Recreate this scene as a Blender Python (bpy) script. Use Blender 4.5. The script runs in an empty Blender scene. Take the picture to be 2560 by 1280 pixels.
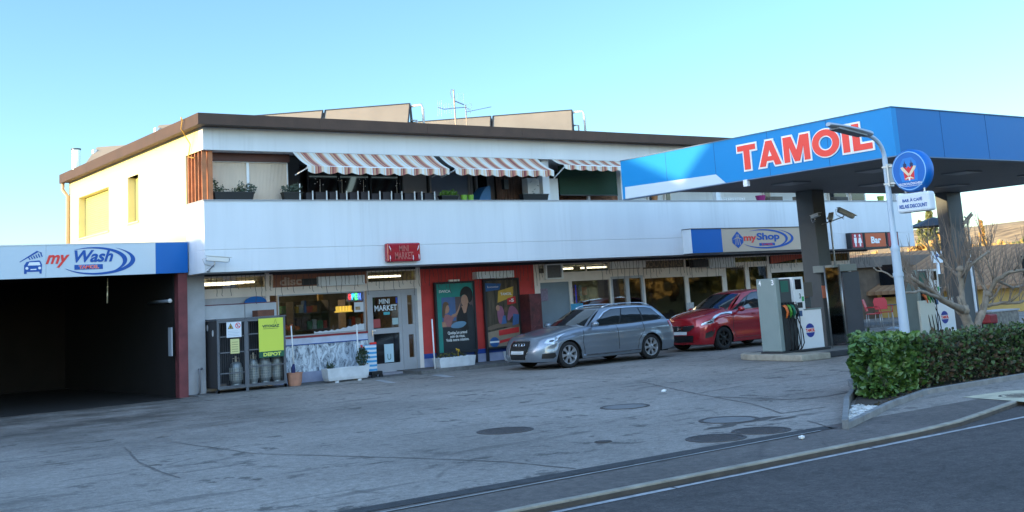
import bpy, math, random
from mathutils import Vector, Matrix, noise
from math import radians, sin, cos, tan, pi, sqrt, atan2
R_ = random.Random(7)
SC = bpy.context.scene
COL = SC.collection
V = Vector

# ------------------------------------------------------------------ camera
FPX, YAW, PITCH, ROLL, CYP, CAMH = 2863.65, 0.639232398, 0.166351387, -0.0625236656, 270.057, 1.6
cF = V((sin(YAW)*cos(PITCH), cos(YAW)*cos(PITCH), sin(PITCH)))
_r0 = V((cos(YAW), -sin(YAW), 0)); _u0 = _r0.cross(cF)
cR = _r0*cos(ROLL) + _u0*sin(ROLL); cU = -_r0*sin(ROLL) + _u0*cos(ROLL)
cd = bpy.data.cameras.new('camera'); cam = bpy.data.objects.new('camera', cd); COL.objects.link(cam)
m = Matrix((cR, cU, -cF)).transposed().to_4x4(); m.translation = V((0, 0, CAMH)); cam.matrix_world = m
cd.sensor_width = 36; cd.lens = FPX/2560*36; cd.shift_y = (CYP-640)/2560
cd.clip_start = .1; cd.clip_end = 3000
SC.camera = cam

# measuring helpers: where a line of sight meets a real plane of the place
def _ray(x, y): return cF*FPX + cR*(x-1280) - cU*(y-CYP)
def _pl(ax, val, x, y):
    d = _ray(x, y); o = V((0, 0, CAMH)); return o + d*((val-o[ax])/d[ax])
def G(x, y, z=0): return _pl(2, z, x, y)
def PX(x, y, v): return _pl(0, v, x, y)
def PY(x, y, v): return _pl(1, v, x, y)
def PR(x0, y0, x1, y1, Y):
    a = PY(x0, y0, Y); b = PY(x1, y1, Y); return a.x, b.x, b.z, a.z
def PRX(x0, y0, x1, y1, X):
    a = PX(x0, y0, X); b = PX(x1, y1, X); return a.y, b.y, b.z, a.z

# ------------------------------------------------------------------ light
SUN_AZ, SUN_EL = radians(14), radians(7)
sdir = V((-cos(SUN_AZ)*cos(SUN_EL), sin(SUN_AZ)*cos(SUN_EL), sin(SUN_EL)))
sl = bpy.data.lights.new('sun', 'SUN'); sl.energy = 2.5; sl.angle = radians(.5); sl.color = (1, .78, .44)
so = bpy.data.objects.new('sun', sl); COL.objects.link(so)
so.rotation_euler = sdir.to_track_quat('Z', 'Y').to_euler()
W = bpy.data.worlds.new('World'); SC.world = W; W.use_nodes = True
nt = W.node_tree; bg = nt.nodes['Background']
sky = nt.nodes.new('ShaderNodeTexSky'); sky.sky_type = 'NISHITA'; sky.sun_disc = False
sky.sun_elevation = SUN_EL; sky.sun_rotation = -(pi/2-SUN_AZ)
sky.air_density = 1.0; sky.dust_density = .5; sky.ozone_density = 2.5; sky.altitude = 400
hs = nt.nodes.new('ShaderNodeHueSaturation'); hs.inputs['Saturation'].default_value = 1.0
hs.inputs['Value'].default_value = 1.0
tn = nt.nodes.new('ShaderNodeMix'); tn.data_type = 'RGBA'; tn.blend_type = 'MULTIPLY'; tn.inputs[0].default_value = 1
tn.inputs[7].default_value = (.80, .97, 1.10, 1)
# sky brightened behind the camera and overhead, added to lift the shade
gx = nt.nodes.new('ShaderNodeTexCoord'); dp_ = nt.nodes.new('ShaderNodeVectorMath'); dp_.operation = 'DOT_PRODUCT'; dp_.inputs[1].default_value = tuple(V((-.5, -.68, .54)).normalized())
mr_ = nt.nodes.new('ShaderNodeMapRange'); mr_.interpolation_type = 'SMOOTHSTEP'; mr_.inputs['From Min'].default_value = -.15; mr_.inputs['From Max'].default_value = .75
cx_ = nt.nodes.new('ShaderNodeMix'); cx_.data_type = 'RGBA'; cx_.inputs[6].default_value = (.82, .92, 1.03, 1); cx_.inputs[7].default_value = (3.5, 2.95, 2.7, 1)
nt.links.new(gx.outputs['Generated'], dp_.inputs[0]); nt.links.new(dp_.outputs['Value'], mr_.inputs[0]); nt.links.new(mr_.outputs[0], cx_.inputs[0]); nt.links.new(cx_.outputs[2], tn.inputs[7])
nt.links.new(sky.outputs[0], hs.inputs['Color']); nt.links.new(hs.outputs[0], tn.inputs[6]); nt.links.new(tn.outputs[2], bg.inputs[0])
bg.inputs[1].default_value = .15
SC.view_settings.view_transform = 'Standard'; SC.view_settings.look = 'None'
SC.view_settings.exposure = 1.8; SC.view_settings.gamma = 1
SC.render.engine = 'CYCLES'; SC.cycles.use_denoising = True; SC.cycles.max_bounces = 6
SC.cycles.transparent_max_bounces = 12; SC.cycles.caustics_reflective = False; SC.cycles.caustics_refractive = False

# ------------------------------------------------------------------ materials
def s2l(c):
    return tuple((x/12.92 if x <= .04045 else ((x+.055)/1.055)**2.4) for x in c)
def C255(*c): return s2l([x/255 for x in c])
MATS = {}
def mat(name, col, rough=.6, metal=0, var=0, vscale=3, bump=0, bscale=30, emit=None, spec=.5, coat=0, streak=False, alpha=None):
    if name in MATS: return MATS[name]
    M = bpy.data.materials.new(name); M.use_nodes = True; t = M.node_tree; b = t.nodes['Principled BSDF']
    b.inputs['Roughness'].default_value = rough; b.inputs['Metallic'].default_value = metal
    b.inputs['Specular IOR Level'].default_value = spec
    if coat: b.inputs['Coat Weight'].default_value = coat; b.inputs['Coat Roughness'].default_value = .03
    b.inputs['Base Color'].default_value = (*col, 1)
    if emit: b.inputs['Emission Color'].default_value = (*emit[0], 1); b.inputs['Emission Strength'].default_value = emit[1]
    if var or bump:
        tc = t.nodes.new('ShaderNodeTexCoord'); src = tc.outputs['Object']
    if var:
        if streak:
            mp = t.nodes.new('ShaderNodeMapping'); mp.inputs['Scale'].default_value = (1, 1, .12); t.links.new(src, mp.inputs[0]); s2 = mp.outputs[0]
        else: s2 = src
        n = t.nodes.new('ShaderNodeTexNoise'); n.inputs['Scale'].default_value = vscale; n.inputs['Detail'].default_value = 6; n.inputs['Roughness'].default_value = .62
        t.links.new(s2, n.inputs['Vector'])
        r = t.nodes.new('ShaderNodeValToRGB'); t.links.new(n.outputs['Fac'], r.inputs['Fac'])
        r.color_ramp.elements[0].position = .32; r.color_ramp.elements[1].position = .68
        r.color_ramp.elements[0].color = (*[c*(1-var) for c in col], 1); r.color_ramp.elements[1].color = (*[min(1, c*(1+var*.6)) for c in col], 1)
        t.links.new(r.outputs[0], b.inputs['Base Color'])
        q = t.nodes.new('ShaderNodeMapRange'); q.inputs['To Min'].default_value = max(.02, rough-.08); q.inputs['To Max'].default_value = min(1, rough+.1)
        t.links.new(n.outputs['Fac'], q.inputs[0]); t.links.new(q.outputs[0], b.inputs['Roughness'])
    if bump:
        n2 = t.nodes.new('ShaderNodeTexNoise'); n2.inputs['Scale'].default_value = bscale; n2.inputs['Detail'].default_value = 4
        t.links.new(src, n2.inputs['Vector']); bp = t.nodes.new('ShaderNodeBump'); bp.inputs['Strength'].default_value = bump; bp.inputs['Distance'].default_value = .02
        t.links.new(n2.outputs['Fac'], bp.inputs['Height']); t.links.new(bp.outputs[0], b.inputs['Normal'])
    MATS[name] = M; return M
def glassmat(name, tint=(.75, .8, .8), base=.10, dark=0):
    M = bpy.data.materials.new(name); M.use_nodes = True; t = M.node_tree; t.nodes.clear()
    o = t.nodes.new('ShaderNodeOutputMaterial'); tr = t.nodes.new('ShaderNodeBsdfTransparent'); tr.inputs[0].default_value = (*tint, 1)
    g = t.nodes.new('ShaderNodeBsdfGlossy'); g.inputs['Roughness'].default_value = .03
    tc = t.nodes.new('ShaderNodeTexCoord'); n = t.nodes.new('ShaderNodeTexNoise'); n.inputs['Scale'].default_value = 1.3
    bp = t.nodes.new('ShaderNodeBump'); bp.inputs['Strength'].default_value = .05; bp.inputs['Distance'].default_value = .05
    t.links.new(tc.outputs['Object'], n.inputs['Vector']); t.links.new(n.outputs['Fac'], bp.inputs['Height']); t.links.new(bp.outputs[0], g.inputs['Normal'])
    f = t.nodes.new('ShaderNodeFresnel'); f.inputs[0].default_value = 1.5
    a = t.nodes.new('ShaderNodeMath'); a.operation = 'MULTIPLY_ADD'; a.inputs[1].default_value = 1.3; a.inputs[2].default_value = base; a.use_clamp = True
    mx = t.nodes.new('ShaderNodeMixShader'); t.links.new(f.outputs[0], a.inputs[0]); t.links.new(a.outputs[0], mx.inputs[0])
    t.links.new(tr.outputs[0], mx.inputs[1]); t.links.new(g.outputs[0], mx.inputs[2]); t.links.new(mx.outputs[0], o.inputs[0])
    MATS[name] = M; return M
def weathered(name, col):
    M = mat(name, col, .75, var=.07, vscale=1.1, bump=.1, bscale=60, streak=True); t = M.node_tree; b = t.nodes['Principled BSDF']; L = t.links.new
    prev = b.inputs['Base Color'].links[0].from_socket; tc = t.nodes.new('ShaderNodeTexCoord'); mp = t.nodes.new('ShaderNodeMapping'); mp.inputs['Scale'].default_value = (5.5, 5.5, .22); L(tc.outputs['Object'], mp.inputs[0])
    n = t.nodes.new('ShaderNodeTexNoise'); n.inputs['Scale'].default_value = 1.6; n.inputs['Detail'].default_value = 5; L(mp.outputs[0], n.inputs['Vector'])
    n2 = t.nodes.new('ShaderNodeTexNoise'); n2.inputs['Scale'].default_value = .5; n2.inputs['Detail'].default_value = 4; L(tc.outputs['Object'], n2.inputs['Vector'])
    r = t.nodes.new('ShaderNodeMapRange'); r.inputs['From Min'].default_value = .52; r.inputs['From Max'].default_value = .75; L(n.outputs['Fac'], r.inputs[0])
    r2 = t.nodes.new('ShaderNodeMapRange'); r2.inputs['From Min'].default_value = .42; r2.inputs['From Max'].default_value = .62; r2.inputs['To Max'].default_value = .5; L(n2.outputs['Fac'], r2.inputs[0])
    q = t.nodes.new('ShaderNodeMath'); q.operation = 'MULTIPLY'; L(r.outputs[0], q.inputs[0]); L(r2.outputs[0], q.inputs[1]); r2.inputs['To Max'].default_value = .3
    x = t.nodes.new('ShaderNodeMix'); x.data_type = 'RGBA'; L(q.outputs[0], x.inputs[0]); L(prev, x.inputs[6]); x.inputs[7].default_value = (.42, .42, .42, 1); L(x.outputs[2], b.inputs['Base Color']); return M
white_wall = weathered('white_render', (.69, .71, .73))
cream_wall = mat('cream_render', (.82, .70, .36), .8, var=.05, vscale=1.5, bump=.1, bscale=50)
coping_m = mat('coping_grey', (.35, .35, .36), .6, var=.1)
fascia_m = mat('brown_sheet_metal', (.085, .050, .036), .6, var=.2, vscale=2, spec=.25)
red_wall = mat('red_paint', (.52, .045, .04), .55, var=.18, vscale=2.5, bump=.08)
blue_base = mat('blue_paint', (.02, .06, .28), .5, var=.2)
lilac_base = mat('lilac_grey_paint', (.30, .33, .46), .6, var=.2)
frame_m = mat('cream_frame', (.78, .70, .64), .45, var=.08)
alu_m = mat('grey_aluminium', (.40, .41, .44), .4, .3, var=.06)
darkm = mat('dark_metal', (.02, .021, .024), .45, var=.2)
black_m = mat('black_plastic', (.008, .008, .009), .5)
rubber = mat('rubber', (.012, .012, .013), .85, var=.3, vscale=20)
chrome = mat('chrome', (.8, .8, .82), .12, 1)
steel = mat('brushed_steel', (.5, .5, .5), .35, .9, var=.1)
white_p = mat('white_plastic', (.78, .79, .8), .4, var=.04)
wood_m = mat('reddish_wood', (.16, .055, .03), .6, var=.3, vscale=6)
orange_wood = mat('orange_wood', (.45, .16, .06), .6, var=.25, vscale=5)
glass_shop = glassmat('shop_glass', (.72, .76, .78), .06)
glass_clear = glassmat('clear_glass', (.85, .9, .9), .05)
sg_blue = mat('sign_blue', (.0, .115, .42), .4, var=.05, vscale=.8, spec=.3)
sg_lblue = mat('sign_bright_blue', C255(0, 118, 205), .3, var=.05, vscale=.5, coat=.3)
sg_white = mat('sign_white', (.74, .77, .80), .4, var=.03)
tx_red = mat('letter_red', C255(222, 38, 36), .4)
tx_white = mat('letter_white', (.82, .82, .82), .4)
tx_blue = mat('letter_blue', (.004, .075, .33), .4, spec=.3)
tx_dark = mat('letter_dark', (.02, .03, .05), .5)
tx_green = mat('letter_green', (.01, .08, .04), .5)
lamp_on = mat('lit_tube', (.9, .9, .9), .4, emit=((1, .80, .52), 2.2))

# ------------------------------------------------------------------ mesh tools
class Fr:
    def __init__(s, o, ux, uy):
        s.o = V(o); s.ux = V(ux).normalized(); s.uy = V(uy).normalized(); s.n = s.ux.cross(s.uy)
    def p(s, u, v, w=0): return s.o + s.ux*u + s.uy*v + s.n*w
def FY(Y, x=0, z=0): return Fr((x, Y, z), (1, 0, 0), (0, 0, 1))         # faces -Y, u = X, v = Z
def FX(X, y=0, z=0): return Fr((X, y, z), (0, -1, 0), (0, 0, 1))        # faces -X, u = -Y
class MB:
    def __init__(s): s.v = []; s.f = []; s.mi = []; s.m = 0
    def add(s, vs, fs, m=None):
        k = len(s.v); s.v += [tuple(v) for v in vs]; mm = s.m if m is None else m
        for f in fs: s.f.append(tuple(k+i for i in f)); s.mi.append(mm)
        return s
    def box(s, x0, x1, y0, y1, z0, z1, m=None):
        if x0 > x1: x0, x1 = x1, x0
        if y0 > y1: y0, y1 = y1, y0
        if z0 > z1: z0, z1 = z1, z0
        return s.add([(x0,y0,z0),(x1,y0,z0),(x1,y1,z0),(x0,y1,z0),(x0,y0,z1),(x1,y0,z1),(x1,y1,z1),(x0,y1,z1)],
                     [(0,3,2,1),(4,5,6,7),(0,1,5,4),(1,2,6,5),(2,3,7,6),(3,0,4,7)], m)
    def fbox(s, F, u0, u1, v0, v1, w0, w1, m=None):
        if u0 > u1: u0, u1 = u1, u0
        if v0 > v1: v0, v1 = v1, v0
        if w0 > w1: w0, w1 = w1, w0
        P = [F.p(u, v, w) for w in (w0, w1) for u, v in ((u0,v0),(u1,v0),(u1,v1),(u0,v1))]
        return s.add(P, [(0,3,2,1),(4,5,6,7),(0,1,5,4),(1,2,6,5),(2,3,7,6),(3,0,4,7)], m)
    def fpoly(s, F, pts, w0=0, w1=.004, m=None):
        a = sum(pts[i][0]*pts[(i+1) % len(pts)][1]-pts[(i+1) % len(pts)][0]*pts[i][1] for i in range(len(pts)))
        if a < 0: pts = pts[::-1]
        n = len(pts); P = [F.p(u, v, w0) for u, v in pts]+[F.p(u, v, w1) for u, v in pts]
        fs = [tuple(range(n-1, -1, -1)), tuple(range(n, 2*n))]+[(i, (i+1) % n, n+(i+1) % n, n+i) for i in range(n)]
        return s.add(P, fs, m)
    def tube(s, pts, r, n=8, m=None, cap=True):
        pts = [V(p) for p in pts]; rs = r if isinstance(r, (list, tuple)) else [r]*len(pts)
        P = []; fs = []; ref = None
        for i, p in enumerate(pts):
            d = (pts[min(i+1, len(pts)-1)]-pts[max(i-1, 0)])
            d = d.normalized() if d.length > 1e-9 else V((0, 0, 1))
            if ref is None: ref = d.orthogonal().normalized()
            else:
                ref = ref-d*ref.dot(d); ref = ref.normalized() if ref.length > 1e-6 else d.orthogonal().normalized()
            b = d.cross(ref)
            for k in range(n):
                a = 2*pi*k/n; P.append(p+(ref*cos(a)+b*sin(a))*rs[i])
        for i in range(len(pts)-1):
            for k in range(n):
                fs.append((i*n+k, i*n+(k+1) % n, (i+1)*n+(k+1) % n, (i+1)*n+k))
        if cap: fs += [tuple(range(n-1, -1, -1)), tuple(range((len(pts)-1)*n, len(pts)*n))]
        return s.add(P, fs, m)
    def lathe(s, prof, o=(0,0,0), ax=(0,0,1), n=24, m=None):
        ax = V(ax).normalized(); a = ax.orthogonal().normalized(); b = ax.cross(a); o = V(o); P = []; fs = []
        for r, z in prof:
            for k in range(n):
                t = 2*pi*k/n; P.append(o+ax*z+(a*cos(t)+b*sin(t))*r)
        for i in range(len(prof)-1):
            for k in range(n): fs.append((i*n+k, i*n+(k+1) % n, (i+1)*n+(k+1) % n, (i+1)*n+k))
        return s.add(P, fs, m)
    def ell(s, c, rx, ry, rz, n=10, m=None, jit=0):
        P = []; fs = []; c = V(c); k = n//2
        for i in range(k+1):
            a = pi*i/k
            for j in range(n):
                b = 2*pi*j/n; q = 1+(R_.uniform(-jit, jit) if jit else 0)
                P.append(c+V((rx*sin(a)*cos(b)*q, ry*sin(a)*sin(b)*q, rz*cos(a)*q)))
        for i in range(k):
            for j in range(n): fs.append((i*n+j, (i+1)*n+j, (i+1)*n+(j+1) % n, i*n+(j+1) % n))
        return s.add(P, fs, m)
    def build(s, name, mats, parent=None, smooth=False, bevel=0, angle=None):
        me = bpy.data.meshes.new(name); me.from_pydata(s.v, [], s.f)
        if not isinstance(mats, (list, tuple)): mats = [mats]
        for q in mats: me.materials.append(q)
        if len(mats) > 1: me.polygons.foreach_set('material_index', s.mi)
        if smooth: me.polygons.foreach_set('use_smooth', [True]*len(me.polygons))
        me.update()
        o = bpy.data.objects.new(name, me); COL.objects.link(o)
        if parent is not None:
            o.parent = parent; o.matrix_parent_inverse = WM(parent).inverted()
        if bevel:
            b = o.modifiers.new('b', 'BEVEL'); b.width = bevel; b.segments = 2; b.limit_method = 'ANGLE'; b.angle_limit = radians(40)
        if smooth and angle:
            try: me.set_sharp_from_angle(angle=radians(angle))
            except Exception: pass
        return o
def WM(o):
    m = Matrix.LocRotScale(o.location, o.rotation_euler, o.scale)
    if o.parent: m = WM(o.parent) @ o.matrix_parent_inverse @ m
    return m
def tag(o, label=None, cat=None, group=None, kind=None):
    if label: o['label'] = label
    if cat: o['category'] = cat
    if group: o['group'] = group
    if kind: o['kind'] = kind
    return o
def thing(name, loc, label, cat, group=None, rz=0):
    o = bpy.data.objects.new(name, None); COL.objects.link(o); o.location = loc; o.rotation_euler = (0, 0, rz); o.empty_display_size = .2
    return tag(o, label, cat, group)
def copy_tree(o, parent=None):
    c = o.copy(); COL.objects.link(c)
    if parent: c.parent = parent
    for ch in list(o.children): copy_tree(ch, c)
    return c
def bx(name, mt, x0, x1, y0, y1, z0, z1, parent=None, bevel=0): return MB().box(x0, x1, y0, y1, z0, z1).build(name, mt, parent, bevel=bevel)
_tc = {}
def text(F, string, fit, mt, name='lettering', parent=None, w=.004, thick=.004, bold=.0, shear=0, outline=None, omat=None):
    """lettering cut from sheet, fitted in the rectangle fit=(u0,u1,v0,v1) of a face"""
    def data(off):
        c = bpy.data.curves.new('t', 'FONT'); c.body = string; c.size = 1; c.offset = off; c.shear = shear; c.resolution_u = 4; c.align_x = 'CENTER'; c.space_line = .9
        o = bpy.data.objects.new('t', c); COL.objects.link(o)
        dg = bpy.context.evaluated_depsgraph_get(); me = bpy.data.meshes.new_from_object(o.evaluated_get(dg))
        vs = [v.co.copy() for v in me.vertices]; fs = [tuple(p.vertices) for p in me.polygons]
        bpy.data.objects.remove(o); bpy.data.curves.remove(c); bpy.data.meshes.remove(me); return vs, fs
    vs, fs = data(bold)
    if not vs: return None
    x0 = min(v.x for v in vs); x1 = max(v.x for v in vs); y0 = min(v.y for v in vs); y1 = max(v.y for v in vs)
    u0, u1, v0, v1 = fit; sx = (u1-u0)/(x1-x0); sy = (v1-v0)/(y1-y0)
    mp = lambda v, ww: F.p(u0+(v.x-x0)*sx, v0+(v.y-y0)*sy, ww)
    mb = MB(); mats = [mt]
    mb.add([mp(v, w+thick) for v in vs], fs, 0)
    if outline:
        v2, f2 = data(bold+outline); mats.append(omat); mb.add([mp(v, w+thick*.4) for v in v2], f2, 1)
    return mb.build(name, mats, parent)
def disc(cu, cv, ru, rv=None, n=28, a0=0, a1=2*pi):
    rv = rv or ru; e = 0 if abs(a1-a0-2*pi) < 1e-6 else 1
    return [(cu+ru*cos(a0+(a1-a0)*i/n), cv+rv*sin(a0+(a1-a0)*i/n)) for i in range(n+e)]
def crescent(cu, cv, ru, rv, a0, a1, th, n=30, tilt=0):
    o = []; q = []
    for i in range(n+1):
        s = i/n; a = a0+(a1-a0)*s; k = th*max(0, sin(pi*s))**.9+.006
        o.append((cu+ru*cos(a), cv+rv*sin(a)+tilt*ru*cos(a))); q.append((cu+(ru-k)*cos(a), cv+(rv-k*.45)*sin(a)+tilt*ru*cos(a)))
    return o+q[::-1]

# ================================================================== GROUND
def asphalt(name, col, dark, patch=.5, crack=.0, speck=.35, stain=False):
    M = bpy.data.materials.new(name); M.use_nodes = True; t = M.node_tree; b = t.nodes['Principled BSDF']; L = t.links.new
    tc = t.nodes.new('ShaderNodeTexCoord').outputs['Object']
    def noi(sc, det=6, ro=.6, vec=None):
        n = t.nodes.new('ShaderNodeTexNoise'); n.inputs['Scale'].default_value = sc; n.inputs['Detail'].default_value = det; n.inputs['Roughness'].default_value = ro
        L(vec or tc, n.inputs['Vector']); return n.outputs['Fac']
    def ramp(f, p0, p1, c0=(0, 0, 0, 1), c1=(1, 1, 1, 1)):
        r = t.nodes.new('ShaderNodeValToRGB'); L(f, r.inputs[0]); e = r.color_ramp.elements; e[0].position = p0; e[1].position = p1; e[0].color = c0; e[1].color = c1; return r.outputs[0]
    def mix(fac, a, c, mode='MIX'):
        x = t.nodes.new('ShaderNodeMix'); x.data_type = 'RGBA'; x.blend_type = mode
        if isinstance(fac, float): x.inputs[0].default_value = fac
        else: L(fac, x.inputs[0])
        for k, q in ((6, a), (7, c)):
            if isinstance(q, tuple): x.inputs[k].default_value = (*q, 1)
            else: L(q, x.inputs[k])
        return x.outputs[2]
    def mth(op, a, c):
        x = t.nodes.new('ShaderNodeMath'); x.operation = op
        for k, q in ((0, a), (1, c)):
            if isinstance(q, (float, int)): x.inputs[k].default_value = q
            else: L(q, x.inputs[k])
        x.use_clamp = True; return x.outputs[0]
    fine = noi(34, 4, .9); big = noi(.32, 5, .6); mid = noi(2.2, 7, .7)
    c = mix(ramp(big, .35, .68), tuple(x*.80 for x in col), tuple(x*1.18 for x in col))
    c = mix(ramp(fine, .3, .72), mix(1.0, c, (1-speck, 1-speck, 1-speck), 'MULTIPLY'), mix(1.0, c, (1+speck, 1+speck, 1+speck), 'MULTIPLY'))
    pm = mth('MULTIPLY', ramp(mid, .57, .61), ramp(noi(.55, 3), .42, .62))
    c = mix(mth('MULTIPLY', pm, patch), c, dark)
    mp = t.nodes.new('ShaderNodeMapping'); mp.inputs['Scale'].default_value = (.45, 2.6, 1); mp.inputs['Rotation'].default_value = (0, 0, radians(8)); L(tc, mp.inputs[0])
    c = mix(mth('MULTIPLY', ramp(noi(1.1, 6, .66, mp.outputs[0]), .575, .62), patch*.55), c, dark)
    c = mix(ramp(noi(9, 6, .75), .38, .66), mix(1.0, c, (.74, .74, .74), 'MULTIPLY'), mix(1.0, c, (1.16, 1.16, 1.16), 'MULTIPLY'))
    sp = ramp(noi(70, 2, .9), .70, .74); c = mix(mth('MULTIPLY', sp, .4), c, (.5, .5, .48))
    sp2 = ramp(noi(22, 2, .9), .80, .84); c = mix(mth('MULTIPLY', sp2, .5), c, (.45, .45, .44))
    if crack:
        wv = t.nodes.new('ShaderNodeMix'); wv.data_type = 'VECTOR'; wv.inputs[0].default_value = .12
        nn = t.nodes.new('ShaderNodeTexNoise'); nn.inputs['Scale'].default_value = 1.7; nn.inputs['Detail'].default_value = 6; L(tc, nn.inputs['Vector'])
        L(tc, wv.inputs[4]); L(nn.outputs['Color'], wv.inputs[5])
        vo = t.nodes.new('ShaderNodeTexVoronoi'); vo.feature = 'DISTANCE_TO_EDGE'; vo.inputs['Scale'].default_value = .42; L(wv.outputs[1], vo.inputs['Vector'])
        ck = mth('MULTIPLY', ramp(vo.outputs['Distance'], .0, .011, (1, 1, 1, 1), (0, 0, 0, 1)), ramp(noi(.8, 2), .47, .6))
        c = mix(mth('MULTIPLY', ck, crack), c, tuple(x*.45 for x in dark))
    if stain:   # old dirt and moisture spread outside the wash bay
        sx = t.nodes.new('ShaderNodeSeparateXYZ'); L(tc, sx.inputs[0])
        dx = mth('SUBTRACT', 1.0, mth('MULTIPLY', mth('ABSOLUTE', mth('SUBTRACT', sx.outputs[1], 22.9), 0), .36))
        ddx = t.nodes.new('ShaderNodeMapRange'); ddx.inputs['From Min'].default_value = 10.6; ddx.inputs['From Max'].default_value = 7.6; L(sx.outputs[0], ddx.inputs[0])
        dy = t.nodes.new('ShaderNodeMapRange'); dy.inputs['From Min'].default_value = 14.0; dy.inputs['From Max'].default_value = 20.0; L(sx.outputs[1], dy.inputs[0])
        k = mth('MULTIPLY', ddx.outputs[0], dy.outputs[0]); k = mth('MULTIPLY', k, ramp(noi(.9, 6, .65), .25, .62))
        c = mix(mth('MULTIPLY', k, .9), c, (.040, .034, .028))
    L(c, b.inputs['Base Color']); b.inputs['Roughness'].default_value = .86; b.inputs['Specular IOR Level'].default_value = .3
    bp = t.nodes.new('ShaderNodeBump'); bp.inputs['Strength'].default_value = .5; bp.inputs['Distance'].default_value = .008; L(fine, bp.inputs['Height']); L(bp.outputs[0], b.inputs['Normal'])
    MATS[name] = M; return M
lot_m = asphalt('forecourt_asphalt', (.285, .255, .225), (.088, .08, .072), .85, .40, .40, True)
side_m = asphalt('pavement_asphalt', (.14, .122, .11), (.05, .05, .05), .4, .3, .28)
road_m = asphalt('road_asphalt', (.088, .077, .072), (.046, .041, .038), .7, .2, .55)
band_m = asphalt('joint_asphalt', (.06, .058, .058), (.035, .035, .035), .5, .2, .3)
walk_m = asphalt('walkway_concrete', (.15, .145, .14), (.07, .07, .07), .6, .3, .2)
land_m = mat('dry_grassland', (.16, .13, .06), .95, var=.5, vscale=.15)
kerb_m = mat('kerb_stone', (.29, .265, .215), .85, var=.3, vscale=5, bump=.3, bscale=60)
kgrey_m = mat('grey_kerb_stone', (.20, .20, .195), .85, var=.3, vscale=5, bump=.3, bscale=60)
paint_m = mat('worn_road_paint', (.36, .36, .36), .8, var=.45, vscale=5)
ypaint_m = mat('worn_cream_paint', (.52, .47, .33), .7, var=.3, vscale=5)
soil_m = mat('soil', (.05, .038, .028), .95, var=.4, vscale=8, bump=.5, bscale=30)
def sheet(name, pts, z, mt, **k):
    o = MB().add([(p[0], p[1], z) for p in pts], [tuple(range(len(pts)))]).build(name, mt); return tag(o, kind='structure', **k)
def slab(name, pts, z0, z1, mt):
    F = Fr((0, 0, 0), (1, 0, 0), (0, 1, 0)); return MB().fpoly(F, pts, z0, z1).build(name, mt)
g = MB(); g.add([(-900, -900, -.16), (1500, -900, -.16), (1500, 1500, -.16), (-900, 1500, -.16)], [(0, 1, 2, 3)])
tag(g.build('ground', land_m), kind='structure')
sheet('road', [(-200, -3), (400, -3), (400, 9.3), (-200, 9.3)], -.048, road_m)
sheet('far_pavement', [(-200, -30), (400, -30), (400, -3), (-200, -3)], -.04, side_m)
tag(slab('forecourt', [(-40, 8.72), (60, 8.72), (60, 60), (-40, 60)], -.12, 0, lot_m), kind='structure')
KL = [(-12, 7.53), (4, 7.53), (10.6, 7.53), (11.5, 7.62), (12.35, 7.82), (13.84, 8.2), (16, 8.62), (19, 8.9), (40, 9.0)]
tag(slab('pavement', [(-12, 7.62)]+[(x, y+.085) for x, y in KL[1:]]+[(40, 9.75), (10.5, 8.72), (-12, 8.72)], -.12, -.001, side_m), kind='structure')
# kerb stones along the road
kb = MB()
def kstrip(off0, off1, z0, z1, mt, name, bev=0):
    mb = MB(); P = []
    pts = []
    for (x0_, y0_), (x1_, y1_) in zip(KL[:-1], KL[1:]):
        n = max(1, int((x1_-x0_)/.8))
        for i in range(n): pts.append((x0_+(x1_-x0_)*i/n, y0_+(y1_-y0_)*i/n))
    pts.append(KL[-1])
    for x, y in pts:
        j = R_.uniform(-.003, .003); P += [(x, y+off0+j, z0), (x, y+off1, z0), (x, y+off1, z1+j*.4), (x, y+off0+j, z1+j*.4)]
    fs = []
    for i in range(len(pts)-1):
        for k in range(4): fs.append((4*i+k, 4*i+(k+1) % 4, 4*i+4+(k+1) % 4, 4*i+4+k))
    mb.add(P, fs); return tag(mb.build(name, mt, bevel=bev), kind='structure')
kstrip(0, .085, -.1, .006, kerb_m, 'kerb', .008); kstrip(-.012, -.001, -.1, -.012, mat('kerb_grime', (.07, .06, .05), .9, var=.3, vscale=6), 'kerb_foot')
el = MB(); x = -12.0
while x < 40: w_ = R_.uniform(.3, 1.1); el.add([(x, 7.375+R_.uniform(0, .01), -.043), (x+w_, 7.375+R_.uniform(0, .01), -.043), (x+w_, 7.452-R_.uniform(0, .012), -.043), (x, 7.452-R_.uniform(0, .012), -.043)], [(0, 1, 2, 3)]); x += w_+R_.choice([0, 0, .01, .03])
tag(el.build('edge_line', paint_m), kind='structure')
sheet('pavement_joint', [(-12, 8.60), (10.5, 8.48), (10.5, 8.70), (-12, 8.86)], .004, band_m)
jt = MB()
for a, c in (((-4, 8.20), (10.2, 8.46)),): jt.add([(a[0], a[1], .008), (c[0], c[1], .008), (c[0], c[1]+.035, .008), (a[0], a[1]+.035, .008)], [(0, 1, 2, 3)])
tag(jt.build('joint_line', mat('pale_joint', (.27, .27, .26), .8, var=.3)), kind='structure')
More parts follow.
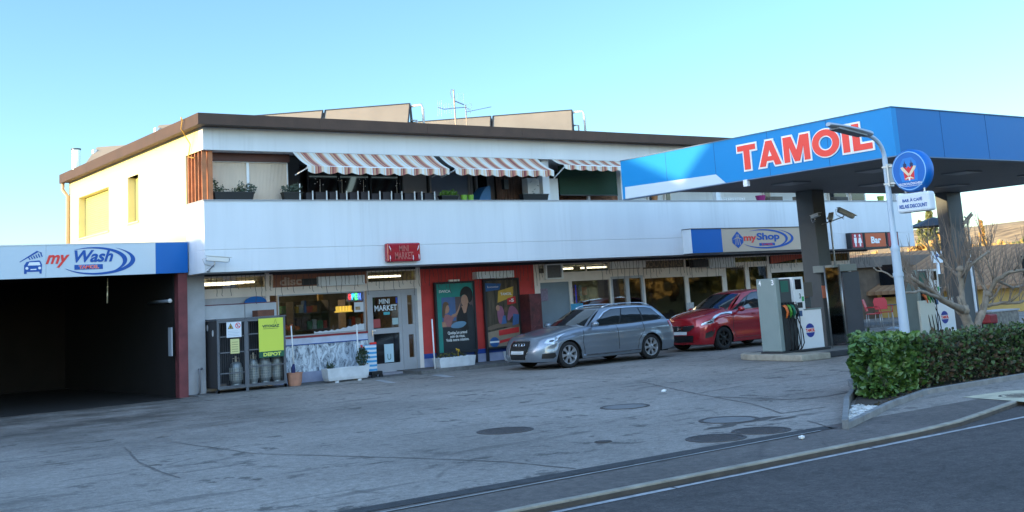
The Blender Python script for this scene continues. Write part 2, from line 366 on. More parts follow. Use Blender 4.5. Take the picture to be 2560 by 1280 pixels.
# seams left by trenches, straight repairs and long cracks in the forecourt
def ribbon(pxs, wd, z, mt, name, jit=.012):
    P = []
    q = [G(*p) for p in pxs]; pts = []
    for i in range(len(q)-1):
        n = max(2, int((q[i+1]-q[i]).length/.18))
        for k in range(n): pts.append(q[i].lerp(q[i+1], k/n)+V((R_.uniform(-1, 1)*jit, R_.uniform(-1, 1)*jit, 0)))
    pts.append(q[-1]); mb = MB()
    for i in range(len(pts)-1):
        d = (pts[i+1]-pts[i]).normalized(); nrm = V((-d.y, d.x, 0)); w0 = wd*R_.uniform(.5, 1.2)*.5
        if i == 0: prev = (pts[0]+nrm*w0, pts[0]-nrm*w0)
        cur = (pts[i+1]+nrm*w0, pts[i+1]-nrm*w0)
        mb.add([(p.x, p.y, z) for p in (prev[0], prev[1], cur[1], cur[0])], [(0, 1, 2, 3)]); prev = cur
    return tag(mb.build(name, mt), kind='structure')
crack_m = mat('crack_filler', (.13, .113, .1), .85, var=.45, vscale=5)
for i, (pl, wd) in enumerate([
    ([(1590, 952), (1740, 985), (1880, 1010), (1955, 1034), (2065, 1018)], .035),
    ([(1740, 985), (1870, 962), (2010, 946), (2130, 932)], .03),
    ([(1790, 992), (1980, 1000), (2070, 990), (2135, 978)], .06),
    ([(430, 1105), (520, 1118), (640, 1135), (760, 1138), (900, 1142), (1080, 1147), (1260, 1155), (1440, 1172)], .03),
    ([(313, 1118), (345, 1155), (400, 1180), (450, 1195)], .035),
    ([(2020, 1052), (2080, 1072)], .03)]): ribbon(pl, wd, .004, crack_m, 'asphalt_seam')
# dark oil and repair spots
def blob(cx, cy, rx, ry, z=.004, n=22, jit=.25):
    F = []; ph = R_.uniform(0, 9)
    for i in range(n):
        a = 2*pi*i/n; r = 1+jit*noise.noise(V((cos(a)*1.7+ph, sin(a)*1.7, ph)))*2
        F.append((cx+rx*r*cos(a), cy+ry*r*sin(a), z))
    return F
stain_m = mat('oil_stain', (.085, .072, .062), .8, var=.5, vscale=6)
for (px, py, rx, ry) in ((1880, 1052, .5, .1), (1800, 1068, .25, .08), (1960, 1046, .22, .06)):
    c = G(px, py); mb = MB(); mb.add(blob(c.x, c.y, rx, ry, .003), [tuple(range(22))]); tag(mb.build('oil_stain', stain_m), kind='structure')
# paint dashes by the walkway
for q in ([(935, 951), (955, 950), (992, 957), (970, 958)], [(1077, 938), (1100, 936), (1137, 942), (1113, 944)]):
    sheet('bay_marking', [G(*p) for p in q], .005, paint_m)
# parking sign marking and manholes at the right of the road
pp = [G(*p) for p in ((2405, 994), (2520, 978), (2620, 974), (2620, 1012), (2530, 1003))]
sheet('pavement_marking', pp, .006, ypaint_m)
iron = mat('cast_iron', (.075, .062, .056), .65, .2, var=.3, vscale=12, bump=.5, bscale=40)
def manhole(px, py, r, label, infill=None):
    c = G(px, py); t = thing('manhole_cover', (c.x, c.y, 0), label, 'manhole', 'manhole covers in the asphalt')
    F = Fr((c.x, c.y, 0), (1, 0, 0), (0, 1, 0))
    rr = MB(); o = disc(0, 0, r, n=36); i_ = disc(0, 0, r*.87, n=36)
    P = [F.p(*p, .007) for p in o]+[F.p(*p, .007) for p in i_]+[F.p(*p, 0) for p in o]
    rr.add(P, [(k, (k+1) % 36, 36+(k+1) % 36, 36+k) for k in range(36)]+[(72+k, 72+(k+1) % 36, (k+1) % 36, k) for k in range(36)]); rr.build('ring', iron, t)
    ld = MB(); ld.fpoly(F, disc(0, 0, r*.84, n=36), 0, .005)
    if not infill:
        for k in range(-3, 4):
            hw = sqrt(max(0, (r*.7)**2-(k*r*.2)**2)); ld.fbox(F, k*r*.2-.012, k*r*.2+.012, -hw, hw, .005, .008)
    ld.build('lid', infill or iron, t)
manhole(1263, 1077, .36, 'dark iron manhole cover farthest left on the forecourt')
manhole(1562, 1017, .36, 'pale concrete filled manhole cover in mid forecourt, thin dark ring', mat('lid_concrete', (.17, .165, .16), .85, var=.2, vscale=8))
manhole(1822, 1050, .37, 'pale concrete filled manhole cover nearest the hedge', MATS['lid_concrete'])
manhole(1790, 1096, .33, 'dark iron manhole cover nearest the pavement joint')
manhole(1903, 1077, .33, 'dark iron manhole cover right beside the pale one near the hedge')
manhole(2552, 990, .27, 'brownish manhole cover inside the cream pavement marking')
manhole(1508, 1105, .10, 'small dark round valve cover in mid forecourt')
# small litter
lit = mat('litter_paper', (.75, .75, .72), .7)
for px, py, lb in ((1660, 980, 'white scrap of paper on the forecourt in front of the pumps'), (2006, 1098, 'white crumpled scrap on the pavement joint by the gully'), (2122, 1064, 'white crumpled scrap against the corner of the hedge bed')):
    c = G(px, py); mb = MB(); mb.ell((c.x, c.y, .02), .045, .035, .02, 7, jit=.3); tag(mb.build('paper_scrap', lit), lb, 'litter', 'paper scraps on the asphalt')

# ------------------------------------------------------------------ far land on the right
hillm = mat('autumn_hillside', (.48, .30, .13), .95, var=.6, vscale=.35, bump=.6, bscale=2)
hb = MB(); N = 40; Mh = 26
for j in range(Mh+1):
    for i in range(N+1):
        x = 95+i*7; y = -30+j*14
        h = 12*math.exp(-((x-230)/85.)**2)*(1+.35*noise.noise(V((x*.02, y*.02, 1))))+ .5*noise.noise(V((x*.09, y*.09, 4)))
        edge = min(1, (i)/6.)
        hb.v.append((x, y, -.3+h*edge))
for j in range(Mh):
    for i in range(N):
        a = j*(N+1)+i; hb.f.append((a, a+1, a+N+2, a+N+1)); hb.mi.append(0)
tag(hb.build('hillside', hillm, smooth=True), kind='structure')

# ================================================================== THE SHOP BUILDING
X0, X1, YP, YG = 9.15, 34.0, 23.5, 25.1
bld = thing('commercial_building', (X0, YP, 0), 'long white two storey shop building with brown flat roof edge and balcony', 'building')
FP = FY(YP); FG = FY(YG)
# walkway before the shop windows
tag(slab('walkway', [(9.2, 24.15), (14.6, 24.15), (14.6, 31), (9.2, 31)], -.1, .02, walk_m), kind='structure')
tag(slab('raised_walkway', [(14.6, 23.9), (34.0, 23.9), (34.0, 31), (14.6, 31)], -.1, .09, walk_m), kind='structure')
# massing
sw = MB()
wb = PX(205, 492, X0); 
# side wall with two window openings (Y0,Y1,Z0,Z1)
OP = [(30.05, 32.75, 4.03, 5.16), (27.72, 28.5, 4.07, 5.2)]
ys = [24.52, 27.72, 28.5, 30.05, 32.75, 33.6]
for a, c in zip(ys[:-1], ys[1:]):
    op = [o for o in OP if abs(o[0]-a) < .02]
    if op:
        z0, z1 = op[0][2:]; sw.box(X0, X0+.3, a, c, 2.6, z0); sw.box(X0, X0+.3, a, c, z1, 5.2)
    else: sw.box(X0, X0+.3, a, c, 2.6, 5.2)
sw.box(X0, X0+.3, 25.1, 33.6, 0, 2.6)
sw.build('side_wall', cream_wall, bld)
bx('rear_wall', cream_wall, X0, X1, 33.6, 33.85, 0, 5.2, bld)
bx('end_wall', white_wall, X1-.25, X1, 28.4, 33.6, 0, 5.2, bld)
bx('interior_wall', mat('interior_wall', (.30, .25, .20), .8, var=.2), X0+.3, X1-.25, 31, 31.15, 0, 2.6, bld)
bx('storey_slab', white_wall, X0+.002, X1, YP+.16, 33.6, 2.6, 3.15, bld)
bx('ceiling_slab', white_wall, X0+.001, X1, YP+.25, 33.6, 5.2, 5.7, bld)
fb = MB(); fb.box(X0, X1+.05, YP, YP+.25, 5.2, 5.7); fb.build('upper_band', white_wall, bld, bevel=.008)
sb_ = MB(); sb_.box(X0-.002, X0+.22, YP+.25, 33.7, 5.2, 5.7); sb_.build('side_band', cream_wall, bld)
pr = MB(); pr.box(X0, X1+.1, YP, YP+.16, 2.58, 3.045); pr.box(X0, X1+.1, YP, YP+.16, 3.06, 4.10); pr.box(X0+.01, X1+.09, YP+.01, YP+.16, 3.045, 3.06)
pr.box(X0, X0+.15, YP+.16, 24.52, 2.58, 3.045); pr.box(X0, X0+.15, YP+.16, 24.52, 3.06, 4.1); pr.box(X0+.01, X0+.15, YP+.16, 24.52, 3.045, 3.06)
pr.box(X1-.05, X1+.1, YP+.16, 28.4, 2.58, 4.1)
pr.build('parapet', white_wall, bld, bevel=.004)
cp = MB(); cp.box(X0-.02, X1+.12, YP-.025, YP+.2, 4.10, 4.125); cp.box(X0-.02, X0+.19, YP+.2, 24.52, 4.10, 4.125)
cp.build('coping', coping_m, bld)
rf = MB(); zt = 5.93
for a in range(9): # sheet metal edging in lengths with small laps
    xa = 8.9+a*2.85; xb = min(xa+2.845, 34.25); rf.box(xa, xb, 23.1, 23.14, 5.69, zt+.002*(a % 2))
ya = 23.14
while ya < 33.8: rf.box(8.9, 8.94, ya, min(ya+2.66, 33.8), 5.68, zt); ya += 2.665
rf.box(8.94, 34.25, 23.14, 33.8, 5.70, 5.715); rf.box(34.21, 34.25, 23.14, 33.8, 5.715, zt); rf.box(8.94, 34.21, 33.76, 33.8, 5.715, zt)
rf.box(8.94, 34.21, 23.14, 33.76, 5.80, 5.82)
rf.build('roof_edge', fascia_m, bld)
# side windows with yellow green shutters
shut = mat('yellow_green_shutter', (.60, .56, .18), .5, var=.1)
for k, (y0, y1, z0, z1) in enumerate(OP):
    w_ = MB(); w_.box(X0+.20, X0+.26, y0, y1, z0, z1); n = int((z1-z0)/.055)
    for i in range(n): w_.box(X0+.185, X0+.2, y0+.02, y1-.02, z0+i*.055+.006, z0+(i+1)*.055-.004)
    o = w_.build('window_shutter', shut, bld)
    sl_ = MB(); sl_.box(X0-.03, X0+.19, y0-.04, y1+.04, z0-.04, z0-.002); sl_.build('sill', cream_wall, o)
# gutter, downpipe, hooked cable at the corner
dp = MB(); dp.tube([(X0-.16, 33.75, 5.75), (X0-.18, 33.7, 5.5), (X0-.05, 33.66, 5.3), (X0-.05, 33.66, .1)], .05)
dp.build('downpipe', mat('cream_pipe', (.55, .40, .25), .5), bld, smooth=True)
cb = MB(); cb.tube([(8.86, 23.98, 5.9), (8.84, 23.93, 5.96), (8.85, 23.88, 5.9), (8.86, 24.0, 5.72), (9.1, 24.1, 5.4), (9.12, 24.28, 5.15), (9.13, 23.95, 5.08)], .012, 6)
tag(cb.build('cable', mat('orange_cable', (.6, .33, .05), .5), smooth=True), 'orange yellow cable looped over the roof edge near the left corner', 'cable')
# steel chimney
ch = thing('chimney_flue', (9.62, 34.2, 0), 'shiny steel chimney pipe beside the far left end of the roof', 'chimney')
q = PY(190, 410, 34.2)
c_ = MB(); c_.lathe([(.125, 0), (.125, 6.75), (.115, 6.75)], (q.x, 34.2, 0), n=20); c_.build('pipe', chrome if False else mat('flue_steel', (.62, .6, .58), .25, .85, var=.08, vscale=2), ch, smooth=True, angle=40)
c_ = MB(); c_.lathe([(.14, 6.72), (.14, 6.76), (0, 6.765)], (q.x, 34.2, 0), n=20)
c_.lathe([(.18, 5.95), (.13, 6.02)], (q.x, 34.2, 0), n=20); c_.build('collar', darkm, ch)

# ------------------------------------------------------------------ balcony
ym = 25.55
F25 = FY(ym)
def br(name, mt, px0, py0, px1, py1, Y, d=.04, parent=bld, z0=None, bevel=0):
    a, b, c, e = PR(px0, py0, px1, py1, Y)
    if z0 is not None: c = z0
    return bx(name, mt, a, b, Y, Y+d, c, e, parent, bevel)
brown_dark = mat('dark_brown_board', (.09, .03, .022), .6, var=.2)
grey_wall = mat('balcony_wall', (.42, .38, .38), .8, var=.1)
dk_glass = mat('dark_window_glass', (.012, .014, .018), .06, spec=.6)
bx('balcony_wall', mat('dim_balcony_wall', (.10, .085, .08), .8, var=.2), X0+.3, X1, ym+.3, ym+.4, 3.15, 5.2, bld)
lv = MB(); n = 5
for i in range(n):
    y = 23.62+i*.2; lv.box(X0+.02, X0+.12, y, y+.035, 4.125, 5.2)
lv.build('louvre_screen', orange_wood, bld)
bx('corner_post', orange_wood, X0+.15, X0+.25, YP+.1, YP+.22, 4.12, 5.2, bld)
bx('partition', mat('weathered_board', (.45, .33, .30), .8, var=.3), X0+.13, X0+.16, 24.1, 24.5, 4.125, 5.2, bld)
a, b_, c, e = PR(515, 380, 722, 404, 23.9)
bx('timber_header', brown_dark, X0+.26, b_, 23.86, 23.94, 5.02, 5.2, bld)
# corrugated screen
cs = MB(); xa = X0+.30; xb = PY(717, 450, 23.95).x; k = 110
for i in range(k+1):
    x = xa+(xb-xa)*i/k; y = 23.95+(.012 if i % 2 else 0); cs.v += [(x, y, 4.12), (x, y, 5.0)]
for i in range(k): cs.f.append((2*i, 2*i+2, 2*i+3, 2*i+1)); cs.mi.append(0)
o = cs.build('corrugated_screen', mat('translucent_sheet', (.66, .54, .43), .5, var=.12, vscale=2, streak=True), bld)
r_ = MB(); r_.box(xa-.01, xb+.01, 23.92, 23.97, 5.0, 5.02); xm = PY(620, 450, 23.93).x; r_.box(xm-.03, xm+.03, 23.925, 23.94, 4.12, 5.0); r_.box(xa-.02, xa, 23.92, 23.97, 4.12, 5.0); r_.box(xb, xb+.02, 23.92, 23.97, 4.12, 5.0)
r_.build('screen_frame', white_p, o)
bx('storage_panel', black_m, xb+.05, xb+.35, 24.0, 25.5, 3.15, 5.2, bld)
# rear wall of the balcony: windows, doors, curtains
def win(px0, px1, py0=405, py1=505, mt=dk_glass, frame=grey_wall, Y=ym, mull=1):
    a, b, _, _ = PR(px0, py0, px1, py1, Y); z0 = 3.2; z1 = 5.12
    f = MB(); f.box(a, a+.05, Y-.03, Y+.05, z0, z1); f.box(b-.05, b, Y-.03, Y+.05, z0, z1); f.box(a+.05, b-.05, Y-.03, Y+.05, z1-.06, z1); f.box(a+.05, b-.05, Y-.03, Y+.05, z0, z0+.06)
    for i in range(mull):
        x = a+(b-a)*(i+1)/(mull+1); f.box(x-.025, x+.025, Y-.03, Y+.05, z0+.06, z1-.06)
    o = f.build('balcony_window', frame, bld); bx('pane', mt, a+.05, b-.05, Y+.01, Y+.02, z0+.06, z1-.06, o); return o
win(765, 1003, mull=2, frame=darkm)
br('wall_panel', grey_wall, 1005, 400, 1068, 505, ym-.02, .1, z0=3.15)
win(1070, 1176, frame=grey_wall, mull=0, mt=mat('pale_blue_blind', (.22, .26, .36), .7)); br('wall_panel', grey_wall, 1174, 400, 1184, 505, ym-.04, .1, z0=3.15)
win(1186, 1225, mull=0, frame=grey_wall); br('wall_panel', mat('pale_panel', (.5, .5, .55), .7), 1217, 400, 1238, 505, ym-.06, .1, z0=3.15)
cu = MB(); a = PY(1240, 450, 25.1).x; b_ = PY(1330, 450, 25.1).x
for i in range(61):
    x = a+(b_-a)*i/60; y = 25.1+.05*sin(i*1.3); cu.v += [(x, y, 3.2), (x, y, 5.1)]
for i in range(60): cu.f.append((2*i, 2*i+2, 2*i+3, 2*i+1)); cu.mi.append(0)
tag(cu.build('curtain', mat('brown_cream_curtain', (.20, .13, .11), .9, var=.6, vscale=6, streak=True), smooth=True), 'brown and cream drape hanging at the back of the balcony', 'curtain')
# white posts between balcony bays
for p0, p1 in ((1354, 1371), (1549, 1558)):
    a = PY(p0, 450, 23.72).x; b_ = PY(p1, 450, 23.72).x; bx('balcony_post', white_wall, a, b_, 23.68, 23.84, 4.125, 5.2, bld)
for xx in (24.9, 29.1, 33.6): bx('balcony_post', white_wall, xx, xx+.18, 23.68, 23.84, 4.125, 5.2, bld)
# white side cupboard, decorated panel
o = br('side_cabinet', white_p, 1318, 445, 1352, 505, 24.4, .25, z0=3.2)
o.parent = None; tag(o, 'white panel with grey leaf print standing behind the black planter', 'panel')
mb = MB(); ff = FY(24.4); a, b_, c, e = PR(1318, 445, 1352, 485, 24.4)
for i in range(9):
    u = a+(b_-a)*R_.uniform(.15, .85); v = 4.15+(e-4.15)*R_.uniform(.1, .9); d = R_.uniform(-.05, .05); mb.fpoly(ff, [(u, v), (u+.05, v+d), (u+.07, v+d*1.4+.012), (u+.01, v+.02)], .002, .004)
mb.build('leaf_print', mat('print_grey', (.2, .22, .25), .6), o)
br('cabinet_door', white_p, 1373, 446, 1398, 505, 24.2, .04, z0=3.2)
# dark green roller shutter + wall around
gsh = mat('dark_green_canvas', (.012, .05, .028), .75, var=.15)
a, b_, c, e = PR(1396, 415, 1547, 487, 24.3)
sh = MB(); n = 28
for i in range(n): z = c+(5.15-c)*i/n; sh.box(a, b_, 24.3+.004*(i % 2), 24.33, z, z+(5.15-c)/n-.002)
o = sh.build('green_shutter', gsh, bld); bx('bottom_bar', darkm, a, b_, 24.285, 24.335, c-.03, c-.001, o)
br('orange_glow_wall', mat('brick_interior', (.30, .13, .07), .9, var=.5, vscale=8), 1399, 480, 1545, 505, 24.8, .05, z0=3.2)  # mottled orange brown wall below the green shutter
bx('window_post', grey_wall, (a+b_)/2-.05, (a+b_)/2+.03, 24.34, 24.4, 3.2, c+.1, bld)
# right part seen under the canopy
bx('pale_wall', white_wall, 21.6, 34, 25.2, 25.3, 3.15, 5.2, bld)
for p0, p1 in ((1618, 1640), (1660, 1676), (1908, 1925), (2070, 2115), (2125, 2160)):
    a = PY(p0, 490, 25.15).x; b_ = PY(p1, 490, 25.15).x
    o = bx('balcony_window', frame_m, a, b_, 25.12, 25.198, 3.2, 5.0, bld); bx('pane', dk_glass, a+.05, b_-.05, 25.105, 25.118, 3.26, 4.94, o)
rd = MB(); a = PY(1790, 490, 24.6).x; b_ = PY(1864, 490, 24.6).x
for i in range(13): x = a+(b_-a)*i/13; rd.box(x, x+(b_-a)/13*.7, 24.6, 24.64, 3.5, 4.33)
rd.box(a, b_, 24.64, 24.68, 3.5, 4.33)
tag(rd.build('slatted_screen', white_p), 'white upright slatted screen on the balcony left of the purple pot', 'screen')
for (px, col, lb, w_) in ((1905, (.25, .01, .12), 'magenta flower pot on the balcony under the canopy edge', .16), (2205, (.30, .38, .05), 'yellow green pot at the right end of the balcony', .12), (1640, (.35, .15, .05), 'orange brown pot on the balcony at the canopy end', .1)):
    q = PY(px, 499, 23.75); pt = MB(); pt.lathe([(0, 0), (w_*.75, 0), (w_, .18), (w_*.85, .18), (w_*.8, .12)], (q.x, 23.75+.05, 4.126), n=14)
    tag(pt.build('flower_pot', mat('pot_'+lb[:8], col, .5)), lb, 'plant pot')
for k, px in enumerate((1935, 2005, 2100)):
    q = PY(px, 495, 24.2); mb = MB(); mb.box(q.x-.35, q.x+.35, 24.15, 24.3, 3.9, 4.32); mb.box(q.x-.3, q.x-.05, 24.12, 24.149, 4.0, 4.28)
    tag(mb.build('storage_box', mat('box_tan%d' % k, [(.12, .10, .08), (.2, .17, .14), (.08, .07, .06)][k], .7, var=.3)), ['tan storage box on the balcony right of the magenta pot', 'pale brown storage box on the balcony behind the first canopy column', 'dark brown storage box on the balcony right of the first canopy column'][k], 'box')

# awnings with scalloped valance
st_cols = [(.64, .50, .36), (.40, .15, .11), (.22, .05, .055), (.50, .29, .18), (.62, .62, .58)]
awm = [mat('awning_stripe_%d' % i, c, .8, var=.06, vscale=3) for i, c in enumerate(st_cols)]
PAT = [(4, 3), (0, 1.2), (4, 1.2), (1, 1.3), (3, 1.4), (2, 1.1), (1, 1.2), (3, 1), (0, 1.2)]
def awning(x0, x1, y0, y1, z0, z1, zv, label, sag=0, rise=0):
    t = thing('awning', ((x0+x1)/2, y0, z0), label, 'awning', 'striped balcony awnings')
    N = int((x1-x0)/.03); cyc = sum(p[1] for p in PAT); per = .365
    def mi(x):
        s = ((x-x0) % per)/per*cyc
        for m_, w in PAT:
            if s < w: return m_
            s -= w
        return 0
    cl = MB(); va = MB(); sk = .10
    for i in range(N):
        xa = x0+(x1-x0)*i/N; xb = x0+(x1-x0)*(i+1)/N; m_ = mi(xa)
        fa, fb_ = (xa-x0)/(x1-x0), (xb-x0)/(x1-x0); dz = lambda f: rise*f-sag*sin(pi*f)
        K = 5
        for k in range(K):
            h0, h1 = k/K, (k+1)/K; dr = lambda h: .035*sin(pi*h)
            cl.add([(xa+sk*h0, y0+(y1-y0)*h0, z0+(z1-z0+dz(fa))*h0-dr(h0)), (xb+sk*h0, y0+(y1-y0)*h0, z0+(z1-z0+dz(fb_))*h0-dr(h0)),
                    (xb+sk*h1, y0+(y1-y0)*h1, z0+(z1-z0+dz(fb_))*h1-dr(h1)), (xa+sk*h1, y0+(y1-y0)*h1, z0+(z1-z0+dz(fa))*h1-dr(h1))], [(0, 1, 2, 3)], m_)
        sc = lambda x: zv*(.72+.28*abs(sin(pi*(x-x0)/.365)))
        wv = lambda x: .015*sin(x*14)
        va.add([(xa+sk, y1-.004, z1+dz(fa)), (xb+sk, y1-.004, z1+dz(fb_)), (xb+sk, y1-.006+wv(xb), z1+dz(fb_)-sc(xb)), (xa+sk, y1-.006+wv(xa), z1+dz(fa)-sc(xa))], [(0, 1, 2, 3)], m_)
    cl.build('canvas', awm, t); va.build('valance', awm, t)
    rr = MB(); rr.tube([(x0+sk, y1+.02, z1-.015), (x1+sk, y1+.02, z1+rise-.015)], .02); rr.tube([(x0+sk+.05, y1+.02, z1-.02), (x0+.1, y0+.1, z0-.5)], .015); rr.tube([(x1+sk-.05, y1+.02, z1+rise-.02), (x1, y0+.1, z0-.5)], .015)
    rr.build('arm', white_p, t)
awning(11.22, 14.95, 23.45, 22.92, 5.19, 4.82, .17, 'striped red and cream awning nearest the left corner, the longest', .02)
awning(15.12, 18.15, 23.45, 22.92, 5.19, 4.83, .17, 'striped red and cream awning in the middle of the balcony', .02)
awning(18.62, 21.3, 23.45, 23.05, 5.19, 5.0, .13, 'short half retracted striped awning above the dark green shutter', .02)

# window boxes and plants on the parapet
leafm = [mat('leaf_dark_green', (.03, .055, .025), .6), mat('leaf_grey_green', (.07, .10, .075), .6), mat('leaf_fresh_green', (.10, .22, .03), .5)]
def leaves(mb, c, rx, ry, rz, n, s, m=0, up=.3, rnd=R_):
    for _ in range(n):
        while True:
            p = V((rnd.uniform(-1, 1), rnd.uniform(-1, 1), rnd.uniform(-1, 1)))
            if p.length < 1: break
        q = V((c[0]+p.x*rx, c[1]+p.y*ry, c[2]+p.z*rz))
        d = V((rnd.gauss(0, 1), rnd.gauss(0, 1), rnd.gauss(0, 1)+up)).normalized(); sd = d.orthogonal().normalized(); sd.rotate(Matrix.Rotation(rnd.uniform(0, 6.28), 3, d))
        L_ = s*rnd.uniform(.6, 1.3); w = L_*.32; nn = d.cross(sd)*L_*.1
        mb.add([q, q+d*L_*.5+sd*w+nn, q+d*L_, q+d*L_*.5-sd*w+nn], [(0, 1, 2), (0, 2, 3)], m)
def planter_box(px0, px1, label, plants, mt=None, h=.16, Y=23.66):
    a = PY(px0, 497, Y).x; b = PY(px1, 497, Y).x; t = thing('window_box', ((a+b)/2, Y, 4.125), label, 'planter')
    mb = MB(); z = 4.127; i = .03
    P = [(a+i, Y-.07, z), (b-i, Y-.07, z), (b-i, Y+.07, z), (a+i, Y+.07, z), (a, Y-.09, z+h), (b, Y-.09, z+h), (b, Y+.09, z+h), (a, Y+.09, z+h)]
    mb.add(P, [(0, 3, 2, 1), (0, 1, 5, 4), (1, 2, 6, 5), (2, 3, 7, 6), (3, 0, 4, 7), (4, 5, 6, 7)])
    mb.box(a-.01, b+.01, Y-.1, Y+.1, z+h+.001, z+h+.02); mb.build('box', mt or black_m, t)
    for (f, w, hh, n, s, m_) in plants:
        pl_ = MB(); x = a+(b-a)*f
        leaves(pl_, (x, Y, z+h+hh*.5), w, .09, hh*.55, n, s, 0); 
        for j in range(3): pl_.tube([(x+R_.uniform(-w, w)*.5, Y, z+h), (x+R_.uniform(-w, w), Y+R_.uniform(-.05, .05), z+h+hh*R_.uniform(.8, 1.2))], .004, 4, 0)
        pl_.build('plant', leafm[m_], t)
    return t
planter_box(533, 632, 'long black window box with bushy grey green plants at the left corner', [(.04, .07, .3, 50, .06, 0), (.2, .1, .14, 60, .05, 0), (.7, .07, .25, 60, .06, 1), (.62, .22, .1, 100, .05, 0), (.95, .14, .2, 120, .06, 1)])
planter_box(706, 752, 'low black window box with feathery grey plants under the first awning', [(.3, .16, .17, 140, .06, 1), (.8, .12, .22, 110, .07, 1)])
planter_box(1303, 1367, 'big black window box with nothing growing, near the white post', [], h=.15)
fg = planter_box(1100, 1142, 'small dark box with fresh light green leaves', [(.3, .12, .12, 140, .06, 2), (.75, .12, .14, 140, .06, 2)], h=.1)
for k, (p0, p1) in enumerate(((1152, 1169), (1170, 1185))):
    a = PY(p0, 497, 23.66).x; b_ = PY(p1, 497, 23.66).x; pt = MB(); xx = (a+b_)/2; rr = (b_-a)/2*.9
    pt.lathe([(0, 0), (rr*.8, 0), (rr, .14), (rr*.9, .14), (rr*.85, .08)], (xx, 23.67, 4.126), n=16)
    tag(pt.build('plant_pot', mat('lime_green_plastic', (.20, .42, .05), .4)), ['lime green pot next to the leafy box', 'lime green pot beside the blue barbecue cover'][k], 'plant pot')
# a row of dark crates between thin railing bars
dk_box = mat('dark_plant_crate', (.022, .016, .022), .6, var=.3)
bars = [750, 782, 817, 842, 867, 895, 922, 950, 979, 1005, 1037, 1055, 1087]
rl = thing('balcony_railing', (12, 23.58, 4.126), 'x', 'railing')
for p in bars: q = PY(p, 497, 23.58); bx('railing_bar', white_p, q.x-.012, q.x+.012, 23.57, 23.59, 4.126, 4.34 if p > 760 else 4.5, rl)
tag(rl, 'thin white railing bars on the balcony parapet below the awnings', 'railing')
for k, (p0, p1) in enumerate(zip(bars[:-1], bars[1:])):
    if k == 0: p0 = 758
    a = PY(p0, 497, 23.7).x+.05; b_ = PY(p1, 497, 23.7).x-.03
    if b_-a < .08: continue
    mb = MB(); h = R_.uniform(.15, .19); mb.box(a, b_, 23.64, 23.8, 4.126, 4.126+h); mb.box(a-.01, b_+.01, 23.63, 23.81, 4.1265+h, 4.14+h)
    o = mb.build('plant_crate', dk_box); tag(o, 'dark plant crate number %s from the left in the row behind the railing' % ['one', 'two', 'three', 'four', 'five', 'six', 'seven', 'eight', 'nine', 'ten', 'eleven', 'twelve'][k], 'planter', 'dark plant crates behind the railing')
    if k in (1, 3, 5, 8):
        st = MB(); x = (a+b_)/2; st.tube([(x, 23.7, 4.2), (x+.02, 23.72, 4.62)], .004, 4)
        for j in range(5): st.ell((x+R_.uniform(-.1, .1), 23.72+R_.uniform(-.05, .05), 4.55+R_.uniform(-.08, .1)), .013, .013, .01, 6)
        st.build('orchid', mat('pale_petals', (.55, .5, .45), .6), o)
# blue cover and grill behind
bc = MB(); a = PY(1184, 497, 24.1).x; b_ = PY(1222, 497, 24.1).x
for i in range(13):
    s = i/12; z = 3.9+.65*(1-(1-s)**2.2); bc.v += [(a+(b_-a)*s, 24.0, 3.2), (a+(b_-a)*s, 24.0, z), (a+(b_-a)*s, 24.4, z)]
for i in range(12): bc.f += [(3*i, 3*i+3, 3*i+4, 3*i+1), (3*i+1, 3*i+4, 3*i+5, 3*i+2)]; bc.mi += [0, 0]
tag(bc.build('barbecue_cover', mat('blue_tarpaulin', (.02, .12, .30), .5, var=.2)), 'blue rounded cover standing on the balcony right of the lime green pots', 'cover')
lt = MB(); q = PY(1263, 460, 23.9); lt.box(q.x-.07, q.x+.07, 23.85, 23.97, 4.45, 4.7); lt.tube([(q.x-.04, 23.91, 4.7), (q.x-.04, 23.91, 5.19)], .006, 5); lt.tube([(q.x+.04, 23.91, 4.7), (q.x+.04, 23.91, 5.19)], .006, 5)
tag(lt.build('lantern', black_m), 'black lantern hanging in front of the drape on the balcony', 'lantern')

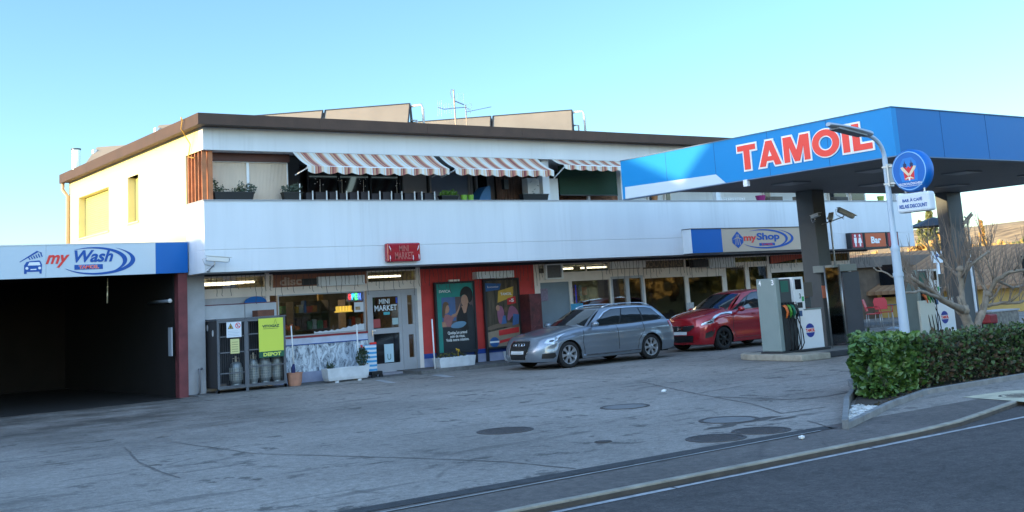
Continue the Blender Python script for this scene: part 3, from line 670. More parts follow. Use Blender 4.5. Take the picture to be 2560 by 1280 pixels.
# ------------------------------------------------------------------ roof: solar collectors, antenna
sol_face = mat('collector_back', (.29, .235, .17), .55, var=.12, vscale=1)
dvec = V((-.745, .667, 0)).normalized(); nvec = V((-.667, -.745, 0)).normalized()
def collector_row(start, n, lab, L_=2.42, gap=.07):
    for k in range(n):
        p = start + dvec*(k*(L_+gap)); t = thing('solar_collector', (p.x, p.y, 5.82), lab[k], 'solar collector', 'solar collectors on the roof')
        A = p; B = p+dvec*L_; dn = nvec*.85+V((0, 0, -1.25)); nn = dvec.cross(dn).normalized()
        if nn.dot(nvec) < 0: nn = -nn
        th = -nn*.09
        mb = MB(); P = [A, B, B+dn, A+dn]; P += [v+th for v in P]
        mb.add(P, [(0, 1, 2, 3), (4, 7, 6, 5), (0, 4, 5, 1), (1, 5, 6, 2), (2, 6, 7, 3), (3, 7, 4, 0)]); mb.build('panel', sol_face, t)
        fr = MB()
        for a, b in ((A, B), (B, B+dn), (A, A+dn)): fr.tube([a, b], .022, 4)
        fr.build('rim', darkm, t)
        lg = MB()
        for q in (A, B): lg.tube([q-nn*.1, V((q.x, q.y, 5.82))-nvec*.5], .025, 5)
        lg.tube([A-nn*.1, V((A.x, A.y, 5.82))-nvec*.08], .03, 5); lg.build('stand', darkm, t)
        if k == 0:
            pp_ = MB(); a = A-dvec*.02+V((0, 0, -.08)); pp_.tube([a, a-dvec*.30+V((0, 0, .03)), a-dvec*.34+V((0, 0, -.1)), a-dvec*.36+V((0, 0, -1.25))], .035, 7)
            pp_.tube([a+V((0, 0, -.4)), a-dvec*.15+V((0, 0, -.4)), a-dvec*.17+V((0, 0, -1.2))], .03, 7)
            pp_.build('connecting_pipe', mat('pipe_insulation', (.5, .48, .46), .5), t, smooth=True)
collector_row(V((16.53, 27.0, 7.2)), 2, ['left row tan solar collector with the pipe end, nearest the aerial', 'left row tan solar collector behind the first gap', 'left row solar collector mostly hidden behind the roof edge', 'left row solar collector hidden furthest back'])
collector_row(V((21.98, 26.53, 7.2)), 3, ['right row tan solar collector with the pipe end, furthest right', 'right row tan solar collector just right of the aerial', 'right row solar collector mostly hidden behind the roof edge', 'right row solar collector hidden furthest back'])
# collectors whose ends show over the left roof edge
for (px, py, L_, lb) in ((242, 368, 1.9, 'solar collector end showing over the left roof edge near the chimney pipe'), (397, 313, 1.0, 'solar collector end showing over the middle of the left roof edge')):
    z_ = 6.55 if px < 300 else 6.6
    q = G(px, py, z_); t = thing('solar_collector', (q.x, q.y, 5.82), lb, 'solar collector', 'solar collectors on the roof')
    A = q; B = q-dvec*L_; dn = nvec*.6+V((0, 0, -.8)); mb = MB(); P = [A, B, B+dn, A+dn-dvec*-.25]; P += [v-nvec*.09 for v in P]
    mb.add(P, [(0, 1, 2, 3), (4, 7, 6, 5), (0, 4, 5, 1), (1, 5, 6, 2), (2, 6, 7, 3), (3, 7, 4, 0)]); mb.build('panel', sol_face, t)
    jb = MB(); jb.box(q.x-.12, q.x-.02, q.y-.1, q.y+.05, q.z-.25, q.z-.08); jb.tube([(q.x-.07, q.y, q.z-.15), (q.x-.07, q.y, 5.85)], .03); jb.build('connector', white_p, t)
ant = thing('roof_aerial', (16.1, 24.6, 5.82), 'tall television aerial mast with several antennas on the roof', 'aerial')
def ap(px, py, dy=0):
    q = PY(px, py, 24.6+dy); return V((q.x, q.y, q.z))
mb = MB(); b0 = ap(1139, 295); b0.z = 5.83; mb.tube([b0, ap(1134, 224)], .018, 6); mb.tube([ap(1134, 226), ap(1128, 224), ap(1126, 232), ap(1130, 246)], .008, 5)
b1 = ap(1166, 292); b1.z = 5.83; mb.tube([b1, ap(1164, 262)], .014, 6); mb.build('mast', mat('mast_steel', (.25, .2, .17), .5, .5), ant)
mb = MB(); mb.tube([ap(1095, 268), ap(1110, 273), ap(1136, 270), ap(1165, 268)], .012, 5)
for i, px in enumerate((1094, 1098, 1103, 1110, 1115, 1122, 1128)):
    h = (21 if i < 3 else 15)*(1 if i % 2 == 0 else .85); mb.tube([ap(px, 271-h, (i-3)*.03), ap(px+1, 270+h, (i-3)*.03)], .005, 4)
mb.build('dipole_array', steel, ant)
mb = MB(); mb.tube([ap(1165, 280), ap(1228, 267)], .009, 5)
for i in range(10): mb.tube([ap(1176+i*5.5, 277.5-i*1.15, -.14), ap(1176+i*5.5, 277.5-i*1.15, .14)], .005, 4)
mb.build('yagi_boom', steel, ant)
mb = MB()
for i in range(5): mb.tube([ap(1143, 234+i*6), ap(1159, 233+i*6)], .004, 4)
mb.tube([ap(1143, 234), ap(1143, 258)], .004, 4); mb.tube([ap(1159, 233), ap(1159, 257)], .004, 4); mb.tube([ap(1136, 252), ap(1160, 262)], .015, 5)
mb.tube([ap(1166, 262), ap(1175, 256), ap(1180, 264), ap(1176, 274), ap(1168, 270)], .005, 4); mb.tube([ap(1166, 268), ap(1178, 283)], .008, 4)
mb.build('grid_reflector', steel, ant)

# ================================================================== GROUND FLOOR SHOP FRONTS
def glazing(px0, py0, px1, py1, fr=.045, mt=None, frame=None, Y=YG, name='shop_window', mull=0, trans=0, z0=None):
    a, b, c, e = PR(px0, py0, px1, py1, Y)
    if z0 is not None: c = z0
    f = MB(); f.box(a, a+fr, Y-.04, Y+.04, c, e); f.box(b-fr, b, Y-.04, Y+.04, c, e); f.box(a+fr, b-fr, Y-.038, Y+.038, e-fr, e); f.box(a+fr, b-fr, Y-.038, Y+.038, c, c+fr)
    for i in range(mull): x = a+(b-a)*(i+1)/(mull+1); f.box(x-fr*.4, x+fr*.4, Y-.036, Y+.036, c+fr, e-fr)
    o = f.build(name, frame or frame_m, bld)
    bx('glass', mt or glass_shop, a+fr, b-fr, Y-.004, Y+.004, c+fr, e-fr, o); return o
def face(name, mt, px0, py0, px1, py1, Y=YG, d=.05, parent=bld, z0=None, z1=None, bevel=0):
    a, b, c, e = PR(px0, py0, px1, py1, Y)
    if z0 is not None: c = z0
    if z1 is not None: e = z1
    return bx(name, mt, a, b, Y, Y+d, c, e, parent, bevel)
xl = 9.62
bx('corner_pillar', mat('pillar_grey', (.40, .42, .46), .7, var=.2, vscale=2), X0+.02, xl, 24.75, 25.09, 0, 2.58, bld)
band = PR(498, 728, 1047, 742, YG)
# lintel, transom band
tb = MB(); z_a, z_b = 2.06, 2.24
tb.box(xl, 15.38, YG-.03, YG+.05, z_a, z_b); tb.build('transom_band', frame_m, bld)
po = MB()
for x0, x1 in ((xl, xl+.07), (11.20, 11.30), (15.28, 15.40)): bx('window_post', frame_m, x0, x1, YG-.045, YG+.06, .02, 2.58, bld)
bx('mast_head', darkm, xl, 33.6, YG-.02, YG+.06, 2.53, 2.6, bld)
glazing(502, 693, 680, 722, .03, z0=2.24, frame=frame_m, name='transom_window')
glazing(915, 678, 1042, 702, .03, z0=2.24, frame=frame_m, name='transom_window')
a, b_, c, e = PR(688, 690, 915, 713, YG)
bx('name_board', mat('brown_orange_board', (.26, .10, .06), .6, var=.2), a-.05, b_, YG-.02, YG+.02, 2.24, 2.53, bld)
o = text(FY(YG-.02), 'discount', (a+.10, a+1.35, 2.275, 2.47), mat('faded_cream_letters', (.42, .30, .24), .6), 'shop_lettering', bld, bold=.03)
q = PR(795, 692, 912, 711, YG-.12)
o = bx('light_box', sg_white, q[0], q[1], YG-.14, YG-.03, q[2], q[3], None, .01); tag(o, 'small blank white light box over the mini market window', 'light box')
q = PR(756, 697, 800, 711, YG-.06)
bx('dark_board', darkm, q[0], q[1], YG-.05, YG-.03, q[2], q[3], bld)
# mini market: left bay = roller cabinet boards and blue dome
bx('bay_panel', mat('pale_blue_panel', (.42, .45, .52), .6, var=.12), xl+.07, 11.2, YG, YG+.04, .3, 2.06, bld)
ib = thing('display_board', (10.4, 24.9, 0), 'pale double board with red top trim and blue dome, behind the gas bottle cage', 'board')
a, b_, c, e = PR(501, 765, 690, 757, 24.95); zz = PY(520, 766, 24.95).z; xm = PY(552+0, 760, 24.95).x
mb = MB(); xm = PY(611, 760, 24.95).x
mb.box(a, xm-.008, 24.93, 24.97, .05, zz); mb.box(xm+.008, b_, 24.93, 24.97, .05, zz+.01); mb.build('board', mat('board_pale', (.48, .52, .58), .5, var=.1), ib)
bx('trim', mat('trim_dark_red', (.15, .03, .05), .5), a, b_, 24.925, 24.975, zz+.012, zz+.028, ib)
dm = MB(); cx = PY(640, 757, 24.95).x; dm.fpoly(FY(24.985), disc(cx, zz+.03, .27, .14, a0=0, a1=pi), 0, .02); dm.build('dome', sg_blue, ib)
# show window with red strip, blue line, marble panel
glazing(692, 738, 914, 838, .03, z0=1.09, frame=alu_m)
X_a, X_b = 11.30, 13.84
bx('red_strip', mat('dark_red_strip', (.25, .02, .03), .5), X_a, X_b, YG-.05, YG+.03, 1.045, 1.09, bld)
bx('sill_panel', mat('sill_pale', (.50, .56, .70), .5, var=.15, vscale=4), X_a, X_b, YG-.03, YG+.03, .90, 1.044, bld)
bx('blue_line', tx_blue, X_a, X_b, YG-.045, YG+.03, .88, .899, bld)
Mm = bpy.data.materials.new('veined_marble'); Mm.use_nodes = True; t = Mm.node_tree; b = t.nodes['Principled BSDF']; L = t.links.new
tc = t.nodes.new('ShaderNodeTexCoord'); mp = t.nodes.new('ShaderNodeMapping'); mp.inputs['Scale'].default_value = (2.0, 1, .9); mp.inputs['Rotation'].default_value = (0, radians(-25), 0); L(tc.outputs['Object'], mp.inputs[0])
n1 = t.nodes.new('ShaderNodeTexNoise'); n1.inputs['Scale'].default_value = 4; n1.inputs['Detail'].default_value = 8; n1.inputs['Roughness'].default_value = .7; n1.inputs['Distortion'].default_value = 1.4; L(mp.outputs[0], n1.inputs['Vector'])
r = t.nodes.new('ShaderNodeValToRGB'); L(n1.outputs['Fac'], r.inputs[0]); e_ = r.color_ramp.elements
e_[0].position = .40; e_[0].color = (.10, .13, .18, 1); e_[1].position = .55; e_[1].color = (.62, .70, .78, 1)
x_ = e_.new(.47); x_.color = (.48, .56, .65, 1); x_ = e_.new(.50); x_.color = (.16, .2, .27, 1); x_ = e_.new(.515); x_.color = (.5, .58, .68, 1)
L(r.outputs[0], b.inputs['Base Color']); b.inputs['Roughness'].default_value = .35
bx('marble_panel', Mm, X_a, X_b, YG-.02, YG+.03, .26, .879, bld)
bx('plinth', lilac_base, xl, X_b, YG-.035, YG+.03, .02, .259, bld)
# scalloped white decal, posters on the glass
sc = MB(); F_ = FY(YG-.008); p0 = PY(785, 831, YG).x; p1 = 13.80
pts = [(p0, 1.125), (p1, 1.125), (p1, 1.33)]; n = 7
for i in range(40):
    s = i/39; x = p1-(p1-p0)*s; base = 1.31-.1*min(1, s*1.7)-.03*s; pts.append((x, base-.028*abs(sin(s*pi*9))))
sc.fpoly(F_, pts, 0, .003); sc.build('scalloped_film', mat('white_film', (.55, .58, .62), .6), bld)
op = thing('open_sign', (13.3, YG+.05, 2), 'small white open sign with coloured letters inside the mini market window', 'sign')
q = PR(867, 731, 905, 752, YG+.06); bx('panel', sg_white, q[0], q[1], YG+.05, YG+.08, q[2], q[3], op)
F_ = FY(YG+.05); w_ = (q[1]-q[0])
for k, (ch_, cc) in enumerate(zip('OPEN', ((1, .05, .05), (.05, .5, 1), (.1, .9, .2), (.1, .2, 1)))):
    text(F_, ch_, (q[0]+w_*(.08+.215*k), q[0]+w_*(.08+.215*k+.17), q[2]+.04, q[3]-.04), mat('neon_%s' % ch_, cc, .4, emit=(cc, 2.0)), 'letter', op, bold=.02)
q = PR(885, 756, 910, 779, YG-.012); o = bx('notice', mat('paper', (.6, .62, .66), .8), q[0], q[1], YG-.012, YG-.009, q[2], q[3]); tag(o, 'white notice with orange picture stuck on the right of the mini market window', 'notice')
bx('picture', mat('notice_orange', (.4, .28, .15), .8, var=.5, vscale=20), q[0]+.03, q[1]-.1, YG-.0135, YG-.0121, q[2]+.05, q[2]+.13, o)
# door
dr = MB(); F_ = FY(YG)
dx0, dx1 = 13.84, 15.28
dr.box(dx0, dx0+.09, YG-.05, YG+.05, .03, 2.05); dr.box(dx0+.09, dx1, YG-.05, YG+.05, 1.97, 2.05); dr.box(dx1-.08, dx1, YG-.05, YG+.05, .03, 1.97)
dxm = PY(1003, 800, YG).x
dr.box(dxm, dxm+.09, YG-.05, YG+.05, .03, 1.97)
dr.build('door_frame', alu_m, bld)
dl = MB(); l0, l1 = dx0+.092, dxm-.002; dl.box(l0, l0+.07, YG-.04, YG+.02, .03, 1.968); dl.box(l1-.09, l1, YG-.04, YG+.02, .03, 1.968); dl.box(l0+.07, l1-.09, YG-.04, YG+.02, 1.89, 1.968)
dl.box(l0+.07, l1-.09, YG-.04, YG+.02, 1.0, 1.13); dl.box(l0+.07, l1-.09, YG-.04, YG+.02, .03, .28)
do = dl.build('entrance_door', alu_m, bld)
gd = glassmat('door_glass', (.6, .6, .62), .10)
bx('upper_glass', gd, l0+.07, l1-.09, YG-.012, YG-.006, 1.13, 1.89, do); bx('lower_glass', mat('dark_door_glass', (.010, .011, .013), .08), l0+.07, l1-.09, YG-.012, YG-.006, .28, 1.0, do)
hd = MB(); hd.tube([(l0+.02, YG-.07, 1.1), (l0+.02, YG-.07, .95)], .014, 7); hd.tube([(l0+.02, YG-.07, 1.08), (l0+.12, YG-.07, 1.08)], .012, 7); hd.build('handle', chrome, do)
text(FY(YG-.013), 'MINI', (l0+.26, l0+.56, 1.72, 1.84), mat('door_letters', (.62, .70, .75), .5), 'door_lettering', do, bold=.02)
text(FY(YG-.013), 'MARKET', (l0+.13, l1-.12, 1.55, 1.69), MATS['door_letters'], 'door_lettering', do, bold=.02)
for (a, b_, c, e, cc, nm) in ((.07, .28, 1.15, 1.36, (.35, .06, .06), 'red'), (.62, .80, 1.2, 1.36, (.35, .48, .5), 'teal'), (.38, .56, 1.45, 1.52, (.08, .38, .42), 'turquoise'), (.74, .80, 1.72, 1.86, (.03, .08, .5), 'blue')):
    o = bx('sticker', mat('sticker_'+nm, cc, .6), l0+a, l0+b_, YG-.0145, YG-.0125, c, e, do)
o = bx('paper_notice', mat('paper_pale_blue', (.42, .58, .66), .7), l0+.36, l0+.62, YG-.0145, YG-.0125, .30, .74, do)
text(FY(YG-.0145), 'U', (l0+.44, l0+.54, .36, .5), tx_green, 'notice_mark', o, thick=.001, w=.001)
bx('side_panel', alu_m, dxm+.09, dx1-.08, YG-.03, YG+.03, .03, .32, bld)
bx('side_rail', alu_m, dxm+.09, dx1-.08, YG-.03, YG+.03, 1.0, 1.13, bld)
for z0, z1 in ((1.13, 1.97), (.32, 1.0)):
    f = MB(); a, b_ = dxm+.09, dx1-.08; f.box(a, a+.09, YG-.03, YG+.03, z0, z1); f.box(b_-.06, b_, YG-.03, YG+.03, z0, z1); f.box(a+.09, b_-.06, YG-.03, YG+.03, z1-.07, z1); f.box(a+.09, b_-.06, YG-.03, YG+.03, z0, z0+.05)
    o = f.build('side_light', alu_m, bld); bx('glass', glass_shop, a+.09, b_-.06, YG-.005, YG+.005, z0+.05, z1-.07, o)
bx('door_step', mat('step_grey', (.25, .25, .29), .7, var=.2), dx0, 15.45, 24.75, YG-.051, .021, .07, bld)
# red wall and its blue base
rw0, rw1 = 15.405, 19.02
bx('red_wall', red_wall, rw0, rw1, YG-.02, YG+.15, .42, 2.53, bld)
bx('blue_strip', blue_base, rw0, rw1, YG-.03, YG+.15, .30, .419, bld)
bx('grey_base', lilac_base, rw0, rw1, YG-.025, YG+.15, .02, .299, bld)
# ---- posters
def poster(px0, py0, px1, py1, Y, label, cat='poster'):
    a, b_, c, e = PR(px0, py0, px1, py1, Y); t = thing('advertising_poster', ((a+b_)/2, Y, 0), label, cat)
    f = MB(); f.box(a-.05, a, Y-.03, Y+.05, c-.05, e+.05); f.box(b_, b_+.05, Y-.03, Y+.05, c-.05, e+.05); f.box(a, b_, Y-.03, Y+.05, e, e+.05); f.box(a, b_, Y-.03, Y+.05, c-.05, c)
    f.build('frame', darkm, t)
    bx('leg', darkm, a-.05, a+.03, Y, Y+.04, .03, c-.051, t); bx('leg', darkm, b_-.03, b_+.05, Y, Y+.04, .03, c-.051, t)
    s = MB(); s.box((a+b_)/2-.16, (a+b_)/2+.16, Y-.02, Y+.04, e+.052, e+.10); s.build('lamp_housing', frame_m, t)
    return t, a, b_, c, e
t1, a, b_, c, e = poster(1089, 711, 1190, 874, 24.95, 'tall green poster of a woman and child, next to the mini market door')
F_ = FY(24.95); w = b_-a; h = e-c
pm = lambda n, c_: mat('print_'+n, c_, .45, var=.12, vscale=6, coat=.2)
def sheetp(t, F, u0, u1, v0, v1, mt, w=0, nm='picture'): return MB().fbox(F, u0, u1, v0, v1, w-.01 if w == 0 else w-.0015, w).build(nm, mt, t)
sheetp(t1, F_, a, b_, c, e, pm('teal', (.02, .22, .19)))
def art(t, F, a, c, w, h, shapes, nm='printed_figure'):
    ms = []; mb = MB(); 
    for k, (pts, cc) in enumerate(shapes):
        if 4 < len(pts) < 20:
            for _ in range(2): pts = [q_ for i in range(len(pts)) for q_ in ((.75*pts[i][0]+.25*pts[(i+1) % len(pts)][0], .75*pts[i][1]+.25*pts[(i+1) % len(pts)][1]), (.25*pts[i][0]+.75*pts[(i+1) % len(pts)][0], .25*pts[i][1]+.75*pts[(i+1) % len(pts)][1]))]
        if cc not in ms: ms.append(cc)
        mb.fpoly(F, [(a+w*u, c+h*v) for u, v in pts], .0005, .001+.0006*k, ms.index(cc))
    return mb.build(nm, ms, t)
skin = pm('skin', (.38, .20, .13)); hair = pm('hair', (.012, .010, .010)); hairc = pm('child_hair', (.12, .07, .04)); pink = pm('pink', (.30, .12, .12)); room = pm('room', (.10, .07, .07)); darkp = pm('dark_room', (.02, .025, .03)); bluep = pm('blue_room', (.06, .12, .26)); toy = pm('blue_toy', (.12, .24, .36))
art(t1, F_, a, c, w, h, [([(.13, 0), (1, 0), (1, .8), (.13, .8)], room), ([(.13, .45), (.5, .45), (.5, .8), (.13, .8)], bluep), ([(.13, 0), (1, 0), (1, .36), (.13, .36)], darkp),
    ([(.55, .3), (.93, .3), (.95, .62), (.85, .72), (.7, .7), (.5, .5)], hair), ([(1, .2), (.82, .3), (.8, .6), (.9, .68), (1, .66)], darkp),
    (disc(.76, .74, .10, .085), skin), ([(.63, .78), (.66, .9), (.8, .96), (.95, .92), (1.0, .82), (.95, .72), (.86, .7), (.84, .8), (.74, .84)], hair), ([(.66, .66), (.72, .55), (.78, .56), (.84, .68)], skin),
    ([(.63, .7), (.66, .74), (.55, .52), (.38, .50), (.38, .54), (.52, .56)], skin), (disc(.24, .63, .09, .07), skin), ([(.14, .62), (.17, .73), (.28, .74), (.34, .68), (.26, .69), (.22, .62), (.2, .5), (.13, .5)], hairc),
    ([(.15, .38), (.18, .55), (.3, .55), (.42, .5), (.52, .5), (.5, .54), (.36, .42), (.38, .36)], pink), ([(.3, .35), (.62, .33), (.8, .4), (.7, .44), (.45, .43)], toy), ([(.12, .37), (.12, .44), (.2, .44), (.24, .37)], skin)])
wt = mat('print_white', (.7, .72, .72), .5)
text(F_, 'SWICA', (a+w*.07, a+w*.38, c+h*.87, c+h*.91), wt, 'poster_lettering', t1, w=.012, thick=.001, bold=.02)
text(F_, "Quelqu'un prend\nsoin de vous.\nVoilà notre mission.", (a+w*.2, a+w*.82, c+h*.15, c+h*.3), wt, 'poster_lettering', t1, w=.012, thick=.001, bold=.02)
t2, a, b_, c, e = poster(1211, 703, 1302, 861, 24.97, 'tall forest work poster with yellow and red labels, between red walls')
F_ = FY(24.97); w = b_-a; h = e-c
sheetp(t2, F_, a, b_, c, e, mat('print_forest', (.07, .055, .035), .5, var=.95, vscale=9, streak=True, coat=.2))
jeans = pm('jeans', (.05, .12, .28)); shirt = pm('plaid_shirt', (.26, .10, .16)); logw = pm('log', (.26, .20, .14)); yel = pm('yellow', (.50, .30, .04)); redp = pm('red', (.50, .03, .03)); blup = pm('blue', (.02, .09, .26)); whp = pm('white', (.6, .6, .62))
art(t2, F_, a, c, w, h, [([(0, .22), (1, .3), (1, .0), (0, 0)], logw), ([(0, .24), (.5, .30), (1, .25), (1, .33), (.5, .36), (0, .31)], pm('bark', (.14, .10, .07))), ([(.0, .84), (.44, .86), (.5, .95), (.0, .97)], blup),
    ([(.36, .66), (.84, .74), (.88, .90), (.40, .84)], yel), ([(.66, .62), (.93, .64), (.92, .75), (.66, .72)], redp),
    ([(.36, .34), (.46, .34), (.56, .48), (.5, .6), (.4, .62), (.32, .55)], shirt), (disc(.36, .58, .06, .045), skin), ([(.44, .33), (.6, .34), (.58, .46), (.5, .46)], jeans),
    ([(.66, .5), (.72, .6), (.85, .6), (.99, .5), (.97, .42), (.8, .46), (.7, .38), (.62, .38)], shirt), ([(.78, .3), (.97, .32), (1.0, .46), (.82, .48)], jeans), (disc(.6, .55, .05, .04), hairc),
    ([(.35, .16), (.97, .19), (.97, .27), (.35, .24)], redp), ([(0.1, .02), (.96, .1), (.96, .14), (.1, .06)], redp), (disc(.2, .07, .14, .075), blup), ([(.06, .06), (.34, .06), (.34, .085), (.06, .085)], whp)])
text(F_, 'Économise', (a+w*.07, a+w*.40, c+h*.895, c+h*.925), wt, 'poster_lettering', t2, w=.012, thick=.001)
text(F_, '-5', (a+w*.71, a+w*.86, c+h*.66, c+h*.71), wt, 'poster_lettering', t2, w=.012, thick=.001, bold=.03)
text(F_, 'TAMOIL', (a+w*.46, a+w*.80, c+h*.77, c+h*.81), whp, 'poster_lettering', t2, w=.012, thick=.001, bold=.02)
# white sign box above, cabinet
q = PR(1189, 675, 1284, 695, 24.9); o = bx('light_box', sg_white, q[0], q[1], 24.86, 25.07, q[2]+.02, q[3]-.05, None, .01); tag(o, 'small blank white light box above the two posters', 'light box')
vm = thing('vending_cabinet', (18.9, 24.7, 0), 'dark red scratched vending cabinet behind the bonnet of the silver car', 'cabinet')
a, b_, c, e = PR(1323, 735, 1362, 880, 24.5)
bx('cabinet_body', mat('rusty_red_metal', (.09, .018, .018), .5, var=.7, vscale=5, bump=.3), a, b_, 24.5, 24.95, .1, e, vm, .01)
mb = MB(); F_ = FY(24.5)
for i in range(14):
    u = a+(b_-a)*R_.uniform(.1, .7); v = .8+R_.uniform(0, .7); mb.tube([F_.p(u, v, .004), F_.p(u+R_.uniform(.02, .12), v+R_.uniform(-.12, .12), .004)], .004, 4)
mb.build('scratches', mat('scratch_pink', (.22, .07, .07), .7), vm)

# ---- shop 2 (right of the red wall)
bx('door_jamb', frame_m, rw1, rw1+.14, YG-.04, YG+.1, .09, 2.53, bld)
ac = thing('air_conditioner', (19.6, 24.9, 2.1), 'grey box with white frame fixed in the window top right of the red wall', 'air conditioner')
a, b_, c, e = PR(1361, 661, 1407, 697, YG-.1)
f = MB(); f.box(a, a+.05, YG-.14, YG-.05, c, e); f.box(b_-.05, b_, YG-.14, YG-.05, c, e); f.box(a+.05, b_-.05, YG-.14, YG-.05, c, c+.04); f.box(a+.05, b_-.05, YG-.14, YG-.05, e-.03, e); f.build('frame', white_p, ac)
bx('grille', mat('grille_grey', (.12, .12, .13), .6, var=.2, vscale=20), a+.05, b_-.05, YG-.1, YG-.05, c+.04, e-.03, ac)
x19 = rw1+.14
P_ = lambda px: PY(px, 720, YG).x
xa, xb, xc, xd, xe, xf, xg = P_(1425), P_(1526), P_(1607), P_(1715), P_(1811), P_(1925), P_(2130)
for a_, b_, c, e in ((x19, xb-.001, 2.08, 2.26), (xb, xc-.001, 2.1, 2.3), (xc, xe, 2.06, 2.25), (xf, xg, 2.06, 2.22)): bx('transom_band', frame_m, a_, b_, YG-.03, YG+.05, c, e, bld)
def zone(x0, x1, z0, z1, fr=.05, mt=None, name='shop_window', frame=None, mull=0):
    f = MB(); Y = YG; f.box(x0, x0+fr, Y-.04, Y+.04, z0, z1); f.box(x1-fr, x1, Y-.04, Y+.04, z0, z1); f.box(x0+fr, x1-fr, Y-.038, Y+.038, z1-fr, z1); f.box(x0+fr, x1-fr, Y-.038, Y+.038, z0, z0+fr)
    for i in range(mull): x = x0+(x1-x0)*(i+1)/(mull+1); f.box(x-fr*.4, x+fr*.4, Y-.036, Y+.036, z0+fr, z1-fr)
    o = f.build(name, frame or frame_m, bld); bx('glass', mt or glass_shop, x0+fr, x1-fr, Y-.004, Y+.004, z0+fr, z1-fr, o); return o
frost = mat('frosted_blue_pane', (.17, .22, .26), .35, var=.08)
zone(x19, xa, .1, 2.08, .05, frost)
zone(xa, xb, .5, 2.08, .05); bx('window_base', lilac_base, xa, xb, YG-.03, YG+.04, .09, .499, bld)
zone(x19, xb, 2.26, 2.53, .03, name='transom_window', mull=2); zone(xc, xd, 2.25, 2.53, .03, mat('souvenir_board', (.13, .10, .08), .5), name='name_board'); zone(xd, xe, 2.25, 2.53, .03, name='transom_window')
zone(xe, xf, 2.32, 2.53, .03, name='transom_window'); zone(xf, xg, 2.22, 2.53, .03, name='transom_window', mull=2)
zone(xb, (xb+xc)/2, .1, 2.1, .07, name='sliding_door', frame=alu_m); zone((xb+xc)/2, xc, .1, 2.1, .07, name='sliding_door', frame=alu_m)
bx('white_board', white_p, xb, xc+.1, YG-.10, YG-.03, 2.32, 2.52, bld)
zone(xc, xd, .5, 2.06, .06); bx('window_base', lilac_base, xc, xe, YG-.03, YG+.04, .09, .499, bld); zone(xd, xe, .5, 2.06, .1)
zone(xe, (xe+xf)/2, .1, 2.28, .09, name='glazed_door', frame=frame_m); zone((xe+xf)/2, xf, .1, 2.28, .09, name='glazed_door', frame=frame_m)
bx('door_lintel', frame_m, xe, xf, YG-.03, YG+.04, 2.28, 2.32, bld)
zone(xf, (xf+xg)/2, .1, 2.06, .09); zone((xf+xg)/2, xg, .1, 2.06, .09)
F_ = FY(YG-.04); s_l = mat('worn_letters', (.30, .23, .16), .7)
text(F_, 'SOUVENIRS', (xc+.1, xd-.15, 2.31, 2.49), s_l, 'shop_lettering', bld, bold=.02, w=.01)
text(F_, 'CHANGE', (xe+.28, xe+.88, 2.12, 2.24), mat('change_letters', (.06, .03, .03), .6), 'shop_lettering', bld, bold=.02, w=.012)
a, b_, c, e = PR(1772, 646, 1838, 667, YG-.2); o = bx('light_box', sg_white, a, b_, YG-.22, YG-.06, c, e, None, .01); tag(o, 'small blank white light box under the long beige shop sign', 'light box')
a, b_, c, e = PR(1728, 650, 1768, 667, YG-.15); o = bx('dark_light_box', darkm, a, b_, YG-.22, YG-.06, c, e, None, .01); tag(o, 'small black light box left of the blank white one under the beige shop sign', 'light box')
# orange/red triangular banner inside the right window
tri = MB(); F_ = FY(YG-.05); a = xf+.1; tri.fpoly(F_, [(a, 2.25), (a, 2.52), (a+2.9, 2.52)], 0, .003); tri.build('orange_film', mat('orange_red_film', (.45, .07, .035), .5), bld)
tri = MB(); tri.fpoly(F_, [(a, 1.5), (a+.25, 1.5), (a+.1, 1.8)], 0, .003); tri.build('orange_film', MATS['orange_red_film'], bld)
# coloured stickers, flag, painted yellow reflections in the windows
for (px0, py0, px1, py1, col, lb, cat) in ((1429, 718, 1434, 755, (.45, .40, .42), 'striped narrow flag strip in the window left of the sliding door', 'flag'),
      (1437, 712, 1443, 757, (.02, .03, .55), 'tall royal blue strip in the window left of the sliding door', 'banner'), (1427, 760, 1459, 778, (.05, .30, .50), 'turquoise sticker low in the window behind the silver car roof', 'sticker'),
      (1351, 722, 1371, 752, (.22, .18, .25), 'faded picture notice on the frosted pane', 'notice'), (1716, 757, 1736, 775, (.5, .5, .5), 'white price card in the window above the red car bonnet', 'notice')):
    a, b_, c, e = PR(px0, py0, px1, py1, YG-.05); o = bx('window_sticker', mat('stick_'+cat+str(px0), col, .6, var=.3, vscale=25), a, b_, YG-.05, YG-.045, c, e); tag(o, lb, cat)
for k, px in enumerate((1848, 1893)):  # yellow sheets standing in for warm reflections in the door glass
    o = thing('yellow_poster', (0, 0, 0), ['yellow poster with slanted edge in the left glazed door', 'yellow poster in the right glazed door behind the red car roof'][k], 'poster')
    x = PY(px, 720, YG).x; mb = MB(); mb.fpoly(FY(YG+.02), [(x-.2, 1.2), (x+.35, 1.2), (x+.3, 1.55), (x+.05, 1.98 if k == 0 else 1.6), (x-.15, 1.6)], 0, .003); mb.build('sheet', mat('yellow_sheet', (.80, .50, .10), .6), o)
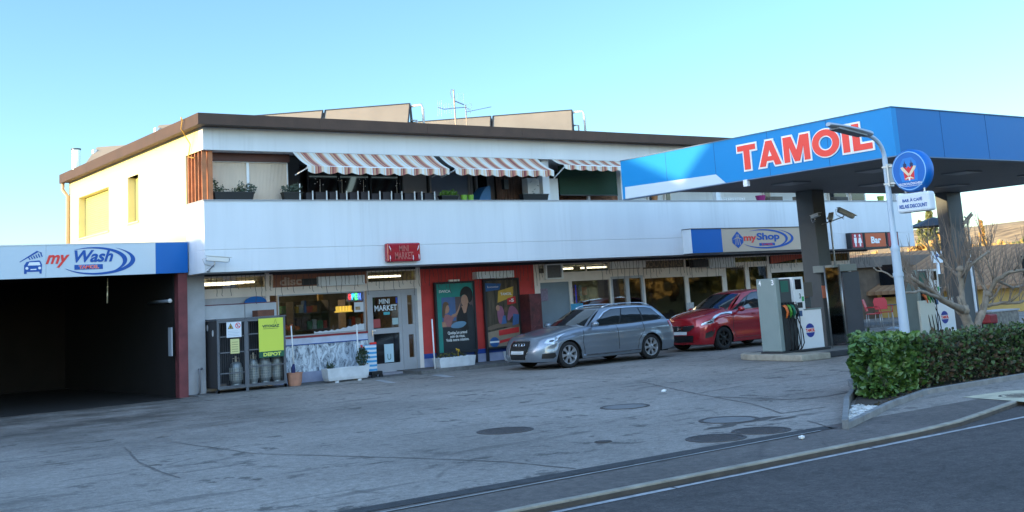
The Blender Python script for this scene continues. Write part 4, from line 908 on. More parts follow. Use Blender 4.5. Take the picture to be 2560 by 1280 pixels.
# ---- interiors: shelves with goods, lit tubes
gcol = [mat('goods_%d' % i, c, .6, var=.25, vscale=8) for i, c in enumerate(((.5, .06, .04), (.6, .35, .05), (.06, .14, .35), (.5, .5, .46), (.05, .22, .10), (.10, .05, .04), (.45, .14, .03)))]
def shelf(x, y, w, label, rz=0):
    t = thing('shop_shelf', (x, y, .02), label, 'shelf', 'shelves inside the shops')
    mb = MB()
    for z in (.3, .75, 1.2, 1.6): mb.box(x-w/2, x+w/2, y-.2, y+.2, z, z+.025)
    mb.box(x-w/2-.03, x-w/2, y-.2, y+.2, .02, 1.9); mb.box(x+w/2, x+w/2+.03, y-.2, y+.2, .02, 1.9); mb.box(x-w/2, x+w/2, y+.2, y+.22, .02, 1.9)
    mb.build('rack', mat('shelf_board', (.12, .09, .07), .7), t)
    for z in (.325, .775, 1.225, 1.625):
        xx = x-w/2+.06
        while xx < x+w/2-.1:
            ww = R_.uniform(.05, .16); hh = R_.uniform(.14, .3)
            if R_.random() < .85: bx('packet', gcol[R_.randrange(7)], xx, xx+ww, y-.18, y-.02, z+.001, z+hh, t)
            xx += ww+.02
for k, (x, y, w, lb) in enumerate(((12.0, 26.6, 1.1, 'shelf of packets behind the mini market window, left side'), (13.2, 27.6, 1.3, 'shelf of packets deeper inside the mini market'), (14.6, 26.9, .9, 'shelf of packets behind the mini market door'), (21.4, 27.4, 1.6, 'shelf of packets left of the sliding door'), (24.6, 26.8, 1.6, 'shelf of packets right of the sliding door'), (26.6, 27.5, 1.4, 'shelf of packets behind the glazed doors'),
    (12.6, 25.75, .9, 'low shelf of packets right behind the mini market window glass'), (20.9, 25.8, .9, 'shelf of packets close behind the first window of the right shop'), (24.1, 25.8, 1.0, 'shelf of packets close behind the window right of the sliding door'), (25.6, 25.85, .8, 'shelf of packets close behind the window left of the glazed doors'), (29.6, 26.0, 1.3, 'shelf of packets behind the windows right of the glazed doors'), (31.6, 26.6, 1.2, 'shelf of packets behind the last window at the bar'))):
    shelf(x, y, w, lb)
pk = MB(); q = PY(715, 795, 25.6)
for i in range(5): pk.ell((q.x+.1*i-.12, 25.6+.04*(i % 2), 1.27+.05*(i % 2)), .075, .07, .055, 10)
pk.build('pumpkins', mat('orange_goods', (.75, .16, .06), .5)); tag(COL.objects['pumpkins'], 'orange red bags heaped in the left corner of the mini market window', 'goods')
COL.objects['pumpkins'].name = 'orange_bags'
y_ = MB(); a, b_, c, e = PR(845, 766, 882, 779, 25.9); y_.box(a, b_, 25.9, 26.1, c-.0, c+.03)
for i in range(5): y_.box(a+(b_-a)*i/5+.01, a+(b_-a)*(i+.8)/5, 25.92, 26.05, c+.03, e)
tag(y_.build('yellow_display', mat('yellow_display', (.75, .52, .08), .5, emit=((.9, .55, .08), .5))), 'bright yellow tray of goods in the mini market window', 'display')
bx('bay_floor', wood_m, 11.3, 13.8, 25.3, 26.0, .9, 1.1, bld)
def tube(x0, x1, y, z, label):
    t = thing('tube_light', ((x0+x1)/2, y, z), label, 'light', 'lit ceiling tubes in the shops')
    mb = MB(); mb.tube([(x0, y, z), (x1, y, z)], .022, 8); mb.build('tube', lamp_on, t, smooth=True); bx('fitting', white_p, x0-.03, x1+.03, y-.05, y+.05, z+.03, z+.07, t)
tube(9.9, 11.3, 25.9, 2.42, 'lit tube behind the transom above the gas cage, nearest the street'); tube(9.9, 11.6, 27.3, 2.45, 'lit tube behind the transom above the gas cage, second one inwards')
tube(10.2, 11.9, 28.8, 2.48, 'lit tube above the gas cage, furthest inside'); tube(14.2, 15.5, 26.2, 2.42, 'lit tube above the mini market door, near one'); tube(14.8, 16.2, 27.6, 2.46, 'lit tube above the mini market door, far one')
tube(20.4, 21.4, 26.3, 2.42, 'lit tube right of the air conditioner box'); tube(21.7, 22.7, 26.3, 2.42, 'lit tube left of the sliding door')
for x, y, sz in ((12.5, 27, 2.5), (22, 27, 4), (27.5, 27, 4)):
    ld = bpy.data.lights.new('ceiling_lamp', 'AREA'); ld.shape = 'RECTANGLE'; ld.size = sz; ld.size_y = .4; ld.energy = 26 if x < 15 else 20; ld.color = (1, .75, .45)
    lo = bpy.data.objects.new('ceiling_lamp', ld); COL.objects.link(lo); lo.location = (x, y, 2.52)
bx('partition_wall', MATS['interior_wall'], 16.4, 16.5, 25.3, 30.9, .1, 2.59, bld)
bx('gold_pillar', mat('gold_drape', (.55, .36, .12), .5, var=.5, vscale=5), PY(797, 780, 26.2).x, PY(806, 780, 26.2).x+.03, 26.2, 26.26, .9, 2.5, bld)

# ---- icicle light strings under the parapet
def icicles(x0, x1, Y, label):
    mb = MB(); mb.tube([(x0, Y, 2.55), ((x0+x1)/2, Y, 2.535), (x1, Y, 2.55)], .005, 4); x = x0
    while x < x1:
        ln = R_.choice([.2, .3, .42, .5, .34])*R_.uniform(.8, 1.25); p = [(x, Y, 2.54)]; xx = x; z = 2.54
        while z > 2.54-ln: z -= .07; xx += R_.uniform(-.014, .014); p.append((xx, Y+R_.uniform(-.01, .01), z))
        p.append((xx+R_.uniform(.0, .03), Y, z-.03)); mb.tube(p, .0062, 3); x += R_.uniform(.09, .15)
    tag(mb.build('icicle_lights', mat('dark_wire', (.05, .04, .045), .6)), label, 'light string', 'unlit light strings under the parapet')
icicles(9.7, 15.5, 24.55, 'unlit icicle light string hanging over the mini market window and door')
icicles(15.6, 19.0, 24.55, 'unlit icicle light string hanging in front of the red wall')
icicles(21.0, 33.0, 24.5, 'unlit icicle light string from the sliding door to the right end')
# ================================================================== SIGNS ON THE PARAPET
ms = thing('shop_sign', (26, 23.1, 2.6), 'long beige and blue shop sign on the white parapet', 'sign')
a, b_, c, e = 23.2, 29.05, 2.60, 3.27; Fm = FY(23.15)
x1_, x2_ = PY(1805, 600, 23.15).x, PY(2057, 600, 23.15).x
bx('blue_end', sg_blue, a, x1_, 23.15, YP-.004, c, e, ms); bx('beige_panel', mat('sign_beige', (.52, .40, .29), .5, var=.04), x1_+.002, x2_, 23.15, YP-.004, c, e, ms); bx('blue_end', sg_blue, x2_+.002, b_, 23.15, YP-.004, c, e, ms)
bx('side_face', sg_white, a-.006, a-.001, 23.15, YP-.004, c, e, ms)
mb = MB(); mb.box(a-.02, b_+.01, 23.13, YP-.003, e+.001, e+.02); mb.box(a-.02, b_+.01, 23.13, YP-.003, c-.02, c-.001); mb.build('trim', darkm, ms)
X_ = lambda px, Y=23.15: PY(px, 600, Y).x
mid = (c+e)/2
def swoosh(F, u0, u1, v0, v1, mt, name, parent, th=.1):
    mb = MB(); cu = (u0+u1)/2; cv = (v0+v1)/2; ru = (u1-u0)/2; rv = (v1-v0)/2
    mb.fpoly(F, crescent(cu, cv, ru, rv, radians(-150), radians(62), th), .004, .007); mb.fpoly(F, crescent(cu-ru*.12, cv, ru*.90, rv*.97, radians(-62), radians(125), th*.9), .004, .0075)
    return mb.build(name, mt, parent)
swoosh(Fm, X_(1850), X_(1984), c+.06, e-.03, tx_blue, 'oval_swoosh', ms, .13)
text(Fm, 'my', (X_(1859), X_(1891), mid-.09, mid+.10), tx_red, 'lettering', ms, bold=.035)
text(Fm, 'Shop', (X_(1892), X_(1949), mid-.08, mid+.19), tx_blue, 'lettering', ms, bold=.035)
mb = MB(); mb.fbox(Fm, X_(1897), X_(1936), mid-.19, mid-.11, .004, .006); mb.build('name_strip', tx_blue, ms); text(Fm, 'TAMOIL', (X_(1902), X_(1931), mid-.175, mid-.125), tx_red, 'lettering', ms, bold=.02, w=.007)
mb = MB(); u = X_(1844); mb.fpoly(Fm, [(u, mid-.24), (u+.23, mid-.08), (u+.23, mid+.06), (u, mid+.25), (u-.23, mid+.06), (u-.23, mid-.08)], .004, .006, 0)
for k in (-1, 0, 1): mb.fpoly(Fm, [(u+k*.10-.012, mid-.14), (u+k*.10+.012, mid-.14), (u+k*.04+.008, mid+.16), (u+k*.04-.008, mid+.16)], .006, .008, 1)
mb.fpoly(Fm, [(u-.2, mid+.01), (u, mid+.09), (u+.2, mid+.01), (u, mid+.05)], .006, .008, 1); mb.build('gift_emblem', [tx_blue, MATS['sign_beige']], ms)
def boxsign(px0, px1, z0, z1, mt, label, Y=23.3, name='sign'):
    a = PY(px0, 600, Y).x; b_ = PY(px1, 600, Y).x; t = thing(name, ((a+b_)/2, Y, z0), label, 'sign', None)
    bx('casing', darkm, a-.06, b_+.05, Y+.01, YP-.004, z0-.04, z1+.03, t); bx('front_panel', mt, a, b_, Y, Y+.009, z0, z1, t); return t, a, b_, FY(Y)
srd = mat('sign_dark_red', (.40, .02, .04), .4, coat=.2); sor = mat('sign_orange_brown', (.52, .085, .02), .4, coat=.2)
t, a, b_, F_ = boxsign(2131, 2157, 2.60, 3.04, srd, 'red toilet sign with white man and woman figures on the parapet')
mb = MB(); w = b_-a
for k, cx in enumerate((a+w*.28, a+w*.72)):
    mb.fpoly(F_, disc(cx, 2.97, .045), .002, .005)
    if k == 0: mb.fpoly(F_, [(cx-.07, 2.91), (cx+.07, 2.91), (cx+.06, 2.74), (cx+.035, 2.74), (cx+.03, 2.63), (cx-.03, 2.63), (cx-.035, 2.74), (cx-.06, 2.74)], .002, .005)
    else: mb.fpoly(F_, [(cx-.05, 2.91), (cx+.05, 2.91), (cx+.10, 2.74), (cx+.04, 2.74), (cx+.03, 2.63), (cx-.03, 2.63), (cx-.04, 2.74), (cx-.10, 2.74)], .002, .005)
mb.build('pictogram', tx_white, t)
t, a, b_, F_ = boxsign(2164, 2214, 2.60, 3.04, sor, 'orange brown sign reading Bar on the parapet'); w = b_-a
text(F_, 'Bar', (a+w*.26, a+w*.76, 2.71, 2.93), tx_white, 'lettering', t, bold=.04)
t, a, b_, F_ = boxsign(2221, 2245, 2.60, 3.04, srd, 'red sign with a white pictogram right of the Bar sign'); w = b_-a
mb = MB(); mb.fpoly(F_, disc(a+w*.35, 2.95, .04), .002, .005); mb.fpoly(F_, [(a+w*.3, 2.9), (a+w*.45, 2.9), (a+w*.5, 2.8), (a+w*.75, 2.8), (a+w*.85, 2.66), (a+w*.75, 2.66), (a+w*.62, 2.74), (a+w*.32, 2.74)], .002, .005); mb.build('pictogram', tx_white, t)
# red mini market box sign
t = thing('mini_market_sign', (14.1, 23.35, 2.8), 'red box sign with faint Mini Market lettering on the parapet', 'sign')
a, b_, c, e = PR(967, 608, 1053, 654, 23.36); gl = mat('sign_glossy_red', (.36, .012, .025), .18, coat=.6)
bx('panel', gl, a, b_, 23.36, YP-.004, c+.02, e, t, .03)
F_ = FY(23.36); fl = mat('faint_letters', (.42, .09, .07), .5)
text(F_, 'MINI', (a+.32, a+.58, e-.20, e-.06), fl, 'lettering', t, bold=.03); text(F_, 'MARKET', (a+.20, a+.70, c+.07, c+.24), fl, 'lettering', t, bold=.03)
cl_ = MB()
for (u, v, du) in ((a+.05, e-.06, .05), (b_-.05, e-.06, -.05), (a+.07, c+.17, -.0), (b_-.06, c+.18, .0), (b_-.22, c+.16, 0)):
    cl_.tube([F_.p(u, v, .01), F_.p(u+du*.5, v-.07, .02), F_.p(u+du, v-.13, .01)], [.006, .013, .006], 6)
cl_.build('clip', mat('clip_pale', (.75, .6, .62), .3), t, smooth=True)  # pale strokes drawn as white highlights on the red box
# security camera on the left corner
def cctv(p, d, label, s=1.0, arm=None):
    t = thing('security_camera', p, label, 'security camera'); d = V(d).normalized(); r = d.cross(V((0, 0, 1))).normalized(); u = r.cross(d)
    F = Fr(p, d, u)   # u along the body, v up, w = side
    mb = MB(); mb.fbox(F, -.2*s, .2*s, -.045*s, .045*s, -.05*s, .05*s); mb.build('housing', mat('camera_white', (.62, .62, .60), .4), t, bevel=.012*s)
    mb = MB(); mb.fbox(F, -.22*s, .25*s, .046*s, .056*s, -.06*s, .06*s); mb.build('sunshield', mat('camera_shield', (.66, .66, .64), .4), t)
    mb = MB(); mb.lathe([(0, 0), (.035*s, 0), (.035*s, .012)], F.p(.2*s, 0), d, 12); mb.build('lens', dk_glass, t)
    mb = MB(); a = F.p(-.05*s, -.045*s); arm = V(arm) if arm else a+V((0, .1, -.12)); mb.tube([a, a+V((0, 0, -.05*s)), arm], .014*s, 6); mb.ell(arm, .035*s, .035*s, .035*s, 8)
    mb.tube([F.p(-.2*s, 0), F.p(-.27*s, -.02), F.p(-.22*s, -.13), a+V((0, 0, -.1*s))], .007*s, 5); mb.build('bracket', steel, t)
    return t
q = PY(545, 648, 23.2); cctv((q.x, 23.22, q.z), (1, -.25, -.12), 'white security camera under the left corner of the parapet', 1.15, (PY(528, 674, 23.3).x, 23.45, 2.62))

# ================================================================== CAR WASH BAY
wash_w = mat('wash_fascia_white', (.50, .59, .66), .4, var=.05, vscale=.7)
cw = thing('car_wash_bay', (9.1, 24.4, 0), 'flat roofed dark car wash bay with white and blue fascia', 'car wash')
Yw = 24.4; Fw = FY(Yw)
zb0, zb1 = 2.635, 3.29
bl = PY(389, 640, Yw).x
sp_ = PY(115, 640, Yw).x
bx('white_fascia', wash_w, 0, sp_-.002, Yw, Yw+.12, zb0, zb1, cw); bx('white_fascia', wash_w, sp_+.002, bl-.002, Yw, Yw+.12, zb0, zb1, cw); bx('blue_fascia', sg_blue, bl, X0-.03, Yw, Yw+.12, zb0, zb1, cw)
bx('roof', mat('bay_roof', (.3, .3, .29), .9, var=.2), 0, X0-.01, Yw+.121, 33.4, 3.0, 3.12, cw)
bx('fascia_cap', mat('cap_white', (.7, .7, .7), .4), 0, X0-.03, Yw-.01, Yw+.13, zb1+.001, zb1+.02, cw)
bay_black = mat('sooty_wall', (.010, .008, .0075), .95, var=.5, vscale=1.5)  # near-black colour for the bay walls and ceiling
bx('right_wall', bay_black, X0-.25, X0-.01, Yw+.3, 33.3, 0, 2.99, cw); bx('back_wall', bay_black, 0, X0-.26, 33.1, 33.3, 0, 2.99, cw); bx('left_wall', bay_black, 0, .2, Yw+.2, 33.05, 0, 2.99, cw)
bx('bay_ceiling', bay_black, .25, X0-.26, Yw+.2, 33.05, 2.90, 2.98, cw)
bx('red_pillar', mat('faded_red_paint', (.16, .038, .042), .7, var=.4, vscale=3), X0-.23, X0-.03, Yw+.06, Yw+.29, 0, 2.63, cw)
sheet('bay_floor', [(.2, 24.2), (8.9, 24.2), (8.9, 33.0), (.2, 33.0)], .005, mat('wet_dirty_floor', (.022, .019, .017), .6, var=.5, vscale=2))
q = PR(428, 817, 443, 890, 24.6); o = bx('switch_cabinet', mat('cabinet_grey', (.35, .38, .42), .6), X0-.36, X0-.335, 24.55, 24.75, PY(436, 890, 24.5).z, PY(436, 818, 24.5).z, cw)
tl = thing('bay_tube_light', (8.5, 26, 2.2), 'unlit white tube lamp on the right wall of the wash bay', 'light')
mb = MB(); p0 = PX(372, 757, X0-.3); p1 = PX(425, 752, X0-.3); mb.tube([p0, p1], .035, 10); mb.build('tube', mat('unlit_tube', (.22, .25, .3), .4), tl, smooth=True); mb = MB(); mb.ell(p1, .05, .05, .05, 8); mb.build('end_cap', white_p, tl)
st = thing('hanging_rod', (7.2, 26, 2.1), 'short shiny rod hanging from the ceiling inside the wash bay', 'rod')
p0 = PY(269, 695, 25.2); p1 = PY(268, 758, 25.2); mb = MB(); mb.tube([p0, p0.lerp(p1, .35)], .012, 6); mb.tube([p0.lerp(p1, .35), p1], .016, 6); mb.ell(p0.lerp(p1, .35), .022, .022, .022, 6); mb.build('rod', mat('rod_bright', (.8, .68, .45), .3, .6), st, smooth=True)
# lettering on the wash fascia
Xw = lambda px, py=650: PY(px, py, Yw).x
mid = 2.96
swoosh(Fw, Xw(150), Xw(338), 2.66, 3.24, tx_blue, 'oval_swoosh', cw, .11)
text(Fw, 'my', (Xw(114), Xw(174), mid-.13, mid+.13), tx_red, 'lettering', cw, bold=.03, shear=.35)
text(Fw, 'Wash', (Xw(186), Xw(283), mid-.04, mid+.21), tx_blue, 'lettering', cw, bold=.03, shear=.3)
mb = MB(); mb.fbox(Fw, Xw(186), Xw(257), mid-.185, mid-.085, .004, .006); mb.build('name_strip', tx_blue, cw); text(Fw, 'TAMOIL', (Xw(197), Xw(247), mid-.17, mid-.1), tx_red, 'lettering', cw, bold=.03, w=.007, outline=.03, omat=tx_white)
# wash emblem: car front under a brush
mb = MB(); u = Xw(83); v = 2.70; k = .0078
def wpt(px, py): q = PY(px, py, Yw); return (q.x, q.z)
car_o = [wpt(*p) for p in ((60, 685), (60, 664), (66, 655), (71, 654), (75, 653), (98, 651), (101, 653), (105, 661), (104, 684), (99, 684), (98, 679), (67, 680), (66, 685))]
mb.fpoly(Fw, car_o, .004, .006, 0)
mb.fpoly(Fw, [wpt(*p) for p in ((69, 664), (73, 656), (98, 655), (101, 663))], .006, .0075, 1)
for cx in ((67, 671), (99, 670)): q = wpt(*cx); mb.fpoly(Fw, disc(q[0], q[1], .028), .006, .0075, 1)
mb.fpoly(Fw, [wpt(*p) for p in ((76, 673), (91, 672), (91, 674.5), (76, 675.5))], .006, .0075, 1)
mb.fpoly(Fw, [wpt(*p) for p in ((48, 655), (50, 656), (96, 630), (104, 634), (105, 632), (92, 627))], .004, .006, 0)
for i in range(6):
    x = 70+i*6; mb.fpoly(Fw, [wpt(*p) for p in ((x, 644-i*2.3), (x+2.5, 643-i*2.3), (x+7, 649-i*1.5), (x+4, 650-i*1.5))], .004, .006, 0)
mb.build('wash_emblem', [tx_blue, sg_white], cw)

# ================================================================== FUEL CANOPY
CX, CY0, CYe, CX1, CYb = 17.68, 12.35, 19.72, 28.1, 18.2
zc0, zc1 = 3.74, 4.62
cn = thing('fuel_canopy', (CX, CY0, 0), 'big blue flat fuel station canopy with red lettering on two dark columns', 'canopy')
FC = FX(CX)
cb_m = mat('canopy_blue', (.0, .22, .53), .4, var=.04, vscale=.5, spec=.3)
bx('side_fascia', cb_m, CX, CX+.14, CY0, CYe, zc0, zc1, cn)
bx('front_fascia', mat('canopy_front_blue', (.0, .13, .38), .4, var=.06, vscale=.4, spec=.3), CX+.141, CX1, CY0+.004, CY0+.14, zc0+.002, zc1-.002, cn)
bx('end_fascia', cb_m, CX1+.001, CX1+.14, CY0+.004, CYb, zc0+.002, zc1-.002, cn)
mb = MB(); mb.box(CX-.015, CX+.15, CY0-.015, CYe, zc1+.001, zc1+.018); mb.box(CX+.151, CX1+.15, CY0-.015, CY0+.15, zc1+.001, zc1+.018); mb.box(CX-.012, CX+.15, CY0-.012, CYe, zc0-.02, zc0-.001); mb.box(CX+.151, CX1+.15, CY0-.012, CY0+.15, zc0-.02, zc0-.001)
mb.build('edge_trim', mat('canopy_trim', (.10, .16, .24), .5), cn)
so_m = mat('soffit_dark_grey', (.17, .165, .165), .6, var=.15, vscale=1)
mb = MB(); y = CY0+.145
while y < CYb-.05: mb.box(CX+.145, CX1-.002, y, min(y+.292, CYb), zc0+.01, zc0+.05); y += .3
mb.box(CX+.15, CX1-.01, CY0+.15, CYb-.01, zc0+.051, zc0+.06); mb.build('soffit', so_m, cn)
bx('roof_deck', so_m, CX+.145, CX1-.002, CY0+.145, CYb, zc1-.1, zc1-.06, cn)
bx('rear_fascia', darkm, CX+.145, CX1, CYb+.001, CYb+.1, zc0+.01, zc1-.06, cn)
for x in (19.6, 22.6, 25.6):
    for y in (14.2, 16.4):
        mb = MB(); mb.box(x-.3, x+.3, y-.3, y+.3, zc0-.02, zc0+.009); mb.build('canopy_light', mat('unlit_lens', (.22, .23, .25), .4), cn)
mb = MB(); q = [PX(px, py, CX) for px, py in ((1563, 468), (1790, 436), (1815, 459), (1564, 497.5))]
mb.fpoly(FC, [(-p.y, p.z) for p in q[:2]]+[(-q[2].y, zc0), (-q[3].y, zc0)], .002, .006); mb.build('pale_stripe', mat('canopy_pale_stripe', (.52, .62, .66), .4, coat=.2), cn)
def U(px, py): p = PX(px, py, CX); return (-p.y, p.z)
ua = U(1843, 400)[0]; ub = U(2188, 350)[0]
def offs(p, d):
    a = sum(p[i][0]*p[(i+1) % len(p)][1]-p[(i+1) % len(p)][0]*p[i][1] for i in range(len(p)))
    if a < 0: p = p[::-1]
    o = []
    for i in range(len(p)):
        A, B, C = V(p[i-1]), V(p[i]), V(p[(i+1) % len(p)]); d1 = (B-A).normalized(); d2 = (C-B).normalized(); n1 = V((d1.y, -d1.x)); n2 = V((d2.y, -d2.x)); n = (n1+n2)
        n = n.normalized() if n.length > 1e-6 else n1; k = d/max(.45, n.dot(n1)); o.append((B.x+n.x*k, B.y+n.y*k))
    return o
LT = {'T': (.80, [[(0, 1), (.80, 1), (.80, .78), (.53, .78), (.53, 0), (.27, 0), (.27, .78), (0, .78)]]),
      'A': (.94, [[(0, 0), (.26, 0), (.58, 1), (.34, 1)], [(.94, 0), (.68, 0), (.36, 1), (.60, 1)], [(.22, .20), (.72, .20), (.66, .38), (.28, .38)]]),
      'M': (1.06, [[(0, 0), (.23, 0), (.23, .62), (.43, 0), (.63, 0), (.83, .62), (.83, 0), (1.06, 0), (1.06, 1), (.72, 1), (.53, .42), (.34, 1), (0, 1)]]),
      'I': (.25, [[(0, 0), (.25, 0), (.25, 1), (0, 1)]]), 'L': (.70, [[(0, 0), (.70, 0), (.70, .22), (.26, .22), (.26, 1), (0, 1)]]), 'O': (1.04, [])}
mb = MB(); u = 0; tot = sum(LT[c][0] for c in 'TAMOIL')+.13*5; hh = .50; vb = 3.935; sx = (ub-ua-.10)/tot; kk = 0
for c in 'TAMOIL':
    wd, ps_ = LT[c]; f_ = lambda p: (ua+.05+(u+p[0])*sx, vb+p[1]*hh)
    if c == 'O':
        n = 40; o_ = disc(.52, .5, .53, .52, n); i_ = disc(.52, .5, .26, .29, n)
        for (ro, ri_, w_, m_) in ((.03, -.03, .024, 1), (0, 0, .032, 0)):
            P = [f_((.52+(.53+ro*1.0)*cos(2*pi*k/n), .5+(.52+ro*1.5)*sin(2*pi*k/n))) for k in range(n)]+[f_((.52+(.27+ri_)*cos(2*pi*k/n), .5+(.28+ri_*1.5)*sin(2*pi*k/n))) for k in range(n)]
            V_ = [FC.p(a, b, w_) for a, b in P]+[FC.p(a, b, .003) for a, b in P]
            mb.add(V_, [(k, (k+1) % n, n+(k+1) % n, n+k) for k in range(n)]+[(2*n+k, 2*n+(k+1) % n, (k+1) % n, k) for k in range(n)]+[(3*n+(k+1) % n, 3*n+k, n+k, n+(k+1) % n) for k in range(n)], m_)
    else:
        for p in ps_:
            kk += 1; q = [f_(x) for x in p]; mb.fpoly(FC, offs(q, .036), .003, .018+.0008*(kk % 5), 1); mb.fpoly(FC, q, .003, .030+.0008*(kk % 5), 0)
    u += wd+.13
mb.build('canopy_lettering', [mat('canopy_letter_red', C255(236, 60, 46), .4), tx_white], cn)
colm = mat('column_grey', (.085, .092, .095), .55, var=.12, vscale=2)
for k, (x0, x1, y0, y1) in enumerate(((21.76, 22.2, 17.62, 18.12), (27.47, 28.15, 17.8, 18.15))):
    o = bx('column', colm, x0, x1, y0, y1, 0, zc0+.009, cn, .02)
    mb = MB(); mb.tube([(x1+.05, y0-.06, .12), (x1+.05, y0-.06, 3.0), (x1-.02, y0-.03, 3.08)], .022, 7); mb.build('conduit', steel, cn, smooth=True)
mb = MB()
for k in range(1, 5): mb.box(CX-.002, CX+.001, CY0+k*1.47-.004, CY0+k*1.47+.004, zc0+.002, zc1-.002)
for k in range(1, 7): mb.box(CX+k*1.5-.004, CX+k*1.5+.004, CY0+.001, CY0+.005, zc0+.004, zc1-.004)
mb.build('panel_joints', mat('joint_blue', (.0, .05, .16), .6), cn)
mb = MB(); q = U(1866, 468); mb.fbox(FC, q[0]-.05, q[0]+.06, 3.60, 3.735, -.05, .03); mb.build('speaker_box', white_p, cn)
mb = MB(); mb.box(26.9, 27.0, 14.8, 14.9, 3.58, 3.74); mb.build('junction_box', darkm, cn)
# cameras on the first column
cctv(V((21.66, 17.5, 3.12)), (-.3, -.9, .12), 'dark security camera on the left of the first canopy column', .8, (21.8, 17.7, 3.0))
cctv(V((22.02, 17.35, 3.06)), (-.75, -.45, -.38), 'pale security camera in the middle of the first canopy column', .95, (22.0, 17.65, 2.92))
cctv(V((22.65, 17.4, 3.16)), (.9, -.25, -.42), 'beige security camera on the right of the first canopy column', 1.1, (22.2, 17.7, 2.95))
q = PY(2415, 547, 17.5); cctv(V((q.x+.1, 17.5, q.z)), (.5, -.4, .65), 'small security camera on the right of the second canopy column', .8, (28.1, 17.85, q.z-.15))

# ------------------------------------------------------------------ pump island and dispensers
isl = mat('island_concrete', (.24, .23, .21), .8, var=.3, vscale=4)
isb = mat('island_black_kerb', (.035, .035, .038), .7, var=.3)
t = thing('pump_island', (20.5, 17.3, 0), 'low concrete pump island with pale rounded kerb end', 'kerb')
yi0, yi1 = 16.15, 18.3
bx('slab', isl, 19.7, 29.6, yi0+.14, yi1-.14, 0, .115, t); bx('kerb_front', isb, 19.75, 29.6, yi0, yi0+.139, 0, .12, t, .02); bx('kerb_back', isb, 19.75, 29.6, yi1-.139, yi1, 0, .12, t, .02)
mb = MB(); F = Fr((0, 0, 0), (1, 0, 0), (0, 1, 0)); mb.fpoly(F, [(19.70, yi0-.25), (19.70, yi1), (19.35, yi1-.2), (19.15, yi1-.6), (18.95, yi0+.3), (18.9, yi0-.15)], 0, .13); mb.build('kerb_end', mat('island_end', (.36, .32, .25), .8, var=.25, vscale=5), t, bevel=.02)
grm = mat('dispenser_grey', (.22, .27, .255), .45, var=.06); grd = mat('dispenser_dark', (.05, .062, .065), .45, var=.1)
def dispenser(ox, oy, label, nums=('4', '3')):
    """local frame: front left corner at ox, oy"""
    z0 = .12; t = thing('fuel_dispenser', (ox, oy, z0), label, 'fuel pump', 'fuel dispensers on the island')
    B = lambda nm, m_, x0, x1, y0, y1, a, b, bev=.008, par=None: bx(nm, m_, ox+x0, ox+x1, oy+y0, oy+y1, a, b, par or t, bev)
    B('base_plate', darkm, -.02, 1.6, -.02, .58, z0, z0+.05)
    mb = MB(); F = FX(ox)
    # side shield with shallow bow
    B('side_shield', grm, 0, .13, 0, .55, z0+.05, 1.73, .02)
    for n_, px in zip(nums, (1902, 1925)):
        q = PX(px, 702, 19.28) if ox < 22 else None
        u = -(oy+ (.44 if n_ == nums[0] else .08)); text(F, n_, (u-.035, u+.035, 1.58, 1.70), tx_white, 'pump_number', t, bold=.03, w=.001)
    B('nozzle_housing', grd, .132, .58, .04, .51, z0+.05, 1.70, .01)
    B('display_panel', mat('pump_green', (.01, .13, .09), .4), .20, .44, .034, .0395, 1.42, 1.66, 0)
    o = B('payment_tower', white_p, .52, .86, -.04, .38, 1.02, 1.73, .01)
    B('screen', dk_glass, .58, .78, -.048, -.0405, 1.46, 1.68, 0, o)
    B('keypad', black_m, .60, .76, -.046, -.0405, 1.06, 1.18, 0, o)
    B('tower_foot', white_p, .50, .80, -.03, .3, .84, 1.019, .005)
    B('sticker', mat('sticker_navy', (.03, .09, .22), .5), .58, .74, -.035, -.0305, .88, 1.0, 0)
    text(FY(oy-.041), '3', (ox+.68, ox+.73, 1.26, 1.37), tx_dark, 'pump_number', t, w=.001, bold=.02)
    B('green_mark', mat('mark_green', (.03, .35, .10), .5), .76, .83, -.0465, -.0405, 1.20, 1.30, 0)
    B('rear_cover', mat('cover_brown', (.09, .075, .06), .6), .90, 1.32, .10, .45, 1.28, 1.60, .01)
    B('cabinet', white_p, .56, 1.42, .0, .5, z0+.05, 1.0, .012)
    B('cabinet_top', grm, .88, 1.43, -.01, .52, 1.002, 1.03, .004)
    B('rear_cabinet', grd, .60, 1.40, .24, .52, 1.04, 1.27, .01)
    F = FY(oy); cu = ox+.98; cv = .56; r = .15
    mb = MB(); mb.fpoly(F, disc(cu, cv, r), .002, .005); mb.build('logo_disc', mat('logo_navy', (.008, .03, .26), .4), t)
    mb = MB(); mb.fbox(F, cu-.165, cu+.165, cv-.045, cv+.05, .005, .007); mb.build('logo_bar', tx_white, t)
    text(F, 'TAMOIL', (cu-.155, cu+.155, cv-.035, cv+.04), tx_red, 'logo_lettering', t, bold=.05, w=.007, thick=.002)
    # four nozzles with hoses
    cols = [(.55, .13, .03), (.09, .33, .04), (.01, .16, .09), (.02, .02, .02)]
    for k in range(4):
        x = ox+.17+k*.11; mb = MB(); y = oy-.02
        mb.tube([(x, y+.05, 1.16), (x+.02, y-.05, 1.1), (x+.04, y-.07, .98), (x+.03, y-.02, .86)], [.028, .034, .03, .02], 7); mb.tube([(x, y, 1.12), (x-.01, y-.10, 1.05), (x+.02, y-.11, .93)], .009, 5)
        o = mb.build('nozzle', mat('nozzle_%d' % k, cols[k], .4), t, smooth=True)
        hs_ = MB(); hs_.tube([(x+.03, y-.03, .88), (x+.02+.03*k, y-.08, .6), (x+.06+.02*k, y-.09, .32), (x+.07, y-.05, .2), (x+.1, y+.02, .18)], .013, 6); hs_.tube([(x+.05, y-.02, 1.2), (x+.09, y-.06, .9), (x+.06, y-.07, .5), (x+.08, y-.03, .2)], .011, 6)
        hs_.build('hose', rubber, o, smooth=True)
